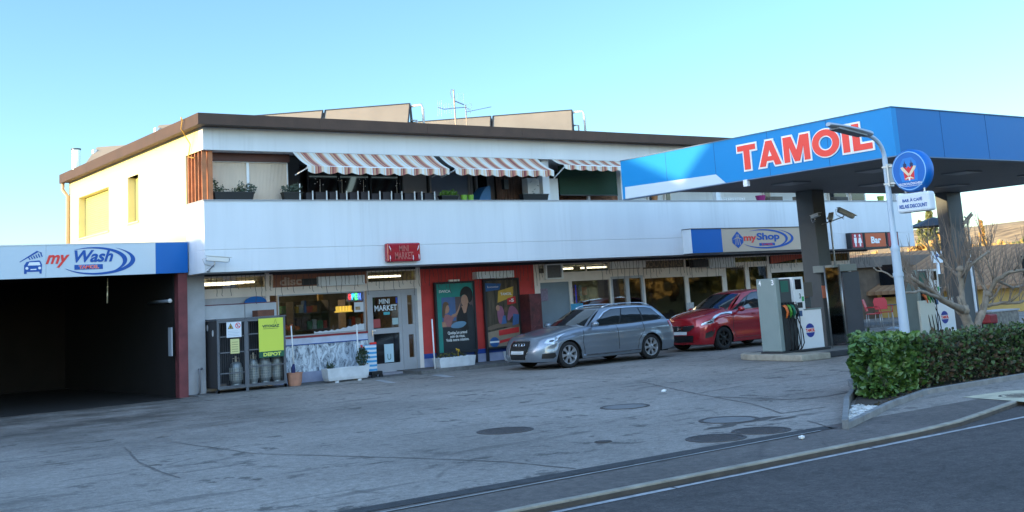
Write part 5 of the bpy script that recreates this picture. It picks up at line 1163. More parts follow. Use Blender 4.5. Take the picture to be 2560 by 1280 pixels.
    B('nozzle_shelf', black_m, .14, .56, -.03, .02, 1.14, 1.20, .004)
    B('hose_panel', mat('pump_darkpanel', (.03, .035, .036), .5), .14, .55, -.006, .0395, z0+.06, 1.13, 0)
    return t
dispenser(19.30, 16.86, 'grey and white fuel dispenser numbered 4 and 3, beside the first canopy column')
pump2 = dispenser(24.1, 16.7, 'fuel dispenser by the second canopy column, behind the bare trees', ('2', '1'))
bx('price_panel', mat('panel_cream', (.60, .60, .52), .5), 23.98, 24.6, 16.6, 16.66, .2, 1.0, pump2, .008)
# glass wind screen and grey machine cabinet behind column
ws = thing('glass_screen', (22.6, 17.2, .12), 'clear glass wind screen between steel posts beside the first canopy column', 'screen')
q0 = PY(2066, 700, 17.0).x; q1 = PY(2106, 700, 17.0).x; 
for px0 in (2072, 2110):
    x = PY(px0, 780, 17.1).x; mb = MB(); mb.tube([(x, 17.1, .12), (x, 17.1, 1.95)], .018, 8); mb.build('post', steel, ws, smooth=True)
xA, xB = PY(2072, 780, 17.1).x, PY(2110, 780, 17.1).x
tag(bx('warm_notice', mat('orange_strip2', (.80, .20, .10), .6), xA+.10, xA+.42, 17.3, 17.31, 1.22, 1.5), 'orange notice hanging behind the clear glass wind screen', 'notice')
bx('pane', glass_clear, xA+.02, xB-.02, 17.095, 17.105, .2, 1.9, ws)
gc = thing('machine_cabinet', (24.0, 18.3, .0), 'tall dark grey payment machine with pale top between the two dispensers', 'machine')
a, b_ = PY(2112, 780, 17.2).x, PY(2158, 780, 17.2).x
bx('body', mat('cabinet_plum_grey', (.06, .062, .075), .5, var=.15), a+.05, b_, 17.2, 17.7, .12, 1.78, gc, .015)
bx('top', mat('cabinet_pale_top', (.25, .27, .25), .5), a-.3, a+.55, 17.15, 17.75, 1.80, 1.96, gc, .01)
o = bx('poster_strip', mat('orange_strip', (.75, .14, .06), .5), PY(2070, 740, 17.4).x, PY(2090, 740, 17.4).x, 17.4, 17.42, 1.25, 1.55); tag(o, 'orange red notice behind the glass wind screen', 'notice')
o = bx('notice', mat('orange_strip', (.75, .14, .06), .5), PY(2003, 740, 17.45).x, PY(2021, 740, 17.45).x, 17.45, 17.46, 1.02, 1.36); tag(o, 'orange red notice between the white payment tower and the first column', 'notice')

# ================================================================== STREET LAMP + HANGING SIGNS
LX, LY = 16.0, 11.5
q = PY(2247, 700, LY); LX = q.x
lp = thing('street_lamp', (LX, LY, 0), 'pale blue grey street lamp bending left over the canopy fascia', 'street lamp')
lm = mat('lamp_pale_blue', (.42, .50, .58), .45, .1, var=.05)
zt_ = PY(2213, 372, LY).z
mb = MB(); mb.tube([(LX, LY, 0), (LX, LY, 2.05)], [.085, .07], 14); mb.tube([(LX, LY, 2.05), (LX, LY, 2.12), (LX, LY, zt_-.15)], [.07, .052, .042], 12)
arc = [(LX, LY, zt_-.15)]
for i in range(1, 9):
    a = i/8*radians(80); arc.append((LX-.42*(1-cos(a)), LY, zt_-.15+.36*sin(a)))
l_ = arc[-1]; arc.append((l_[0]-.14, LY, l_[2]+.03)); mb.tube(arc, .036, 12); mb.tube([(LX, LY, 1.60), (LX, LY, 1.66)], .085, 14); mb.tube([(LX, LY, 2.02), (LX, LY, 2.07)], .08, 14)
mb.build('post', lm, lp, smooth=True, angle=50)
h = arc[-1]; dx = V((-1, 0, .13)).normalized(); up = V((.13, 0, 1)).normalized(); sd = V((0, 1, 0)); ho = V(h)-dx*.12
mb = MB(); P = []; fs = []; n = 9; Lh = 1.0
for i in range(n):
    s = i/(n-1); w = .15*sin(pi*min(1, .22+s*.70))**.6*(1 if s < .9 else .75); th = .055*(1-.45*s); c = ho+dx*Lh*s
    for k in range(12):
        a = 2*pi*k/12; y = cos(a); z = sin(a); P.append(c+sd*w*y+up*(th*1.3*z if z > 0 else th*.7*z))
for i in range(n-1):
    for k in range(12): fs.append((i*12+k, i*12+(k+1) % 12, (i+1)*12+(k+1) % 12, (i+1)*12+k))
fs += [tuple(range(11, -1, -1)), tuple(range((n-1)*12, n*12))]
mb.add(P, fs); mb.build('lamp_head', mat('lamp_head_grey', (.36, .40, .44), .45, .1), lp, smooth=True, angle=50)
mb = MB(); F = Fr(ho-up*.04, dx, sd); mb.fbox(F, .15, .85, -.10, .10, -.02, .012); mb.build('lens', mat('lamp_lens', (.16, .17, .18), .3), lp)
# round beer sign
rs = thing('round_sign', (LX, LY-.55, 3.2), 'round blue light box sign with a red emblem on the street lamp', 'sign')
def UL(px, py, X=None): p = PX(px, py, X or LX-.1); return (p.y, p.z)
cy_ = UL(2273, 427); R2 = .375; cyy, czz = UL(2274, 427)
F = FX(LX-.12); cu = -cyy; cv = czz
R2 = abs(UL(2274, 372)[1]-UL(2274, 483)[1])/2*.97
mb = MB(); mb.lathe([(0, 0), (R2*.93, 0), (R2, .03), (R2, .17), (R2*.93, .2), (0, .2)], F.p(cu, cv, 0), (1, 0, 0), 48); mb.build('drum', mat('sign_round_blue', (.0, .125, .46), .35, var=.04, spec=.4), rs, smooth=True, angle=40)
mb = MB(); mb.lathe([(R2*.86, .002), (R2*.87, -.004), (R2*.90, -.004), (R2*.91, .002)], F.p(cu, cv, .001), (1, 0, 0), 48); mb.build('ring', mat('ring_pale_blue', (.25, .5, .75), .4), rs, smooth=True)
r = R2; E_ = lambda pts: [(cu+r*u, cv+r*v) for u, v in pts]
em = [mat('emblem_red', C255(214, 34, 40), .4), mat('emblem_navy', (.008, .02, .09), .4), mat('emblem_cream', (.78, .62, .42), .4), tx_white, mat('emblem_sky', C255(0, 120, 200), .4)]
mb = MB()
mb.fpoly(F, E_([(-.42, -.5), (.42, -.5), (.48, .0), (.42, .4), (.2, .62), (-.25, .6), (-.45, .3), (-.52, -.1)]), .002, .004, 4)
mb.fpoly(F, E_([(-.26, -.42), (.26, -.42), (.30, .12), (.18, .24), (.10, .12), (.0, .22), (-.10, .12), (-.2, .24), (-.30, .12)]), .004, .006, 0)
for s in (-1, 1):
    mb.fpoly(F, E_([(s*.10, .18), (s*.26, .18), (s*.27, .34), (s*.21, .36), (s*.18, .52), (s*.15, .36), (s*.09, .34)]), .004, .006, 1)
    mb.fpoly(F, E_([(s*.42, .18), (s*.36, .06), (s*.04, -.26), (s*.0, -.14), (s*.30, .22)]), .006, .008, 2)
    mb.fpoly(F, E_([(s*.04, -.26), (s*.24, -.36), (s*.20, -.40), (s*.02, -.33)]), .006, .008, 2)
mb.fpoly(F, E_([(-.05, -.30), (.05, -.30), (.03, -.46), (-.03, -.46)]), .006, .009, 3)
mb.build('emblem', em, rs)
text(F, 'FELDSCHLÖSSCHEN', (cu-r*.62, cu+r*.62, cv-r*.66, cv-r*.53), tx_white, 'lettering', rs, bold=.02, w=.004)
mb = MB(); mb.fbox(F, cu-r*.62, cu+r*.62, cv-r*.72, cv-r*.705, .002, .005); mb.build('underline', tx_white, rs)
mb = MB()
for z in (czz+.11, czz-.17): mb.box(LX-.05, LX+.03, cyy+R2-.06, LY+.04, z, z+.03)
mb.box(LX-.07, LX+.05, LY-.09, LY-.06, czz-.2, czz+.17); mb.build('bracket', steel, rs)
rc = thing('bar_sign', (LX, LY-.6, 2.5), 'white rectangular café sign with blue letters hanging under the round sign', 'sign')
y0, z1 = UL(2240, 487); y1, z0 = UL(2328, 525)
z1 = max(z1, z0+.27)
bx('box', mat('bar_sign_white', (.66, .70, .74), .35, var=.03, coat=.3), LX-.12, LX+.06, y1, y0, z0, z1, rc, .035)
u0, u1 = -y0, -y1; w = u1-u0; zm = (z0+z1)/2
text(F, 'BAR À CAFÉ', (u0+w*.2, u0+w*.80, zm+.015, zm+.075), tx_blue, 'lettering', rc, bold=.03, w=.001)
text(F, 'RELAIS DISCOUNT', (u0+w*.09, u0+w*.93, zm-.085, zm-.025), tx_blue, 'lettering', rc, bold=.03, w=.001)
for k in (.22, .78):
    mb = MB(); yy = y0+(y1-y0)*k; mb.tube([(LX-.02, yy, z1-.02), (LX-.02, yy, czz-R2*.7)], .018, 7); mb.build('hanger', steel, rc)

# ================================================================== CARS
tyre_m = mat('tyre', (.012, .012, .013), .8, bump=.2, bscale=60); well = mat('wheel_well', (.004, .004, .004), .9)
car_glass = mat('car_glass', (.014, .018, .020), .04, spec=.9, coat=.5)
car_trim = mat('car_black_trim', (.01, .01, .011), .4)
lens_m = mat('headlamp_lens', (.62, .66, .70), .10, .5, coat=1); lens_d = mat('headlamp_inner', (.05, .055, .06), .15, .5, coat=1)
red_l = mat('tail_lamp', (.40, .01, .015), .15, coat=1); plate_m = mat('number_plate', (.65, .66, .66), .5)
def lerp(a, b, t): return a+(b-a)*t
def interp(T, x):
    if x <= T[0][0]: return T[0][1]
    for (x0, y0), (x1, y1) in zip(T[:-1], T[1:]):
        if x <= x1:
            t = (x-x0)/(x1-x0); t = t*t*(3-2*t) if False else t
            return lerp(y0, y1, t)
    return T[-1][1]
def smoothT(T):
    """Catmull sampled table for soft lines"""
    o = []
    for i in range(len(T)-1):
        p0 = T[max(0, i-1)]; p1 = T[i]; p2 = T[i+1]; p3 = T[min(len(T)-1, i+2)]
        for k in range(8):
            t = k/8; x = lerp(p1[0], p2[0], t)
            m1 = (p2[1]-p0[1])/max(1e-6, p2[0]-p0[0])*(p2[0]-p1[0]); m2 = (p3[1]-p1[1])/max(1e-6, p3[0]-p1[0])*(p2[0]-p1[0])
            y = (2*t**3-3*t**2+1)*p1[1]+(t**3-2*t**2+t)*m1+(-2*t**3+3*t**2)*p2[1]+(t**3-t**2)*m2; o.append((x, y))
    o.append(T[-1]); return o
def make_car(S, ox, oy, label, name, rz=0):
    L_, Wd = S['L'], S['W']; hw = Wd/2
    t = thing(name, (ox, oy, 0), label, 'car'); Mx = Matrix.Translation((ox, oy, 0)) @ Matrix.Rotation(rz, 4, 'Z')
    top = smoothT(S['top']); bot = smoothT(S['bot']); sec = smoothT(S['sec']); cr = smoothT(S['crown'])
    xw = S['wheels']; Ra = S['arch']; rw = S['rw']; df, dr_ = S['df'], S['dr']; nf, nr = S['nf'], S['nr']
    # plan outline: q in 0..1 nose, 1..2 side, 2..3 tail
    xs_side = []
    x = df
    while x < L_-dr_: xs_side.append(x); x += .06
    xs_side.append(L_-dr_)
    for w_ in xw:
        for a in range(0, 181, 12): xs_side.append(w_+Ra*cos(radians(a)))
    xs_side = sorted(set(round(x, 4) for x in xs_side if df <= x <= L_-dr_))
    def zb(x, y):
        z = interp(bot, x)
        if y > hw*.7:
            for w_ in xw:
                d = abs(x-w_)
                if d < Ra: z = max(z, rw+sqrt(Ra*Ra-d*d)*S.get('af', 1.0))
        return z
    def pt(q, v):
        """q around half outline, v 0..1 from sill to shoulder"""
        if q <= 1:
            th = q*pi/2; k = 2/nf; yy = sin(th)**k; xx = df*(1-max(0, cos(th))**k)
            lean = S['nose'](v); xx = lean+xx*(df-lean)/df
        elif q >= 2:
            th = (3-q)*pi/2; k = 2/nr; yy = sin(th)**k; xx = L_-dr_*(1-max(0, cos(th))**k)
            lean = S['tail'](v); xx = L_-lean-(L_-xx)*(dr_-lean)/dr_
        else:
            xx = lerp(df, L_-dr_, q-1); yy = 1
        z0 = zb(xx, yy*hw); z1 = interp(top, xx); z = lerp(z0, z1, v)
        vv = (z-.18)/(z1-.18) if z1 > .2 else v
        y = yy*hw*interp(sec, max(0, min(1, vv)))
        # flared arches
        for w_ in xw:
            d = sqrt((xx-w_)**2+(z-rw)**2)
            if yy > .85 and d < Ra+.14: y += .018*max(0, 1-(d-Ra)/.14)
        # side character line
        if 'line' in S and yy > .9: y += S['line'](xx, z, z1)
        return V((xx, y, z))
    qs = [i/18 for i in range(18)]+[1+(x-df)/(L_-dr_-df) for x in xs_side]+[2+(i+1)/16 for i in range(16)]
    vs = [i/14 for i in range(15)]; K = 12
    mb = MB(); body = []
    full = [(q, 1) for q in qs[::-1]]+[(q, -1) for q in qs[1:]]     # from tail (+y) round nose to tail (-y)
    for q, s in full:
        for v in vs: p = pt(q, v); body.append((p.x, p.y*s, p.z))
    nv = len(vs); nq = len(full); fs = []
    for i in range(nq-1):
        for j in range(nv-1): fs.append((i*nv+j, (i+1)*nv+j, (i+1)*nv+j+1, i*nv+j+1))
    # closed tail seam
    for j in range(nv-1): fs.append(((nq-1)*nv+j, 0+j, j+1, (nq-1)*nv+j+1))
    # deck: strips joining both shoulders
    idx = {}
    def row(i):   # i index in qs
        a = (len(qs)-1-i)*nv+nv-1
        b = a if i == 0 else (len(qs)-1+i)*nv+nv-1
        if i == len(qs)-1: pass
        r = [a]; A = V(body[a]); B = V(body[b])
        for k in range(1, K):
            f = k/K; p = A.lerp(B, f); s = 1-(2*f-1)**2; yn = abs(2*f-1)
            c = interp(cr, A.x); p.z += c*(s**.55)*min(1, abs(A.y)/(hw*.5))
            if S.get('ridge'): p.z += S['ridge'](A.x, abs(p.y))
            body.append(tuple(p)); r.append(len(body)-1)
        r.append(b); return r
    prev = None
    for i in range(len(qs)):
        if i == 0: prev = [nv*(len(qs)-1)+nv-1]*(K+1); continue
        cur = row(i)
        for k in range(K):
            f = (prev[k], prev[k+1], cur[k+1], cur[k]); f = tuple(dict.fromkeys(f))
            if len(f) > 2: fs.append(f)
        prev = cur
    mb.add([Mx @ V(p) for p in body], fs); 
    paint = S['paint']
    bo = mb.build('body', paint, t, smooth=True, angle=38)
    # inner dark tub and wheel wells
    mb = MB(); hb_ = hw-.24; mb.add([Mx @ V(p) for p in ((.25, -hb_, .17), (L_-.25, -hb_, .17), (L_-.25, hb_, .17), (.25, hb_, .17), (.35, -hb_, .62), (L_-.3, -hb_, .7), (L_-.3, hb_, .7), (.35, hb_, .62))], [(0, 3, 2, 1), (4, 5, 6, 7), (0, 1, 5, 4), (1, 2, 6, 5), (2, 3, 7, 6), (3, 0, 4, 7)])
    for w_ in xw:
        for s in (-1, 1):
            P = []; n = 20
            for i in range(n+1):
                a = pi*i/n*1.1-.05*pi
                for yy in (hw-.02, hw-.24): P.append(Mx @ V((w_+(Ra+.004)*cos(a), s*yy, rw+(Ra+.004)*sin(a)*S.get('af', 1))))
            mb.add(P, [(2*i, 2*i+1, 2*i+3, 2*i+2) for i in range(n)])
    mb.build('underbody', well, t)
    # greenhouse
    g_ = S['glass']; xb, xt = g_['front']; rb, rt = g_['rear']; yb, yt = g_['yb'], g_['yt']; roof = smoothT(S['roof']); bow = g_.get('bow', .22)
    def gb(s): x = lerp(xb+bow, rb-.10, s); return V((x, (yb-.03*(2*s-1)**2-.04*max(0, s-.7)/.3)*1.0, interp(top, x)-.02))
    def gt(s): x = lerp(xt+.10, rt-.05, s); return V((x, yt-.05*(2*s-1)**2, interp(roof, x)-.035))
    def side(s, h): a = gb(s); b = gt(s); p = a.lerp(b, h); p.y += .035*sin(pi*h); return p
    def front(f, h):  # f -1..1 across
        A = gb(0); B = gt(0); a = V((lerp(xb, A.x, f*f), A.y*f, interp(top, xb)+.035+(A.z-interp(top, xb)-.035)*f*f)); b = V((lerp(xt, B.x, f*f), B.y*f, interp(roof, xt)+(B.z-interp(roof, xt))*f*f)); return a.lerp(b, h)+V((-.03*sin(pi*h), 0, .01*sin(pi*h)))
    def rear(f, h):
        A = gb(1); B = gt(1); a = V((lerp(rb, A.x, f*f), A.y*f, A.z)); b = V((lerp(rt, B.x, f*f), B.y*f, interp(roof, rt)-.01+(B.z-interp(roof, rt)+.01)*f*f)); return a.lerp(b, h)+V((.02*sin(pi*h), 0, 0))
    mb = MB(); ns, nh = 30, 8
    def grid(fn, na, nb, flip=False):
        P = [Mx @ fn(i/na, j/nb) for i in range(na+1) for j in range(nb+1)]; F_ = []
        for i in range(na):
            for j in range(nb):
                f = (i*(nb+1)+j, (i+1)*(nb+1)+j, (i+1)*(nb+1)+j+1, i*(nb+1)+j+1); F_.append(f[::-1] if flip else f)
        return P, F_
    sgn = lambda p, s: V((p.x, p.y*s, p.z))
    for s in (1, -1): mb.add(*grid(lambda a, b: sgn(side(a, b), s), ns, nh, s > 0))
    mb.add(*grid(lambda a, b: front(2*a-1, b), 16, 8, True)); mb.add(*grid(lambda a, b: rear(2*a-1, b), 16, 8))
    def rf_(a, b):
        s_ = a; f = 2*b-1; E_ = gt(s_); c = V((lerp(xt, rt, s_), 0, interp(roof, lerp(xt, rt, s_))))
        w_ = f*f; return V((lerp(c.x, E_.x, w_*abs(2*s_-1)**2 if False else w_), E_.y*f, lerp(c.z, E_.z, abs(f)**3.2)))
    mb.add(*grid(rf_, 24, 16))
    gh = mb.build('cabin', paint, t, smooth=True, angle=35)
    def overlay(fn, poly, off, nm, mt, par=gh, dens=6, thick=0):
        pts = []
        for i in range(len(poly)):
            a = poly[i]; b = poly[(i+1) % len(poly)]
            for k in range(dens): pts.append((lerp(a[0], b[0], k/dens), lerp(a[1], b[1], k/dens)))
        P = []
        for a, b in pts:
            p = fn(a, b); e = .01; n = (fn(a+e, b)-fn(a-e, b)).cross(fn(a, b+e)-fn(a, b-e))
            if n.length < 1e-9: n = V((0, 0, 1))
            n.normalize(); c = V((L_*.5, 0, .6)); 
            if n.dot(p-c) < 0: n = -n
            P.append(Mx @ (p+n*off))
        cn_ = sum(P, V((0, 0, 0)))/len(P); a0 = sum(q[0] for q in pts)/len(pts); b0 = sum(q[1] for q in pts)/len(pts)
        # centre rings keep the curvature
        rings = [P]
        for f in (.6, .25):
            rr_ = []
            for a, b in pts:
                a, b = lerp(a0, a, f), lerp(b0, b, f); p = fn(a, b); e = .01; n = (fn(a+e, b)-fn(a-e, b)).cross(fn(a, b+e)-fn(a, b-e)); n = n.normalized() if n.length > 1e-9 else V((0, 0, 1))
                if n.dot(p-V((L_*.5, 0, .6))) < 0: n = -n
                rr_.append(Mx @ (p+n*off))
            rings.append(rr_)
        n_ = len(P); vv = [p for r_ in rings for p in r_]; ff = []
        for k in range(len(rings)-1): ff += [(k*n_+i, k*n_+(i+1) % n_, (k+1)*n_+(i+1) % n_, (k+1)*n_+i) for i in range(n_)]
        ff.append(tuple(range((len(rings)-1)*n_, len(rings)*n_)))
        m_ = MB(); m_.add(vv, ff); return m_.build(nm, mt, par, smooth=True)
    overlay(lambda a, b: front(2*a-1, b), [(.035, .05), (.965, .05), (.955, .95), (.045, .95)], .006, 'windscreen', car_glass, dens=12)
    overlay(lambda a, b: rear(2*a-1, b), [(.05, .1), (.95, .1), (.92, .9), (.08, .9)], .006, 'rear_window', car_glass, dens=10)
    for s in (1, -1):
        fn = lambda a, b, s=s: sgn(side(a, b), s)
        overlay(fn, S['dlo'], .004, 'window_surround', S['surround'], dens=5)
        overlay(fn, S['dlo2'], .0065, 'window_seal', car_trim, dens=5)
        for w_ in S['panes']: overlay(fn, w_, .009, 'side_window', car_glass, dens=5)
    bodyf = lambda s: (lambda q, v: sgn(pt(q, v), s))
    for (nm, mt, poly, off, both) in S['patches']:
        for s in ((1, -1) if both else (1,)):
            if both: overlay(bodyf(s), poly, off, nm, mt, bo)
    # centre patches on the nose that cross the middle line: param f -1..1
    def nose(f, v): p = pt(abs(f), v); return V((p.x, p.y*(1 if f >= 0 else -1), p.z))
    for (nm, mt, poly, off) in S['nosepatch']: overlay(nose, poly, off, nm, mt, bo, dens=10)
    # door gaps
    for pl_ in S['gaps']:
        for s in (1, -1):
            P = []
            for k in range(len(pl_)-1):
                for j in range(8):
                    x, z = lerp(pl_[k][0], pl_[k+1][0], j/8), lerp(pl_[k][1], pl_[k+1][1], j/8); q = 1+(x-df)/(L_-dr_-df); z0 = zb(x, hw); z1 = interp(top, x)
                    p = pt(q, (z-z0)/(z1-z0)); P.append(Mx @ V((p.x, s*(p.y+.0005), p.z)))
            m_ = MB(); m_.tube(P, .006, 4); m_.build('door_gap', car_trim, bo)
    for (x, z, w_) in S['handles']:
        for s in (1, -1):
            q = 1+(x-df)/(L_-dr_-df); z0 = zb(x, hw); p = pt(q, (z-z0)/(interp(top, x)-z0)); m_ = MB(); m_.tube([Mx @ V((p.x-w_/2, s*(p.y+.005), z)), Mx @ V((p.x-w_/2+.02, s*(p.y+.03), z)), Mx @ V((p.x+w_/2-.02, s*(p.y+.03), z)), Mx @ V((p.x+w_/2, s*(p.y+.005), z))], .011, 6); m_.build('door_handle', paint, bo, smooth=True)
    # mirrors
    for s in (1, -1):
        x, y, z = S['mirror']; m_ = MB(); m_.ell(Mx @ V((x, s*y, z)), .075, .115, .07, 14); m_.tube([Mx @ V((x+.02, s*(y-.16), z-.05)), Mx @ V((x, s*(y-.05), z-.02))], .022, 6); m_.build('wing_mirror', S['mirror_m'], t, smooth=True)
    # strip along the sill
    if S.get('strip'):
        for s in (1, -1):
            P = []
            for k in range(30):
                x = lerp(S['strip'][0], S['strip'][1], k/29); q = 1+(x-df)/(L_-dr_-df); z = S['strip'][2]+(x-S['strip'][0])*S['strip'][4]; z0 = zb(x, hw); p = pt(q, (z-z0)/(interp(top, x)-z0)); P.append(Mx @ V((p.x, s*(p.y+.002), z)))
            m_ = MB(); m_.tube(P, S['strip'][3], 5); m_.build('sill_strip', S['strip_m'], bo)
    # roof rails
    if S.get('rails'):
        for s in (1, -1):
            P = []
            for k in range(16):
                f = k/15; p = gt(lerp(.06, .97, f)); P.append(Mx @ V((p.x, s*(p.y-.04), p.z+.02+.045*min(1, 6*f, 6*(1-f)))))
            m_ = MB(); m_.tube(P, .014, 6); m_.build('roof_rail', chrome, t, smooth=True)
    # wheels
    for w_ in xw:
        for s in (1, -1):
            c = Mx @ V((w_, s*(hw-.115), rw)); ax = (Mx.to_3x3() @ V((0, s, 0))); wt_ = bpy.data.objects.new('wheel', None); COL.objects.link(wt_); wt_.location = c; wt_.parent = t; wt_.matrix_parent_inverse = WM(t).inverted()
            rr = rw; ri = S['rim']; m_ = MB(); m_.lathe([(ri-.01, -.1), (ri+.01, -.105), (rr-.03, -.105), (rr-.005, -.08), (rr, -.03), (rr, .03), (rr-.005, .08), (rr-.03, .1), (ri+.02, .1), (ri, .085)], c, ax, 40); m_.build('tyre', tyre_m, wt_, smooth=True, angle=40)
            m_ = MB(); m_.lathe([(ri+.004, .09), (ri-.012, .088), (ri-.025, .05), (ri-.03, -.03)], c, ax, 40); mm = 0
            F = Fr(c+ax*.0, ax.orthogonal(), ax.cross(ax.orthogonal())) ; F.n = ax
            ns_ = S['spokes']
            for k in range(ns_):
                a = 2*pi*k/ns_+.2; ca, sa = cos(a), sin(a); pa = [(.035, -.026), (ri-.02, -.040 if S['wide'] else -.02), (ri-.02, .040 if S['wide'] else .02), (.035, .026)]
                if S['wide']: pa = [(.03, -.030), (ri*.55, -.024), (ri-.015, -.048), (ri-.015, .048), (ri*.55, .024), (.03, .030)]
                m_.fpoly(F, [(u*ca-v*sa, u*sa+v*ca) for u, v in pa], .05, .075)
            m_.lathe([(.06, .05), (.058, .082), (.03, .09), (0, .09)], c, ax, 16); m_.build('rim', S['rim_m'], wt_, angle=30)
            m_ = MB(); m_.lathe([(ri-.02, .005), (0, .005)], c, ax, 30); m_.build('brake_disc', mat('brake_dark', (.03, .03, .03), .5, .5), wt_)
    S['_pt'] = pt; S['_M'] = Mx; return t, nose, Mx, bo
# ---- silver estate
sil = mat('silver_blue_paint', (.215, .25, .295), .30, .55, coat=1.0, var=.03, vscale=1)
SIL = dict(L=4.586, W=1.772, wheels=(.93, 3.573), arch=.355, rw=.318, rim=.222, df=.62, dr=.42, nf=2.5, nr=3.2, paint=sil, mirror_m=sil,
    top=[(0, .66), (.12, .70), (.35, .755), (.7, .82), (1.2, .895), (1.55, .925), (2.2, .93), (3.0, .945), (3.7, .965), (4.2, .975), (4.45, .95), (4.586, .92)],
    bot=[(0, .20), (.3, .185), (.6, .18), (1.3, .19), (2.5, .19), (3.3, .20), (4.1, .22), (4.4, .28), (4.586, .33)],
    sec=[(0, .93), (.08, .965), (.25, .985), (.45, .992), (.62, 1.0), (.72, .995), (.82, .975), (.92, .945), (1, .895)],
    crown=[(0, .02), (.2, .045), (.6, .065), (1.4, .085), (3.5, .03), (4.4, .02), (4.586, .01)],
    nose=lambda v: .02+.10*(abs(v-.30)/.7)**2*1.6, tail=lambda v: .01+.09*max(0, v-.55)/.45+.03*max(0, .2-v)/.2,
    line=lambda x, z, z1: .008*math.exp(-((z-(z1-.16))/.03)**2)-.010*math.exp(-((z-(z1-.26))/.06)**2)+.010*math.exp(-((z-.42)/.04)**2),
    roof=[(1.9, 1.30), (2.15, 1.375), (2.5, 1.415), (3.0, 1.425), (3.6, 1.405), (4.0, 1.365), (4.25, 1.30)],
    glass=dict(front=(1.32, 2.12), rear=(4.42, 4.02), yb=.80, yt=.585, bow=.22),
    dlo=[(.045, .07), (.50, .045), (.90, .06), (.955, .22), (.93, .86), (.80, .93), (.20, .93), (.10, .78)],
    dlo2=[(.055, .10), (.50, .075), (.89, .09), (.943, .24), (.92, .83), (.80, .90), (.20, .90), (.11, .74)],
    panes=[[(.075, .13), (.365, .11), (.365, .86), (.205, .86), (.125, .70)], [(.385, .11), (.665, .11), (.665, .86), (.385, .86)], [(.685, .11), (.875, .12), (.925, .26), (.90, .80), (.80, .86), (.685, .86)]],
    surround=chrome,
    patches=[('headlight', lens_m, [(.60, .80), (.85, .70), (1.0, .735), (1.07, .83), (1.06, .90), (.9, .93), (.7, .93)], .008, True), ('headlight_inner', lens_d, [(.74, .82), (.84, .79), (.90, .83), (.86, .87), (.76, .87)], .011, True),
             ('lower_intake', car_trim, [(.56, .16), (.86, .14), (.93, .22), (.90, .36), (.58, .37)], .006, True), ('tail_light', red_l, [(2.05, .76), (2.25, .74), (2.45, .75), (2.45, .92), (2.2, .94), (2.02, .95)], .008, True)],
    nosepatch=[('grille', car_trim, [(-0.190, .93), (0.190, .93), (0.215, .80), (0.180, .40), (0.150, .12), (-0.150, .12), (-0.180, .40), (-0.215, .80)], .010), ('grille_surround', chrome, [(-0.210, .965), (0.210, .965), (0.237, .80), (0.200, .38), (0.168, .08), (-0.168, .08), (-0.200, .38), (-0.237, .80)], .006)],
    gaps=[[(1.42, .88), (1.36, .6), (1.40, .30), (1.45, .25)], [(2.50, .93), (2.50, .26)], [(3.38, .94), (3.36, .75), (3.16, .52), (3.10, .26)], [(1.45, .25), (3.10, .26)]],
    handles=[(2.30, .80, .20), (3.20, .82, .20)], mirror=(1.72, .93, 1.0), strip=(1.36, 3.2, .27, .010, 0), strip_m=chrome, rails=True, spokes=7, wide=True, rim_m=mat('alloy_rim', (.46, .47, .50), .3, .7))
t, nose, Mx, bo = make_car(SIL, 16.81-.93, 21.07+.886-.10, 'silver blue estate car with roof rails, parked facing left by the shops', 'parked_car')
def on_nose(f, v, off):
    p = nose(f, v); e = .01; n = (nose(f+e, v)-nose(f-e, v)).cross(nose(f, v+e)-nose(f, v-e)).normalized()
    if n.x > 0: n = -n
    return Mx @ (p+n*off)
mb = MB()
for k in range(4):
    pts = []
    for i in range(17): a = 2*pi*i/16; pts.append(on_nose(-.078+k*.052+.032*cos(a), .80+.058*sin(a), .020))
    mb.tube(pts, .007, 5, cap=False)
mb.build('ring_emblem', chrome, bo)
mb = MB()
for k in range(9): v = .16+k*.075; mb.tube([on_nose(f/10*(.13+.055*min(1, v*1.4)), v, .013) for f in range(-10, 11)], .004, 4)
mb.build('grille_bars', mat('grille_bar', (.06, .06, .065), .4, .5), bo)
mb = MB(); P = [on_nose(f, v, .022) for f, v in ((-.13, .40), (.13, .40), (.13, .55), (-.13, .55))]; mb.add(P, [(0, 1, 2, 3)]); pl_ = mb.build('number_plate', plate_m, bo)
for s in (1, -1):
    mb = MB(); mb.ell(Mx @ V((.22 if s else 0, s*.66, .33)), .05, .045, .045, 10); mb.build('fog_lamp', lens_m, bo, smooth=True)
t.scale = (.968, .97, .945); t.location.x += .07; t.location.y += .02
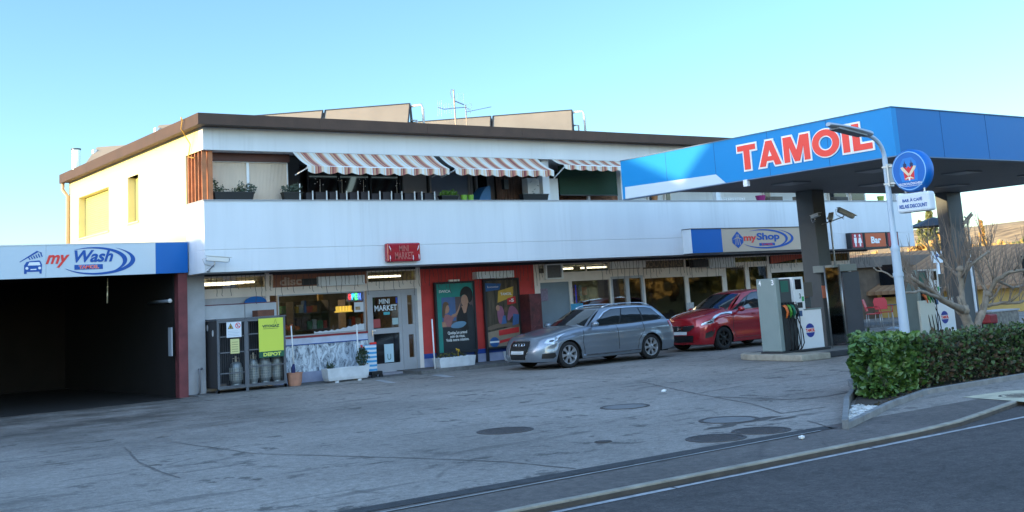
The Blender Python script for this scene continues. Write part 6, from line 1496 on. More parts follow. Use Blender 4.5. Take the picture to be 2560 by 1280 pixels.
# ---- red hatchback
redp_ = mat('red_car_paint', (.36, .010, .018), .26, .25, coat=1.0)
RED = dict(L=4.03, W=1.69, wheels=(.80, 3.33), arch=.335, rw=.300, rim=.205, df=.60, dr=.35, nf=2.4, nr=3.2, paint=redp_, mirror_m=redp_,
    top=[(0, .74), (.12, .80), (.4, .88), (.8, .965), (1.05, 1.0), (1.6, .99), (2.2, 1.0), (3.0, 1.03), (3.5, 1.06), (3.85, 1.04), (4.03, .98)],
    bot=[(0, .19), (.3, .17), (.6, .17), (1.3, .19), (2.5, .20), (3.3, .22), (3.7, .25), (4.03, .34)],
    sec=[(0, .94), (.08, .97), (.25, .975), (.45, .985), (.62, 1.0), (.75, .995), (.84, .975), (.92, .94), (1, .885)],
    crown=[(0, .03), (.2, .06), (.6, .08), (1.2, .07), (3.3, .03), (4.03, .01)],
    nose=lambda v: .02+.16*max(0, v-.45)**1.4+.03*max(0, .2-v)/.2, tail=lambda v: .01+.06*max(0, v-.55)/.45,
    line=lambda x, z, z1: .012*math.exp(-((z-(.80+.06*x))/.025)**2)*(1 if x > 1 else max(0, x-.2)/.8)-.012*math.exp(-((z-.5)/.08)**2)+.008*math.exp(-((z-.34)/.03)**2),
    roof=[(1.5, 1.33), (1.85, 1.45), (2.2, 1.505), (2.7, 1.52), (3.2, 1.49), (3.6, 1.43), (3.9, 1.35)],
    glass=dict(front=(.93, 1.80), rear=(3.95, 3.66), yb=.765, yt=.575, bow=.22),
    dlo=[(.02, .06), (.50, .06), (.90, .12), (.955, .32), (.92, .82), (.80, .90), (.22, .92), (.10, .68)],
    dlo2=[(.025, .065), (.50, .065), (.89, .125), (.95, .33), (.915, .81), (.80, .89), (.22, .91), (.105, .67)],
    panes=[[(.04, .09), (.145, .10), (.15, .72), (.11, .62)], [(.165, .10), (.46, .11), (.46, .86), (.24, .87), (.165, .78)], [(.48, .11), (.72, .12), (.72, .86), (.48, .86)], [(.74, .14), (.88, .18), (.93, .34), (.9, .78), (.74, .84)]],
    surround=car_trim,
    patches=[('headlight', lens_m, [(.50, .76), (.8, .75), (1.0, .80), (1.18, .88), (1.20, .95), (1.0, .93), (.8, .88), (.52, .82)], .008, True), ('headlight_inner', lens_d, [(.66, .785), (.8, .785), (.88, .82), (.82, .835), (.68, .82)], .011, True),
             ('fog_lamp_recess', car_trim, [(.60, .24), (.80, .28), (.90, .42), (.80, .50), (.62, .44)], .006, True), ('tail_light', red_l, [(2.1, .76), (2.4, .74), (2.4, .96), (2.1, .97)], .008, True)],
    nosepatch=[('grille', car_trim, [(-0.302, .80), (0.302, .80), (0.319, .74), (0.197, .58), (-0.197, .58), (-0.319, .74)], .009), ('lower_grille', car_trim, [(-0.302, .40), (0.302, .40), (0.278, .10), (-0.278, .10)], .007)],
    gaps=[[(1.22, .94), (1.16, .6), (1.22, .28)], [(2.22, .98), (2.22, .28)], [(3.10, 1.0), (3.08, .8), (2.92, .5), (2.88, .30)], [(1.22, .28), (2.88, .30)]],
    handles=[(2.02, .87, .18), (2.90, .90, .18)], mirror=(1.42, .93, 1.02), rails=False, spokes=7, wide=False, rim_m=mat('black_rim', (.012, .012, .013), .4, .3))
t, nose, Mx, bo = make_car(RED, 22.32-.80, 21.47+.845-.10, 'bright red hatchback with black wheels, half hidden behind the fuel dispenser', 'parked_car')
mb = MB()
for f in (-.045, .025): mb.add([on_nose(f, .63, .02), on_nose(f+.018, .63, .02), on_nose(f+.02, .76, .02), on_nose(f-.002, .76, .02)], [(0, 1, 2, 3)])
mb.add([on_nose(-.03, .685, .02), on_nose(.03, .685, .02), on_nose(.03, .71, .02), on_nose(-.03, .71, .02)], [(0, 1, 2, 3)]); mb.build('letter_emblem', chrome, bo)
mb = MB(); mb.tube([on_nose(f/10*.29, .80, .014) for f in range(-10, 11)], .006, 4); mb.build('grille_strip', chrome, bo)
mb = MB(); mb.add([on_nose(f, v, .022) for f, v in ((-.15, .44), (.15, .44), (.15, .57), (-.15, .57))], [(0, 1, 2, 3)]); mb.build('number_plate', plate_m, bo)
for s in (1, -1):
    mb = MB(); mb.ell(Mx @ V((.24, s*.64, .43)), .04, .045, .045, 10); mb.build('fog_lamp', lens_m, bo, smooth=True)
# blue car far right behind the trees
BLU = dict(RED); BLU['paint'] = mat('blue_car_paint', (.10, .22, .38), .3, .3, coat=1); BLU['mirror_m'] = BLU['paint']
q = G(2500, 762, 0)
BLU['L'] = 4.03
make_car(BLU, 62.0, 33.0, 'blue car far away behind the bare trees on the right', 'parked_car', radians(12))

# ================================================================== THINGS IN FRONT OF THE MINI MARKET
rk = thing('gas_bottle_cage', (9.67, 24.2, 0), 'grey steel cage for gas bottles with yellow poster, left of the shop window', 'cage')
rkm = mat('cage_steel', (.13, .14, .16), .5, .5, var=.15); rkd = mat('cage_dark_sheet', (.045, .042, .045), .6, .2, var=.2)
xa, xb, yf, yb_ = 9.67, 11.27, 24.2, 24.86; xm = PY(611, 880, yf).x+.14; xm = PY(628/1.0, 880, yf).x if False else PY(617, 880, yf).x
bx('side_panel', rkd, xa, xa+.02, yf+.03, yb_, .12, 1.56, rk); bx('roof_sheet', rkm, xa-.02, xb+.02, yf-.02, yb_+.02, 1.575, 1.60, rk); bx('floor_plate', rkd, xa+.02, xb-.02, yf+.03, yb_, .12, .145, rk)
bx('rear_sheet', mat('cage_rear', (.03, .034, .045), .7, var=.3), xa+.02, xb-.02, yb_+.001, yb_+.015, .12, 1.56, rk); bx('side_panel', rkd, xb-.02, xb, yf+.03, yb_, .12, 1.56, rk)
mb = MB()
for x in (xa, xm-.03, xb-.035): mb.box(x, x+.035 if x != xm-.03 else x+.06, yf, yf+.028, .02 if x != xm-.03 else .0, 1.574)
mb.box(xa+.035, xb-.035, yf+.002, yf+.026, 1.51, 1.57); mb.box(xa+.035, xb-.035, yf+.002, yf+.026, .10, .135)
mb.build('frame', rkm, rk)
for (p0, p1, zs) in ((xa+.035, xm-.03, (.42, .86, 1.20)), (xm+.03, xb-.035, (.52, .88, 1.22))):
    mb = MB()
    for z in zs: mb.box(p0, p1, yf+.004, yf+.02, z, z+.022)
    mb.box(p0, p0+.02, yf+.004, yf+.02, .14, 1.5); mb.box(p1-.02, p1, yf+.004, yf+.02, .14, 1.5); mb.box(p0+.02, p1-.02, yf+.004, yf+.02, .14, .165)
    x = p0+.05
    while x < p1-.03: mb.box(x, x+.003, yf+.010, yf+.013, .165, 1.5); x += .05
    mb.build('mesh_door', rkm, rk)
for x in (xa, xb-.035): mb = MB(); mb.add([(x, yf, .0), (x+.035, yf, 0), (x+.035, yf+.2, 0), (x, yf+.2, 0), (x, yf, .1), (x+.035, yf, .1), (x+.035, yf+.05, .1), (x, yf+.05, .1)], [(0,3,2,1),(4,5,6,7),(0,1,5,4),(1,2,6,5),(2,3,7,6),(3,0,4,7)]); mb.build('foot', rkm, rk)
F = FX(xa); wst = mat('sticker_white', (.6, .62, .64), .5)
for (y, z, r) in ((24.75, 1.42, .05), (24.44, 1.30, .05)):
    mb = MB(); mb.fpoly(F, disc(-y, z, r, r*1.4), .001, .003); mb.build('sticker', wst, rk)
bx('shelf_sheets', mat('old_papers', (.10, .08, .07), .8), xa+.06, xa+.3, yf+.25, yf+.5, .15, .2, rk)
# signs on the cage (things of their own)
FF = FY(yf-.005)
def plate(px0, py0, px1, py1, mt, label, name='warning_sign', cat='sign', w=.008):
    a, b, c, e = PR(px0, py0, px1, py1, yf-.01); t = thing(name, (a, yf, c), label, cat); bx('plate', mt, a, b, yf-.012, yf-.002, c, e, t, .003); return t, a, b, c, e, FY(yf-.012)
t, a, b, c, e, F = plate(566, 806, 604, 842, mat('plate_white', (.66, .70, .76), .5), 'white warning plate with yellow triangle and red ring on the gas cage')
w, h = b-a, e-c
mb = MB(); mb.fpoly(F, [(a+w*.08, c+h*.56), (a+w*.46, c+h*.56), (a+w*.27, c+h*.93)], .001, .002, 0); mb.fpoly(F, [(a+w*.14, c+h*.60), (a+w*.40, c+h*.60), (a+w*.27, c+h*.86)], .002, .003, 1); mb.fpoly(F, [(a+w*.22, c+h*.62), (a+w*.32, c+h*.62), (a+w*.31, c+h*.72), (a+w*.27, c+h*.80), (a+w*.23, c+h*.72)], .003, .004, 0)
mb.fpoly(F, disc(a+w*.76, c+h*.75, w*.18), .001, .002, 2); mb.fpoly(F, disc(a+w*.76, c+h*.75, w*.135), .002, .003, 3); mb.fbox(F, a+w*.73, a+w*.77, c+h*.66, c+h*.84, .003, .004, 0)
mb.fpoly(F, [(a+w*.63, c+h*.83), (a+w*.66, c+h*.86), (a+w*.89, c+h*.66), (a+w*.86, c+h*.63)], .004, .005, 2)
mb.build('pictogram', [tx_dark, mat('warn_yellow', (.65, .40, .02), .5), tx_red, MATS['plate_white']], t)
mb = MB()
for k in range(4): mb.fbox(F, a+w*.1, a+w*(.85-.1*(k % 2)), c+h*(.10+.1*k), c+h*(.12+.1*k), .001, .002)
mb.build('text_lines', mat('print_grey_blue', (.35, .42, .5), .6), t)
t, a, b, c, e, F = plate(576, 848, 599, 883, mat('plate_pale_yellow', (.60, .58, .25), .5), 'small pale yellow notice on the gas cage under the white warning plate', 'notice', 'notice')
w, h = b-a, e-c; mb = MB()
for k in range(5): mb.fbox(F, a+w*.15, a+w*.85, c+h*(.12+.16*k), c+h*(.16+.16*k), .001, .002)
mb.build('text_lines', mat('print_olive', (.30, .28, .12), .6), t)
t, a, b, c, e, F = plate(646, 797, 710, 889, mat('vito_yellow', (.62, .70, .08), .45), 'yellow and green gas depot poster on the right half of the cage', 'gas_poster', 'poster')
w, h = b-a, e-c; mb = MB(); mb.fbox(F, a-.005, b+.005, c-.01, c+h*.145, .001, .004); mb.build('green_band', mat('band_dark_green', (.01, .09, .05), .5), t)
text(F, 'VITOGAZ', (a+w*.14, a+w*.84, c+h*.76, c+h*.83), tx_green, 'lettering', t, bold=.045, w=.001); text(F, 'DEPOT', (a+w*.16, a+w*.88, c+h*.02, c+h*.115), mat('pale_lime', (.62, .72, .12), .5), 'lettering', t, bold=.045, w=.004)
mb = MB(); mb.fbox(F, a+w*.18, a+w*.78, c+h*.725, c+h*.735, .001, .002); mb.tube([F.p(a+w*.62, c+h*.84, .003), F.p(a+w*.68, c+h*.97, .003), F.p(a+w*.74, c+h*.84, .003)], .003, 4); mb.build('thin_marks', tx_green, t)
# gas cylinders
def bottle(px, r, z1, label, src=[None]):
    x = PY(px, 940, 24.45).x; t = thing('gas_bottle', (x, 24.45, .146), label, 'gas bottle', 'gas bottles in the cage')
    gm_ = mat('bottle_galvanised', (.24, .27, .28), .45, .5, var=.15, vscale=6)
    mb = MB(); mb.lathe([(r*.8, 0), (r*.82, .03), (r*.8, .035), (r*.96, .07), (r, .12), (r, z1-.12), (r*.9, z1-.04), (r*.55, z1), (0, z1+.01)], (x, 24.45, .148), n=24); mb.build('cylinder', gm_, t, smooth=True, angle=50)
    mb = MB()
    for k in range(6):
        z = .148+.12+k*(z1-.26)/5; mb.lathe([(r+.002, z-.148-.004), (r+.007, z-.148), (r+.002, z-.148+.004)], (x, 24.45, .148), n=24)
    for k in range(16):
        a = 2*pi*k/16; mb.box(x+(r+.004)*cos(a)-.003, x+(r+.004)*cos(a)+.003, 24.45+(r+.004)*sin(a)-.003, 24.45+(r+.004)*sin(a)+.003, .26, .148+z1-.12)
    mb.build('basket', mat('bottle_basket', (.40, .44, .45), .4, .6), t)
    mb = MB(); mb.lathe([(.035, 0), (.035, .05), (.022, .06), (.022, .13), (0, .13)], (x, 24.45, .148+z1), n=12); mb.tube([(x-r*.55, 24.45, .148+z1+.0), (x-r*.6, 24.45, .148+z1+.08), (x+r*.6, 24.45, .148+z1+.08), (x+r*.55, 24.45, .148+z1)], .009, 6); mb.build('valve', mat('valve_brass', (.35, .33, .28), .4, .7), t, smooth=True, angle=40)
bottle(590, .135, .50, 'gas bottle alone in the left half of the cage'); bottle(634, .105, .54, 'slim gas bottle, left one of three in the right half of the cage')
bottle(663, .125, .55, 'gas bottle, middle one of three in the right half of the cage'); bottle(693, .115, .55, 'gas bottle, right one of three in the right half of the cage')
tag(bx('wooden_box', wood_m, PY(640, 785, 24.5).x, PY(681, 785, 24.5).x, 24.4, 24.7, 1.602, 1.74), 'reddish brown box lying on top of the gas cage', 'box')
mb = MB(); mb.tube([(9.42, 24.70, .02), (9.42, 24.62, .05), (9.42, 24.58, .45), (9.42, 24.62, .55), (9.50, 24.66, .56)], .025, 8); tag(mb.build('pipe_loop', mat('dirty_pipe', (.18, .18, .20), .6), smooth=True), 'bent grey pipe at the foot of the corner pillar', 'pipe')
pot = thing('terracotta_pot', (PY(737, 960, 24.3).x, 24.3, 0), 'terracotta pot holding a closed dark blue umbrella beside the gas cage', 'pot')
x = pot.location.x; mb = MB(); mb.lathe([(0, 0), (.13, 0), (.16, .10), (.175, .28), (.185, .285), (.185, .31), (.165, .31), (.15, .2), (0, .2)], (x, 24.3, .001), n=24); mb.build('pot_body', mat('terracotta', (.42, .20, .13), .8, var=.2, vscale=5), pot, smooth=True, angle=40)
um = thing('umbrella', (x-.02, 24.3, .2), 'closed dark blue umbrella on a white pole standing in the terracotta pot', 'umbrella'); mb = MB(); mb.tube([(x-.03, 24.3, .21), (x-.03, 24.3, .42), (x-.01, 24.3, .50)], [.045, .05, .02], 8); mb.build('canopy', mat('umbrella_navy', (.01, .02, .10), .7), um, smooth=True)
mb = MB(); mb.tube([(x-.01, 24.3, .5), (x-.05, 24.3, 1.35)], .016, 7); mb.build('pole', white_p, um, smooth=True)
# white concrete planters
plm = mat('white_concrete', (.58, .60, .62), .75, var=.18, vscale=4, bump=.2)
def trough(px0, px1, pyb, label, Y):
    a = PY(px0, pyb, Y).x; b = PY(px1, pyb, Y).x; t = thing('planter_trough', ((a+b)/2, Y, 0), label, 'planter')
    z = .045; h = .33; y0, y1 = Y-.17, Y+.17; i = .06; P = []
    for (zz, k) in ((z, i), (z+.07, i*.5), (h-.05, .01), (h, 0)): P += [(a+k, y0+k*.6, zz), (b-k, y0+k*.6, zz), (b-k, y1-k*.6, zz), (a+k, y1-k*.6, zz)]
    fs = [(0, 3, 2, 1)]
    for q in range(3): fs += [(4*q+j, 4*q+(j+1) % 4, 4*q+4+(j+1) % 4, 4*q+4+j) for j in range(4)]
    P += [(a+.04, y0+.04, h), (b-.04, y0+.04, h), (b-.04, y1-.04, h), (a+.04, y1-.04, h), (a+.04, y0+.04, h-.06), (b-.04, y0+.04, h-.06), (b-.04, y1-.04, h-.06), (a+.04, y1-.04, h-.06)]
    fs += [(12+j, 12+(j+1) % 4, 16+(j+1) % 4, 16+j) for j in range(4)]+[(16+j, 16+(j+1) % 4, 20+(j+1) % 4, 20+j) for j in range(4)]
    mb = MB(); mb.add(P, fs); mb.build('trough', plm, t, bevel=.012); bx('soil', soil_m, a+.041, b-.041, y0+.041, y1-.041, h-.06, h-.03, t)
    for x in (a+.22, b-.3): bx('foot', plm, x, x+.09, y0+.05, y1-.05, .0, .044, t)
    return t, a, b, h
t, a, b, h = trough(811, 918, 958, 'white concrete planter between the marble panel and the mini market door', 24.25)
mb = MB(); leaves(mb, (a+.16, 24.25, h+.05), .12, .1, .08, 90, .05); mb.build('plant', leafm[0], t)
t, a2, b2, h = trough(1091, 1183, 926, 'white concrete planter with mossy plants in front of the green poster', 24.3)
mb = MB(); leaves(mb, ((a2+b2)/2-.1, 24.3, h+.03), .5, .1, .06, 260, .045); mb.build('plant', mat('moss_brown_green', (.09, .09, .03), .9), t)
mb = MB(); leaves(mb, (b2-.45, 24.25, h+.14), .05, .04, .04, 24, .035); mb.tube([(b2-.45, 24.26, h-.03), (b2-.45, 24.25, h+.12)], .005, 4); mb.build('flower', mat('flower_yellow', (.7, .42, .02), .6), t)
t, a3, b3, h = trough(1268, 1330, 905, 'white concrete planter partly hidden by the front of the silver car', 24.3)
ct = thing('potted_conifer', (b-.1, 24.25, .3), 'small dark green bush with red flower growing in the white planter by the door', 'plant')
mb = MB(); mb.tube([(b-.08, 24.25, .28), (b-.08, 24.25, .7)], .01, 5); mb.build('stem', wood_m, ct)
mb = MB(); leaves(mb, (b-.10, 24.25, .50), .16, .13, .20, 420, .05, up=1.2); leaves(mb, (b-.10, 24.25, .66), .08, .07, .10, 120, .05, up=1.5); mb.build('foliage', leafm[0], ct)
mb = MB(); leaves(mb, (b-.14, 24.2, .76), .04, .03, .03, 20, .03); mb.build('flower', tx_red, ct)
ds = thing('ice_cream_stand', (PY(932, 940, 24.4).x, 24.4, 0), 'blue and white wave striped upright advert stand with red top on small wheels', 'sign')
x0 = PY(905, 920, 24.45).x; x1 = PY(943, 920, 24.45).x
Mw = bpy.data.materials.new('wave_stripes'); Mw.use_nodes = True; t_ = Mw.node_tree; w_ = t_.nodes.new('ShaderNodeTexWave'); w_.bands_direction = 'Z'; w_.inputs['Scale'].default_value = 3.2; w_.inputs['Distortion'].default_value = 1.5; w_.inputs['Detail Scale'].default_value = 1
tc = t_.nodes.new('ShaderNodeTexCoord'); rr_ = t_.nodes.new('ShaderNodeValToRGB'); e_ = rr_.color_ramp.elements; e_[0].position = .42; e_[0].color = (.04, .30, .60, 1); e_[1].position = .55; e_[1].color = (.62, .68, .74, 1)
t_.links.new(tc.outputs['Object'], w_.inputs[0]); t_.links.new(w_.outputs['Fac'], rr_.inputs[0]); t_.links.new(rr_.outputs[0], t_.nodes['Principled BSDF'].inputs['Base Color'])
bx('panel', Mw, x0, x1, 24.45, 24.49, .16, .78, ds); bx('top_strip', tx_red, x0+.25, x1, 24.445, 24.495, .781, .83, ds); bx('base', black_m, x1-.22, x1+.06, 24.3, 24.62, .08, .16, ds, .01)
mb = MB()
for (x, y) in ((x1-.18, 24.32), (x1+.02, 24.32), (x1+.02, 24.6)): mb.lathe([(0, -.02), (.05, -.02), (.05, .02), (0, .02)], (x, y, .051), (0, 1, 0), 14)
mb.build('wheels', rubber, ds)
for k, (px, lb) in enumerate(((1088, 'thin white pole leaning at the left end of the planter by the green poster'), (916, 'thin white pole standing behind the planter left of the market door'))):
    q = PY(px, 930, 24.15); mb = MB(); mb.tube([(q.x, 24.15 if k == 0 else 24.5, .02), (q.x-.02, 24.15 if k == 0 else 24.5, 1.28)], .018, 8); tag(mb.build('white_pole', white_p, smooth=True), lb, 'pole')
# ------------------------------------------------------------------ terrace at the right
def cafe_chair(px, py, Y, rz, label):
    q = PY(px, py, Y); x = q.x; t = thing('cafe_chair', (x, Y, .09), label, 'chair', 'red chairs on the bar terrace', 0)
    rc_ = mat('chair_red', (.50, .02, .025), .4); T = Matrix.Translation((x, Y, .09)) @ Matrix.Rotation(rz, 4, 'Z')
    def tb_(pts, r, nm, m_): mb = MB(); mb.tube([T @ V(p) for p in pts], r, 6); mb.build(nm, m_, t, smooth=True)
    mb = MB(); F = Fr(T @ V((0, 0, .44)), T.to_3x3() @ V((1, 0, 0)), T.to_3x3() @ V((0, 1, 0))); mb.fpoly(F, [(-.21, -.2), (.21, -.2), (.23, .2), (-.23, .2)], 0, .02); mb.build('seat', rc_, t)
    mb = MB(); F = Fr(T @ V((0, .2, .48)), T.to_3x3() @ V((1, 0, 0)), T.to_3x3() @ V((0, .25, 1))); mb.fpoly(F, [(-.2, .05), (.2, .05), (.22, .3), (.16, .42), (-.16, .42), (-.22, .3)], 0, .02); mb.build('backrest', rc_, t)
    for a, b in ((-.2, -.18), (.2, -.18), (-.2, .2), (.2, .2)): tb_([(a, b, .44), (a*1.1, b*1.1, 0)], .011, 'leg', steel)
    for s in (-1, 1): tb_([(s*.22, .2, .64), (s*.23, -.16, .64), (s*.21, -.18, .44)], .013, 'armrest', rc_)
cafe_chair(2188, 805, 22.0, .5, 'red terrace chair nearest the street, turned to the left'); cafe_chair(2212, 800, 22.5, -.6, 'red terrace chair beside the round table, turned to the right'); cafe_chair(2088, 800, 22.6, 1.4, 'red terrace chair seen through the glass wind screen')
tt = thing('cafe_table', (31.5, 22.9, .09), 'small round dark terrace table with steel leg by the red chairs', 'table'); q = PY(2232, 800, 22.7)
mb = MB(); mb.lathe([(0, .72), (.33, .72), (.33, .745), (0, .745)], (q.x, 22.7, .0), n=20); mb.build('table_top', darkm, tt); mb = MB(); mb.tube([(q.x, 22.7, .02), (q.x, 22.7, .72)], .025, 8); mb.lathe([(0, 0), (.22, 0), (.05, .05)], (q.x, 22.7, .0), n=16); mb.build('leg', steel, tt)
bn = thing('waste_bin', (25, 13, 0), 'black bin with dark red lid behind the right tree trunk', 'bin'); q = PY(2476, 815, 14.2)
bx('bin_body', black_m, q.x-.14, q.x+.14, 14.1, 14.4, 0, q.z+.05, bn, .02); bx('lid', mat('bin_red', (.22, .015, .02), .5), q.x-.15, q.x+.15, 14.09, 14.41, q.z+.052, q.z+.25, bn, .03)
tr = thing('stone_trough', (40, 25, 0), 'pale stone trough at the far right behind the bin', 'trough'); a, b = PY(2480, 790, 19).x, PY(2548, 790, 19).x; z0 = PY(2510, 803, 19).z; z1 = PY(2510, 778, 19).z
bx('basin', mat('rough_stone', (.22, .20, .17), .9, var=.5, vscale=9, bump=.5), a, b, 19, 19.6, min(0, z0), z1, tr, .02); bx('rim', coping_m, a-.03, b+.03, 18.97, 19.63, z1+.001, z1+.04, tr)

# ================================================================== PLANTING BED, HEDGES, BARE TREES
kb2 = [(10.45, 8.30), (12.4, 9.14), (13.9, 9.66), (30, 9.66)]
def wallstrip(line, w, z0, z1, mt, name):
    P = []; L_ = [V((*p, 0)) for p in line]; fs = []
    for i, p in enumerate(L_):
        d = (L_[min(i+1, len(L_)-1)]-L_[max(i-1, 0)]).normalized(); n = V((-d.y, d.x, 0)); P += [(p.x, p.y, z0), (p.x+n.x*w, p.y+n.y*w, z0), (p.x+n.x*w, p.y+n.y*w, z1), (p.x, p.y, z1)]
    for i in range(len(L_)-1):
        for k in range(4): fs.append((4*i+k, 4*i+(k+1) % 4, 4*i+4+(k+1) % 4, 4*i+4+k))
    fs += [(0, 3, 2, 1), tuple(4*(len(L_)-1)+k for k in range(4))]
    mb = MB(); mb.add(P, fs); return mb.build(name, mt, bevel=.01)
tag(wallstrip(kb2, .07, -.05, .07, kgrey_m, 'bed_kerb'), kind='structure'); tag(wallstrip([(14.7, 11.6), (13.68, 10.72), (12.5, 9.95), (10.42, 8.36)], .07, -.05, .10, kgrey_m, 'bed_kerb'), kind='structure')
sheet('bed_soil', [(10.75, 8.55), (12.4, 9.3), (13.9, 9.8), (30, 9.8), (30, 11.6), (14.7, 11.5), (13.68, 10.6), (12.6, 9.85)], .03, soil_m)
stm = mat('white_pebble', (.50, .50, .48), .8, var=.3, vscale=10)
mb = MB()
for _ in range(170):
    s = R_.random()**.7; x = lerp(10.75, 12.0, s); y0_ = lerp(8.50, 9.08, s); y1_ = lerp(8.56, 9.42, s); y = R_.uniform(y0_, y1_); r = R_.uniform(.02, .05); mb.ell((x, y, .04+r*.3), r*1.2, r, r*.6, 6, jit=.25)
tag(mb.build('white_gravel', stm), 'white pebbles in the point of the hedge bed', 'gravel', kind='stuff')
hr = random.Random(3)
# a hedge: leaves scattered on its faces and just inside them
lau = [mat('laurel_leaf_a', (.070, .145, .028), .38, var=.3, vscale=2), mat('laurel_leaf_b', (.034, .078, .022), .42, var=.3, vscale=2), mat('laurel_leaf_c', (.12, .20, .05), .38)]
prv = [mat('privet_leaf_a', (.062, .115, .03), .5, var=.3, vscale=3), mat('privet_leaf_b', (.035, .050, .02), .55), mat('privet_leaf_brown', (.085, .055, .03), .7)]
def leaf(mb, p, d, size, m, wd=.36):
    d = d.normalized(); sd = d.cross(V((hr.gauss(0, 1), hr.gauss(0, 1), hr.gauss(0, 1))));  sd = sd.normalized(); n = d.cross(sd); a = p; b = p+d*size
    mb.add([a, a+d*size*.35+sd*size*wd+n*size*.08, a+d*size*.72+sd*size*wd*.8+n*size*.02, b-n*size*.12, a+d*size*.72-sd*size*wd*.8+n*size*.02, a+d*size*.35-sd*size*wd+n*size*.08, a+d*size*.5-n*size*.04],
           [(0, 6, 1), (1, 6, 2), (2, 6, 3), (3, 6, 4), (4, 6, 5), (5, 6, 0)], m)
def hedge_faces(poly, H): return [(V((*poly[i], 0)), V((*poly[(i+1) % len(poly)], 0))) for i in range(len(poly))]
def hedge(name, poly, faces, H, top, n, size, mats, label, browns=None, bulge=.1):
    t = thing(name, (poly[0][0], poly[0][1], 0), label, 'hedge'); c = V((sum(p[0] for p in poly)/len(poly), sum(p[1] for p in poly)/len(poly), 0))
    core = [(lerp(p[0], c.x, 0)+( .13 if p[0] < c.x else -.13), p[1]+(.16 if p[1] < c.y else -.16)) for p in poly]
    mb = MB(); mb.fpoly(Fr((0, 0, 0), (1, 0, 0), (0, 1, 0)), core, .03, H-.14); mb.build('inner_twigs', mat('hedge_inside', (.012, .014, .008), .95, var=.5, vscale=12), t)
    mb = MB()
    for _ in range(n):
        r = hr.random(); k = None
        if r < top:
            a, b = hr.random(), hr.random(); A = V((*poly[0], 0)).lerp(V((*poly[1], 0)), a) ; 
            
            while True:
                p = V((hr.uniform(min(q[0] for q in poly), max(q[0] for q in poly)), hr.uniform(min(q[1] for q in poly), max(q[1] for q in poly)), 0)); ins = False
                for i in range(len(poly)):
                    (ax_, ay_), (bx_, by_) = poly[i], poly[i-1]
                    if (ay_ > p.y) != (by_ > p.y) and p.x < (bx_-ax_)*(p.y-ay_)/(by_-ay_)+ax_: ins = not ins
                if ins: break
            p.z = H+hr.uniform(-.12, .02)+.05*noise.noise(V((p.x*1.3, p.y*1.3, 3))); out = V((0, 0, 1)); tone = .8
        else:
            w_ = [(f[1]-f[0]).length for f in faces]; s = hr.random()*sum(w_); k = 0
            while s > w_[k]: s -= w_[k]; k += 1
            f = faces[k]; u = s/w_[k]; d = (f[1]-f[0]).normalized(); out = V((d.y, -d.x, 0)); z = hr.random()**.85*H; p = f[0].lerp(f[1], u)+out*(bulge*.4*sin(pi*min(1, z/H*.9+.1))-.03-abs(hr.gauss(0, .07))+.07*noise.noise(V((u*w_[k]*2.2, z*3, k*5)))); p.z = .05+z; tone = z/H
        dr_ = (out*hr.uniform(.1, 1)+V((hr.gauss(0, .55), hr.gauss(0, .55), hr.gauss(.25, .5))))
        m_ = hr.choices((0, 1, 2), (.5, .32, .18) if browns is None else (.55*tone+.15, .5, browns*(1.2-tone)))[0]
        leaf(mb, p, dr_, size*hr.choice((.5, .7, .9, 1.0, 1.15, 1.4)), m_)
    mb.build('leaves', mats, t)
    # thin bare twigs low down
    mb = MB()
    for _ in range(60):
        f = faces[hr.randrange(len(faces))]; p = f[0].lerp(f[1], hr.random()); d = (f[1]-f[0]).normalized(); o_ = V((d.y, -d.x, 0)); q = p+V((0, 0, .04))-o_*.1; mb.tube([q, q+V((hr.uniform(-.06, .06), hr.uniform(-.06, .06), .2)), q+o_*.08+V((hr.uniform(-.12, .12), 0, .42))], [.007, .005, .003], 4)
    mb.build('twigs', mat('twig_brown', (.06, .045, .03), .9), t)
P1 = [(12.85, 9.66), (14.35, 10.0), (15.2, 11.4), (14.65, 11.35), (13.05, 10.12)]
vv_ = [V((*p, 0)) for p in P1]
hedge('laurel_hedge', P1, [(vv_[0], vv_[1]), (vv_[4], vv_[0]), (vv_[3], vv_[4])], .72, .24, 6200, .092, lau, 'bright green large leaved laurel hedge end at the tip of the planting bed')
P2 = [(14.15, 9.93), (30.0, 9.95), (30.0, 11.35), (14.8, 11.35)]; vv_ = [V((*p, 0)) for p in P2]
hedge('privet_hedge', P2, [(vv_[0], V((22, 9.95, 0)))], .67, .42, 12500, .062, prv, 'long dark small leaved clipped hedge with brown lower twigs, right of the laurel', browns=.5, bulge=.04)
mb = MB()
for _ in range(260):
    x = hr.uniform(11.6, 22); y = 9.86-max(0, 13.9-x)*.36+hr.uniform(-.12, .05); leaf(mb, V((x, y, .04)), V((hr.gauss(0, 1), hr.gauss(0, 1), .1)), .05, hr.randrange(2))
tag(mb.build('fallen_leaves', [mat('dead_leaf_a', (.12, .07, .03), .9), mat('dead_leaf_b', (.06, .045, .02), .9)]), 'brown fallen leaves along the foot of the hedge', 'leaves', kind='stuff')
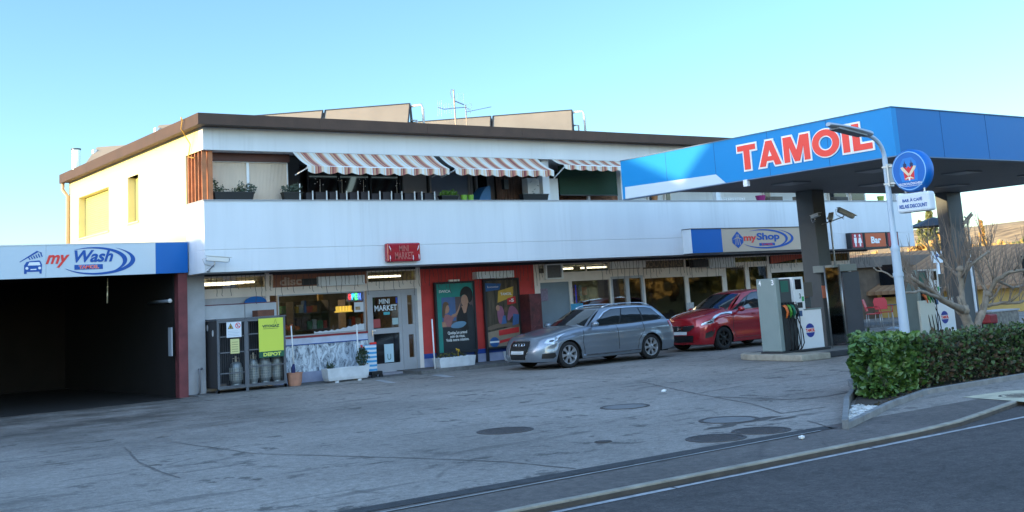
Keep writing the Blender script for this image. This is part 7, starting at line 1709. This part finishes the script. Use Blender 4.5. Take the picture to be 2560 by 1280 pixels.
# ---- bare pollarded trees
brk = mat('grey_bark', (.26, .215, .165), .85, var=.35, vscale=8, bump=.5, bscale=50)
tr_ = random.Random(11)
def TP(px, py, y): q = PY(px, py, y); return V((q.x, y, q.z))
def shoots(mb, p, d, n, ln, r):
    for _ in range(int(n*2.5+.5)):
        r_ = r; r = r*tr_.uniform(.55, 1.0)
       
        dd = (d*.5+V((tr_.gauss(0, .35), tr_.gauss(0, .35), 1.0))).normalized(); L_ = ln*tr_.uniform(.55, 1.25); P = [p]; q = p.copy()
        k = 6
        for i in range(k):
            q = q+dd*L_/k; dd = (dd+V((tr_.gauss(0, .10), tr_.gauss(0, .10), .10))).normalized(); P.append(q.copy())
            if i in (2, 3) and tr_.random() < .5:
                e = (dd+V((tr_.gauss(0, .5), tr_.gauss(0, .5), .2))).normalized(); mb.tube([q, q+e*L_*.14, q+e*L_*.26+V((0, 0, L_*.06))], [r*.5, r*.35, r*.15], 4)
        mb.tube(P, [r*(1-.8*i/k) for i in range(k+1)], 5); r = r_
def limb(mb, mtw, pts, r0, r1, nsh=0, ln=.8, every=1, rs=.011):
    P = []
    for i in range(len(pts)-1):
        for k in range(4):
            q = pts[i].lerp(pts[i+1], k/4); P.append(q+V((tr_.uniform(-1, 1), tr_.uniform(-1, 1), tr_.uniform(-1, 1)))*.015)
    P.append(pts[-1]); n = len(P)
    if r0 > .03:
        for i in range(3, n, 3):
            e = (P[i]-P[i-1]).normalized(); s_ = V((tr_.gauss(0, .6), tr_.gauss(0, .5), tr_.uniform(.1, .7))); d_ = (e*.8+s_).normalized(); a_ = P[i]; b_ = a_+d_*.22; c_ = b_+(d_+V((0, 0, .5))).normalized()*.25; mb.tube([a_, b_, c_], [r1*.6, r1*.42, r1*.3], 6)
            if nsh: shoots(mtw, c_, d_, 2, ln*.8, rs*.85); shoots(mtw, b_, d_, 1, ln*.6, rs*.8)
    mb.tube(P, [lerp(r0, r1, i/(n-1))*(1+.12*tr_.uniform(-1, 1)) for i in range(n)], 9)
    mb.ell(P[-1], r1*1.7, r1*1.7, r1*1.5, 8, jit=.15)
    for i in range(2, n, every):
        if nsh: shoots(mtw, P[i], (P[i]-P[i-1]).normalized(), nsh if i < n-1 else nsh+3, ln, rs)
Yt = 12.6
t1 = thing('bare_tree', (TP(2425, 830, Yt).x, Yt, 0), 'leafless pollarded tree with a long limb reaching left toward the street lamp', 'tree', 'bare trees behind the hedge')
mb, tw = MB(), MB(); b0 = TP(2428, 880, Yt); b0.z = 0.0; j1 = TP(2424, 815, Yt); j2 = TP(2408, 775, Yt)
limb(mb, tw, [b0, j1, j2], .11, .075)
limb(mb, tw, [j2, TP(2404, 720, Yt), TP(2400, 672, Yt-.1)], .065, .045, 2, .95, 3)
limb(mb, tw, [j2, TP(2355, 750, Yt-.2), TP(2318, 720, Yt-.3), TP(2272, 690, Yt-.3)], .065, .032, 2, .62, 2)
limb(mb, tw, [TP(2350, 747, Yt-.2), TP(2300, 728, Yt-.6), TP(2262, 732, Yt-.9)], .035, .018, 2, .45, 3)
limb(mb, tw, [TP(2404, 700, Yt), TP(2372, 668, Yt+.3), TP(2352, 640, Yt+.4)], .035, .02, 2, .6, 3)
limb(mb, tw, [TP(2318, 720, Yt-.3), TP(2228, 690, Yt-.1), TP(2185, 670, Yt+.1)], .024, .010, 1, .35, 4, .007)
limb(mb, tw, [TP(2402, 690, Yt), TP(2436, 655, Yt-.2), TP(2470, 630, Yt-.3)], .04, .022, 2, .6, 3)
mb.build('trunk', brk, t1, smooth=True); tw.build('twigs', mat('twig_grey', (.20, .155, .12), .85), t1)
t2 = thing('bare_tree', (TP(2448, 830, Yt).x+.1, Yt+.2, 0), 'leafless pollarded tree with limbs spreading to the right edge of the photo', 'tree', 'bare trees behind the hedge')
mb, tw = MB(), MB(); b0 = TP(2446, 880, Yt+.2); b0.z = 0; j1 = TP(2446, 810, Yt+.2); j2 = TP(2462, 765, Yt+.2); j3 = TP(2470, 735, Yt+.2)
limb(mb, tw, [b0, j1, j2, j3], .085, .055); limb(mb, tw, [j3, TP(2490, 700, Yt), TP(2520, 682, Yt-.2), TP(2575, 672, Yt-.4)], .05, .028, 2, .75, 2)
limb(mb, tw, [j2, TP(2500, 757, Yt), TP(2550, 755, Yt-.2), TP(2600, 740, Yt-.3)], .04, .022, 1, .6, 2); limb(mb, tw, [j3, TP(2452, 700, Yt+.4), TP(2440, 672, Yt+.5)], .035, .025, 2, .8, 3)
limb(mb, tw, [TP(2490, 700, Yt), TP(2530, 720, Yt+.3), TP(2590, 705, Yt+.4)], .03, .018, 1, .6, 3)
mb.build('trunk', brk, t2, smooth=True); tw.build('twigs', MATS['twig_grey'], t2)

# ================================================================== BACKGROUND ON THE RIGHT
tile = bpy.data.materials.new('roof_tiles'); tile.use_nodes = True; tt_ = tile.node_tree; bb = tt_.nodes['Principled BSDF']; tc = tt_.nodes.new('ShaderNodeTexCoord')
w1 = tt_.nodes.new('ShaderNodeTexWave'); w1.bands_direction = 'Y'; w1.inputs['Scale'].default_value = 1.3; w1.wave_profile = 'SAW'; n1 = tt_.nodes.new('ShaderNodeTexNoise'); n1.inputs['Scale'].default_value = 5
rr_ = tt_.nodes.new('ShaderNodeValToRGB'); rr_.color_ramp.elements[0].color = (.16, .07, .035, 1); rr_.color_ramp.elements[1].color = (.42, .25, .13, 1); tt_.links.new(tc.outputs['Object'], w1.inputs[0]); tt_.links.new(tc.outputs['Object'], n1.inputs[0])
mxx = tt_.nodes.new('ShaderNodeMath'); mxx.operation = 'MULTIPLY_ADD'; mxx.inputs[1].default_value = .5; tt_.links.new(w1.outputs['Fac'], mxx.inputs[0]); 
m2_ = tt_.nodes.new('ShaderNodeMath'); m2_.operation = 'MULTIPLY'; m2_.inputs[1].default_value = .5; tt_.links.new(n1.outputs['Fac'], m2_.inputs[0]); tt_.links.new(m2_.outputs[0], mxx.inputs[2]); tt_.links.new(mxx.outputs[0], rr_.inputs[0]); tt_.links.new(rr_.outputs[0], bb.inputs['Base Color'])
bpn = tt_.nodes.new('ShaderNodeBump'); bpn.inputs['Strength'].default_value = .8; bpn.inputs['Distance'].default_value = .1; tt_.links.new(w1.outputs['Fac'], bpn.inputs['Height']); tt_.links.new(bpn.outputs[0], bb.inputs['Normal']); bb.inputs['Roughness'].default_value = .8
yw = mat('ochre_wall', (.62, .42, .14), .8, var=.1)
def house(name, x, y, w, d, h, rh, rz, wallm, roofm, label, cat='house', ridge='x', over=.4, windows=3, z0=-.2, grp=None):
    t = thing(name, (x, y, z0), label, cat, grp); T = Matrix.Translation((x, y, z0)) @ Matrix.Rotation(rz, 4, 'Z')
    def put(pts, fs, nm, m_, par=t): mb = MB(); mb.add([T @ V(p) for p in pts], fs); return mb.build(nm, m_, par)
    W2, D2 = w/2, d/2
    put([(-W2, -D2, 0), (W2, -D2, 0), (W2, D2, 0), (-W2, D2, 0), (-W2, -D2, h), (W2, -D2, h), (W2, D2, h), (-W2, D2, h), (-W2, 0, h+rh*.97), (W2, 0, h+rh*.97)], [(0, 1, 5, 4), (2, 3, 7, 6), (0, 4, 8, 7, 3), (1, 2, 6, 9, 5)], 'wall', wallm)
    o = over; k = rh/D2; e = h-o*k; th = .14
    for s in (-1, 1):
        P = [(-W2-o, s*(D2+o), e), (W2+o, s*(D2+o), e), (W2+o, 0, h+rh), (-W2-o, 0, h+rh)]; P += [(p[0], p[1], p[2]+th) for p in P]; put(P, [(0, 1, 2, 3), (4, 7, 6, 5), (0, 4, 5, 1), (1, 5, 6, 2), (2, 6, 7, 3), (3, 7, 4, 0)], 'roof', roofm)
    for s, L_, ax in ((-1, w, 0), (1, w, 0), (-1, d, 1), (1, d, 1)):
        for i in range(windows if ax == 0 else 2):
            for zz in ([.9, 3.6] if h > 5 else [.9]):
                u = -L_/2+L_*(i+.5)/(windows if ax == 0 else 2); q = .55
                if ax == 0: P = [(u-q, s*(D2+.02), zz), (u+q, s*(D2+.02), zz), (u+q, s*(D2+.02), zz+1.3), (u-q, s*(D2+.02), zz+1.3)]
                else: P = [(s*(W2+.02), u-q, zz), (s*(W2+.02), u+q, zz), (s*(W2+.02), u+q, zz+1.3), (s*(W2+.02), u-q, zz+1.3)]
                put(P, [(0, 1, 2, 3)], 'window', dk_glass)
    return t
# low tiled house, blue grey flat annex, hill houses
q = G(2505, 735, 0); 
tiledhouse = house('tiled_house', 45.5, 25.6, 16, 7.0, 1.25, 1.35, radians(-62), yw, tile, 'low ochre house with brown tiled roof behind the trees on the right', over=.6, z0=-.1)
fl = thing('flat_annex', (38, 28, 0), 'low grey flat roofed annex right of the shop building', 'building')
a, b = PY(2262, 650, 29).x, PY(2332, 650, 29).x; z1 = PY(2290, 637, 29).z; z0 = PY(2290, 662, 29).z
bx('roof_edge', mat('annex_grey', (.16, .13, .11), .8, var=.2), 34.3, b, 29, 33, z0, z1, fl); bx('wall', mat('annex_wall', (.14, .10, .07), .8, var=.4, vscale=2), 34.6, b-.2, 29.3, 32.8, -.1, z0-.001, fl); bx('glass_door', dk_glass, a, a+1.5, 29.27, 29.299, .05, z0-.1, fl)
ps = thing('parking_sign', (34, 22, 0), 'white parking sign board with blue P on a white post', 'sign')
Yp2 = 21.5; a, b, c, e = PR(2330, 628, 2358, 656, Yp2); bx('board', sg_white, a, b, Yp2, Yp2+.06, c, e, ps); text(FY(Yp2), 'P', (a+(b-a)*.30, a+(b-a)*.58, c+(e-c)*.3, c+(e-c)*.75), tx_blue, 'lettering', ps, bold=.05); mb = MB(); mb.tube([((a+b)/2, Yp2+.03, 0), ((a+b)/2, Yp2+.03, c)], .05, 8); mb.build('post', white_p, ps, smooth=True)
py_ = thing('price_pylon', (36, 22, 0), 'tall narrow white pylon behind the second canopy column', 'pylon'); a, b, c, e = PR(2421, 622, 2446, 762, 22); bx('panel', mat('pylon_white', (.55, .58, .6), .5, var=.05), a, b, 22, 22.2, 0, e, py_, .02); bx('grey_field', coping_m, a+.06, b-.06, 21.99, 21.999, e-.9, e-.45, py_)
cov = thing('dark_parasol', (36, 24, 0), 'dark flat parasol above the terrace near the second column', 'parasol'); q = PY(2335, 553, 26); mb = MB(); mb.lathe([(1.1, 0), (.3, .28), (0, .36), ], (q.x, 26, q.z-.2), n=8); mb.build('cover', darkm, cov); mb = MB(); mb.tube([(q.x, 26, 0), (q.x, 26, q.z)], .03, 6); mb.build('pole', darkm, cov)
# trees on the land behind
crn = [mat('autumn_leaf_a', (.60, .34, .09), .9, var=.4), mat('autumn_leaf_b', (.42, .28, .09), .9, var=.4), mat('conifer_leaf', (.17, .17, .05), .9, var=.4), mat('olive_leaf', (.20, .20, .06), .9)]
def crown_tree(px, Y, pyt, w, label, m=0, n=500, cone=False, size=.35, name='autumn_tree'):
    base = PY(px, pyt, Y); x = base.x; H = max(1.5, base.z+.2); t = thing(name, (x, Y, -.2), label, 'tree', 'trees on the land behind the station')
    mb = MB(); mb.tube([(x, Y, -.3), (x+.1, Y, H*.5), (x, Y+.1, H*.92)], [H*.03+.05, H*.02+.03, .03], 7)
    for i in range(7):
        a = hr.uniform(0, 6.28); z = H*hr.uniform(.3, .7); mb.tube([(x, Y, z), (x+cos(a)*w*.6, Y+sin(a)*w*.6, z+H*.2)], [.05, .015], 5)
    mb.build('trunk', brk, t)
    lm_ = MB(); cl = [(hr.uniform(-.6, .6), hr.uniform(-.6, .6), hr.uniform(.35, .9), hr.uniform(.3, .5)) for _ in range(9)]
    for _ in range(n):
        if cone:
            z = hr.random()**.8; r = w*(1-z)*(.75+.25*sin(z*40))+.05; a = hr.uniform(0, 6.28); rr = r*sqrt(hr.random()); p = V((x+rr*cos(a), Y+rr*sin(a), -.2+H*.12+z*H*.9))
        else:
            c = cl[hr.randrange(9)]; d = V((hr.gauss(0, 1), hr.gauss(0, 1), hr.gauss(0, 1))).normalized()*hr.random()**.4; p = V((x+(c[0]+d.x*c[3])*w, Y+(c[1]+d.y*c[3])*w, -.2+H*(c[2]*.9+d.z*.14)))
        d = V((hr.gauss(0, 1), hr.gauss(0, 1), hr.gauss(.2, 1))).normalized(); s = d.orthogonal().normalized(); z_ = size*hr.uniform(.5, 1.3); lm_.add([p-s*z_*.5, p+d*z_*.6, p+s*z_*.5, p-d*z_*.6], [(0, 1, 2), (0, 2, 3)], hr.choices((0, 1), (.7, .3))[0])
    lm_.build('crown', [crn[m], crn[(m+1) % 4]], t)
crown_tree(2322, 48, 532, 2.4, 'tall pale green conifer lit by the sun just right of the shop building', 2, 1500, True, .35, 'conifer')
crown_tree(2299, 52, 556, 1.4, 'small sunlit conifer right against the end of the shop building', 2, 700, True, .3, 'conifer')
crown_tree(2452, 70, 556, 1.2, 'narrow golden columnar tree on the hillside', 0, 500, True, .4, 'columnar_tree')
for k, (px, Y, pyt, w, m) in enumerate(((2290, 36, 588, 2.8, 0), (2330, 35, 592, 2.8, 0), (2368, 37, 604, 1.8, 0), (2410, 60, 596, 2.6, 0), (2470, 75, 588, 3.5, 0), (2520, 85, 590, 4.5, 3), (2575, 70, 580, 5, 0), (2545, 110, 572, 6, 0), (2490, 120, 575, 6, 1), (2620, 60, 560, 5, 3))):
    crown_tree(px, Y, pyt, w, ['golden bare bush beside the end of the shop', 'golden bush left of the second column', 'brown bush behind the second column', 'orange tree behind the pylon', 'brown orange tree above the tiled roof', 'olive tree above the tiled roof, right', 'golden tree at the right photo edge', 'orange tree high on the hillside right', 'brown tree high on the hillside', 'olive tree outside the right edge'][k], m, 900, False, .3+Y*.003)
for k, (px, Y, w, h) in enumerate(((2405, 150, 12, 5), (2530, 140, 14, 5.5))):
    q = PY(px, 600, Y); house('hill_house', q.x, Y, w, 8, h, 2.2, radians(-20), cream_wall, tile, ['cream house on the hillside behind the second column', 'cream house on the hillside at the right edge'][k], grp='houses on the hillside', z0=3.5)

# ================================================================== AROUND THE PLACE (outside the photograph)
plain = mat('plain_tiles', (.20, .09, .05), .85, var=.2)
# invented houses added on the left to keep the low sun off the forecourt
house('neighbour_house', -20, 22.0, 7, 8.0, 8.48, 3.28, 0, cream_wall, plain, 'tall cream gabled neighbouring house across the side street', over=.3, grp='neighbouring houses off to the left')
house('neighbour_house', -20, 28.2, 7, 3.0, 8.47, .69, 0, white_wall, plain, 'narrow white gabled neighbouring house between two larger ones', over=.5, windows=2, grp='neighbouring houses off to the left')
def flathouse(x0, x1, y0, y1, h, label, grp, cat='house', wm=None):
    t = thing('flat_roof_house', ((x0+x1)/2, (y0+y1)/2, 0), label, cat, grp); bx('wall', wm or cream_wall, x0, x1, y0, y1, -.1, h-.25, t); bx('roof', plain, x0-.2, x1+.2, y0-.2, y1+.2, h-.249, h, t)
    n = int((y1-y0)/3.2)
    for i in range(n):
        for z in (1, 4):
            if z+1.4 < h: y = y0+(y1-y0)*(i+.5)/n; bx('window', dk_glass, x1+.001, x1+.02, y-.6, y+.6, z, z+1.3, t)
    return t
flathouse(-23, -16.6, 30.3, 48, 6.6, 'long low flat roofed neighbouring house furthest back on the left', 'neighbouring houses off to the left')
flathouse(-23, -16.6, -14, 17.8, 9.4, 'long tall flat roofed neighbouring block nearest the road on the left', 'neighbouring houses off to the left')
# across the road, behind the photographer: what the shop windows mirror
house('house_across', 34, -16, 11, 9, 5.6, 3, 0, yw, plain, 'yellow house across the road mirrored in the shop windows', grp='houses across the road')
house('house_across', 62, -18, 14, 9, 5.8, 3, radians(6), cream_wall, plain, 'cream house across the road mirrored in the right shop windows', grp='houses across the road')
house('house_across', 92, -22, 14, 10, 6.2, 3, 0, yw, plain, 'yellow house far along the road', grp='houses across the road')
for k, (x, Y, h, w) in enumerate(((14, -13, 6, 2.6), (22, -12, 8, 3.2), (45, -14, 9, 3.6), (50, -12, 7, 3), (77, -15, 9, 4), (27, -22, 9, 4), (30, -9, 5, 3), (36, -9, 6, 3.4), (41, -9, 5, 3), (56, -10, 7, 3.6), (62, -9, 6, 3.4), (69, -10, 7, 3.8), (84, -11, 8, 4))):
    t = thing('roadside_tree', (x, Y, 0), ['round tree across the road, nearest', 'tall tree across the road beside the yellow house', 'tallest tree between the houses across the road', 'smaller tree between the houses across the road', 'tree between the two far houses across the road', 'tree behind the yellow house across the road', 'low bushy tree at the road in front of the yellow house, left', 'low bushy tree in front of the middle of the yellow house', 'low bushy tree in front of the yellow house, right', 'bushy tree in front of the cream house, left', 'low bushy tree in front of the cream house door', 'bushy tree in front of the cream house, right', 'bushy tree in front of the far yellow house'][k], 'tree', 'trees across the road')
    mb = MB(); mb.tube([(x, Y, -.1), (x, Y, h*.6), (x+.2, Y, h*.85)], [.2, .14, .05], 8); mb.build('trunk', brk, t)
    mb = MB(); leaves(mb, (x, Y, h*.6), w, w, h*.42, 1700, .55); mb.build('crown', crn[k % 4], t)
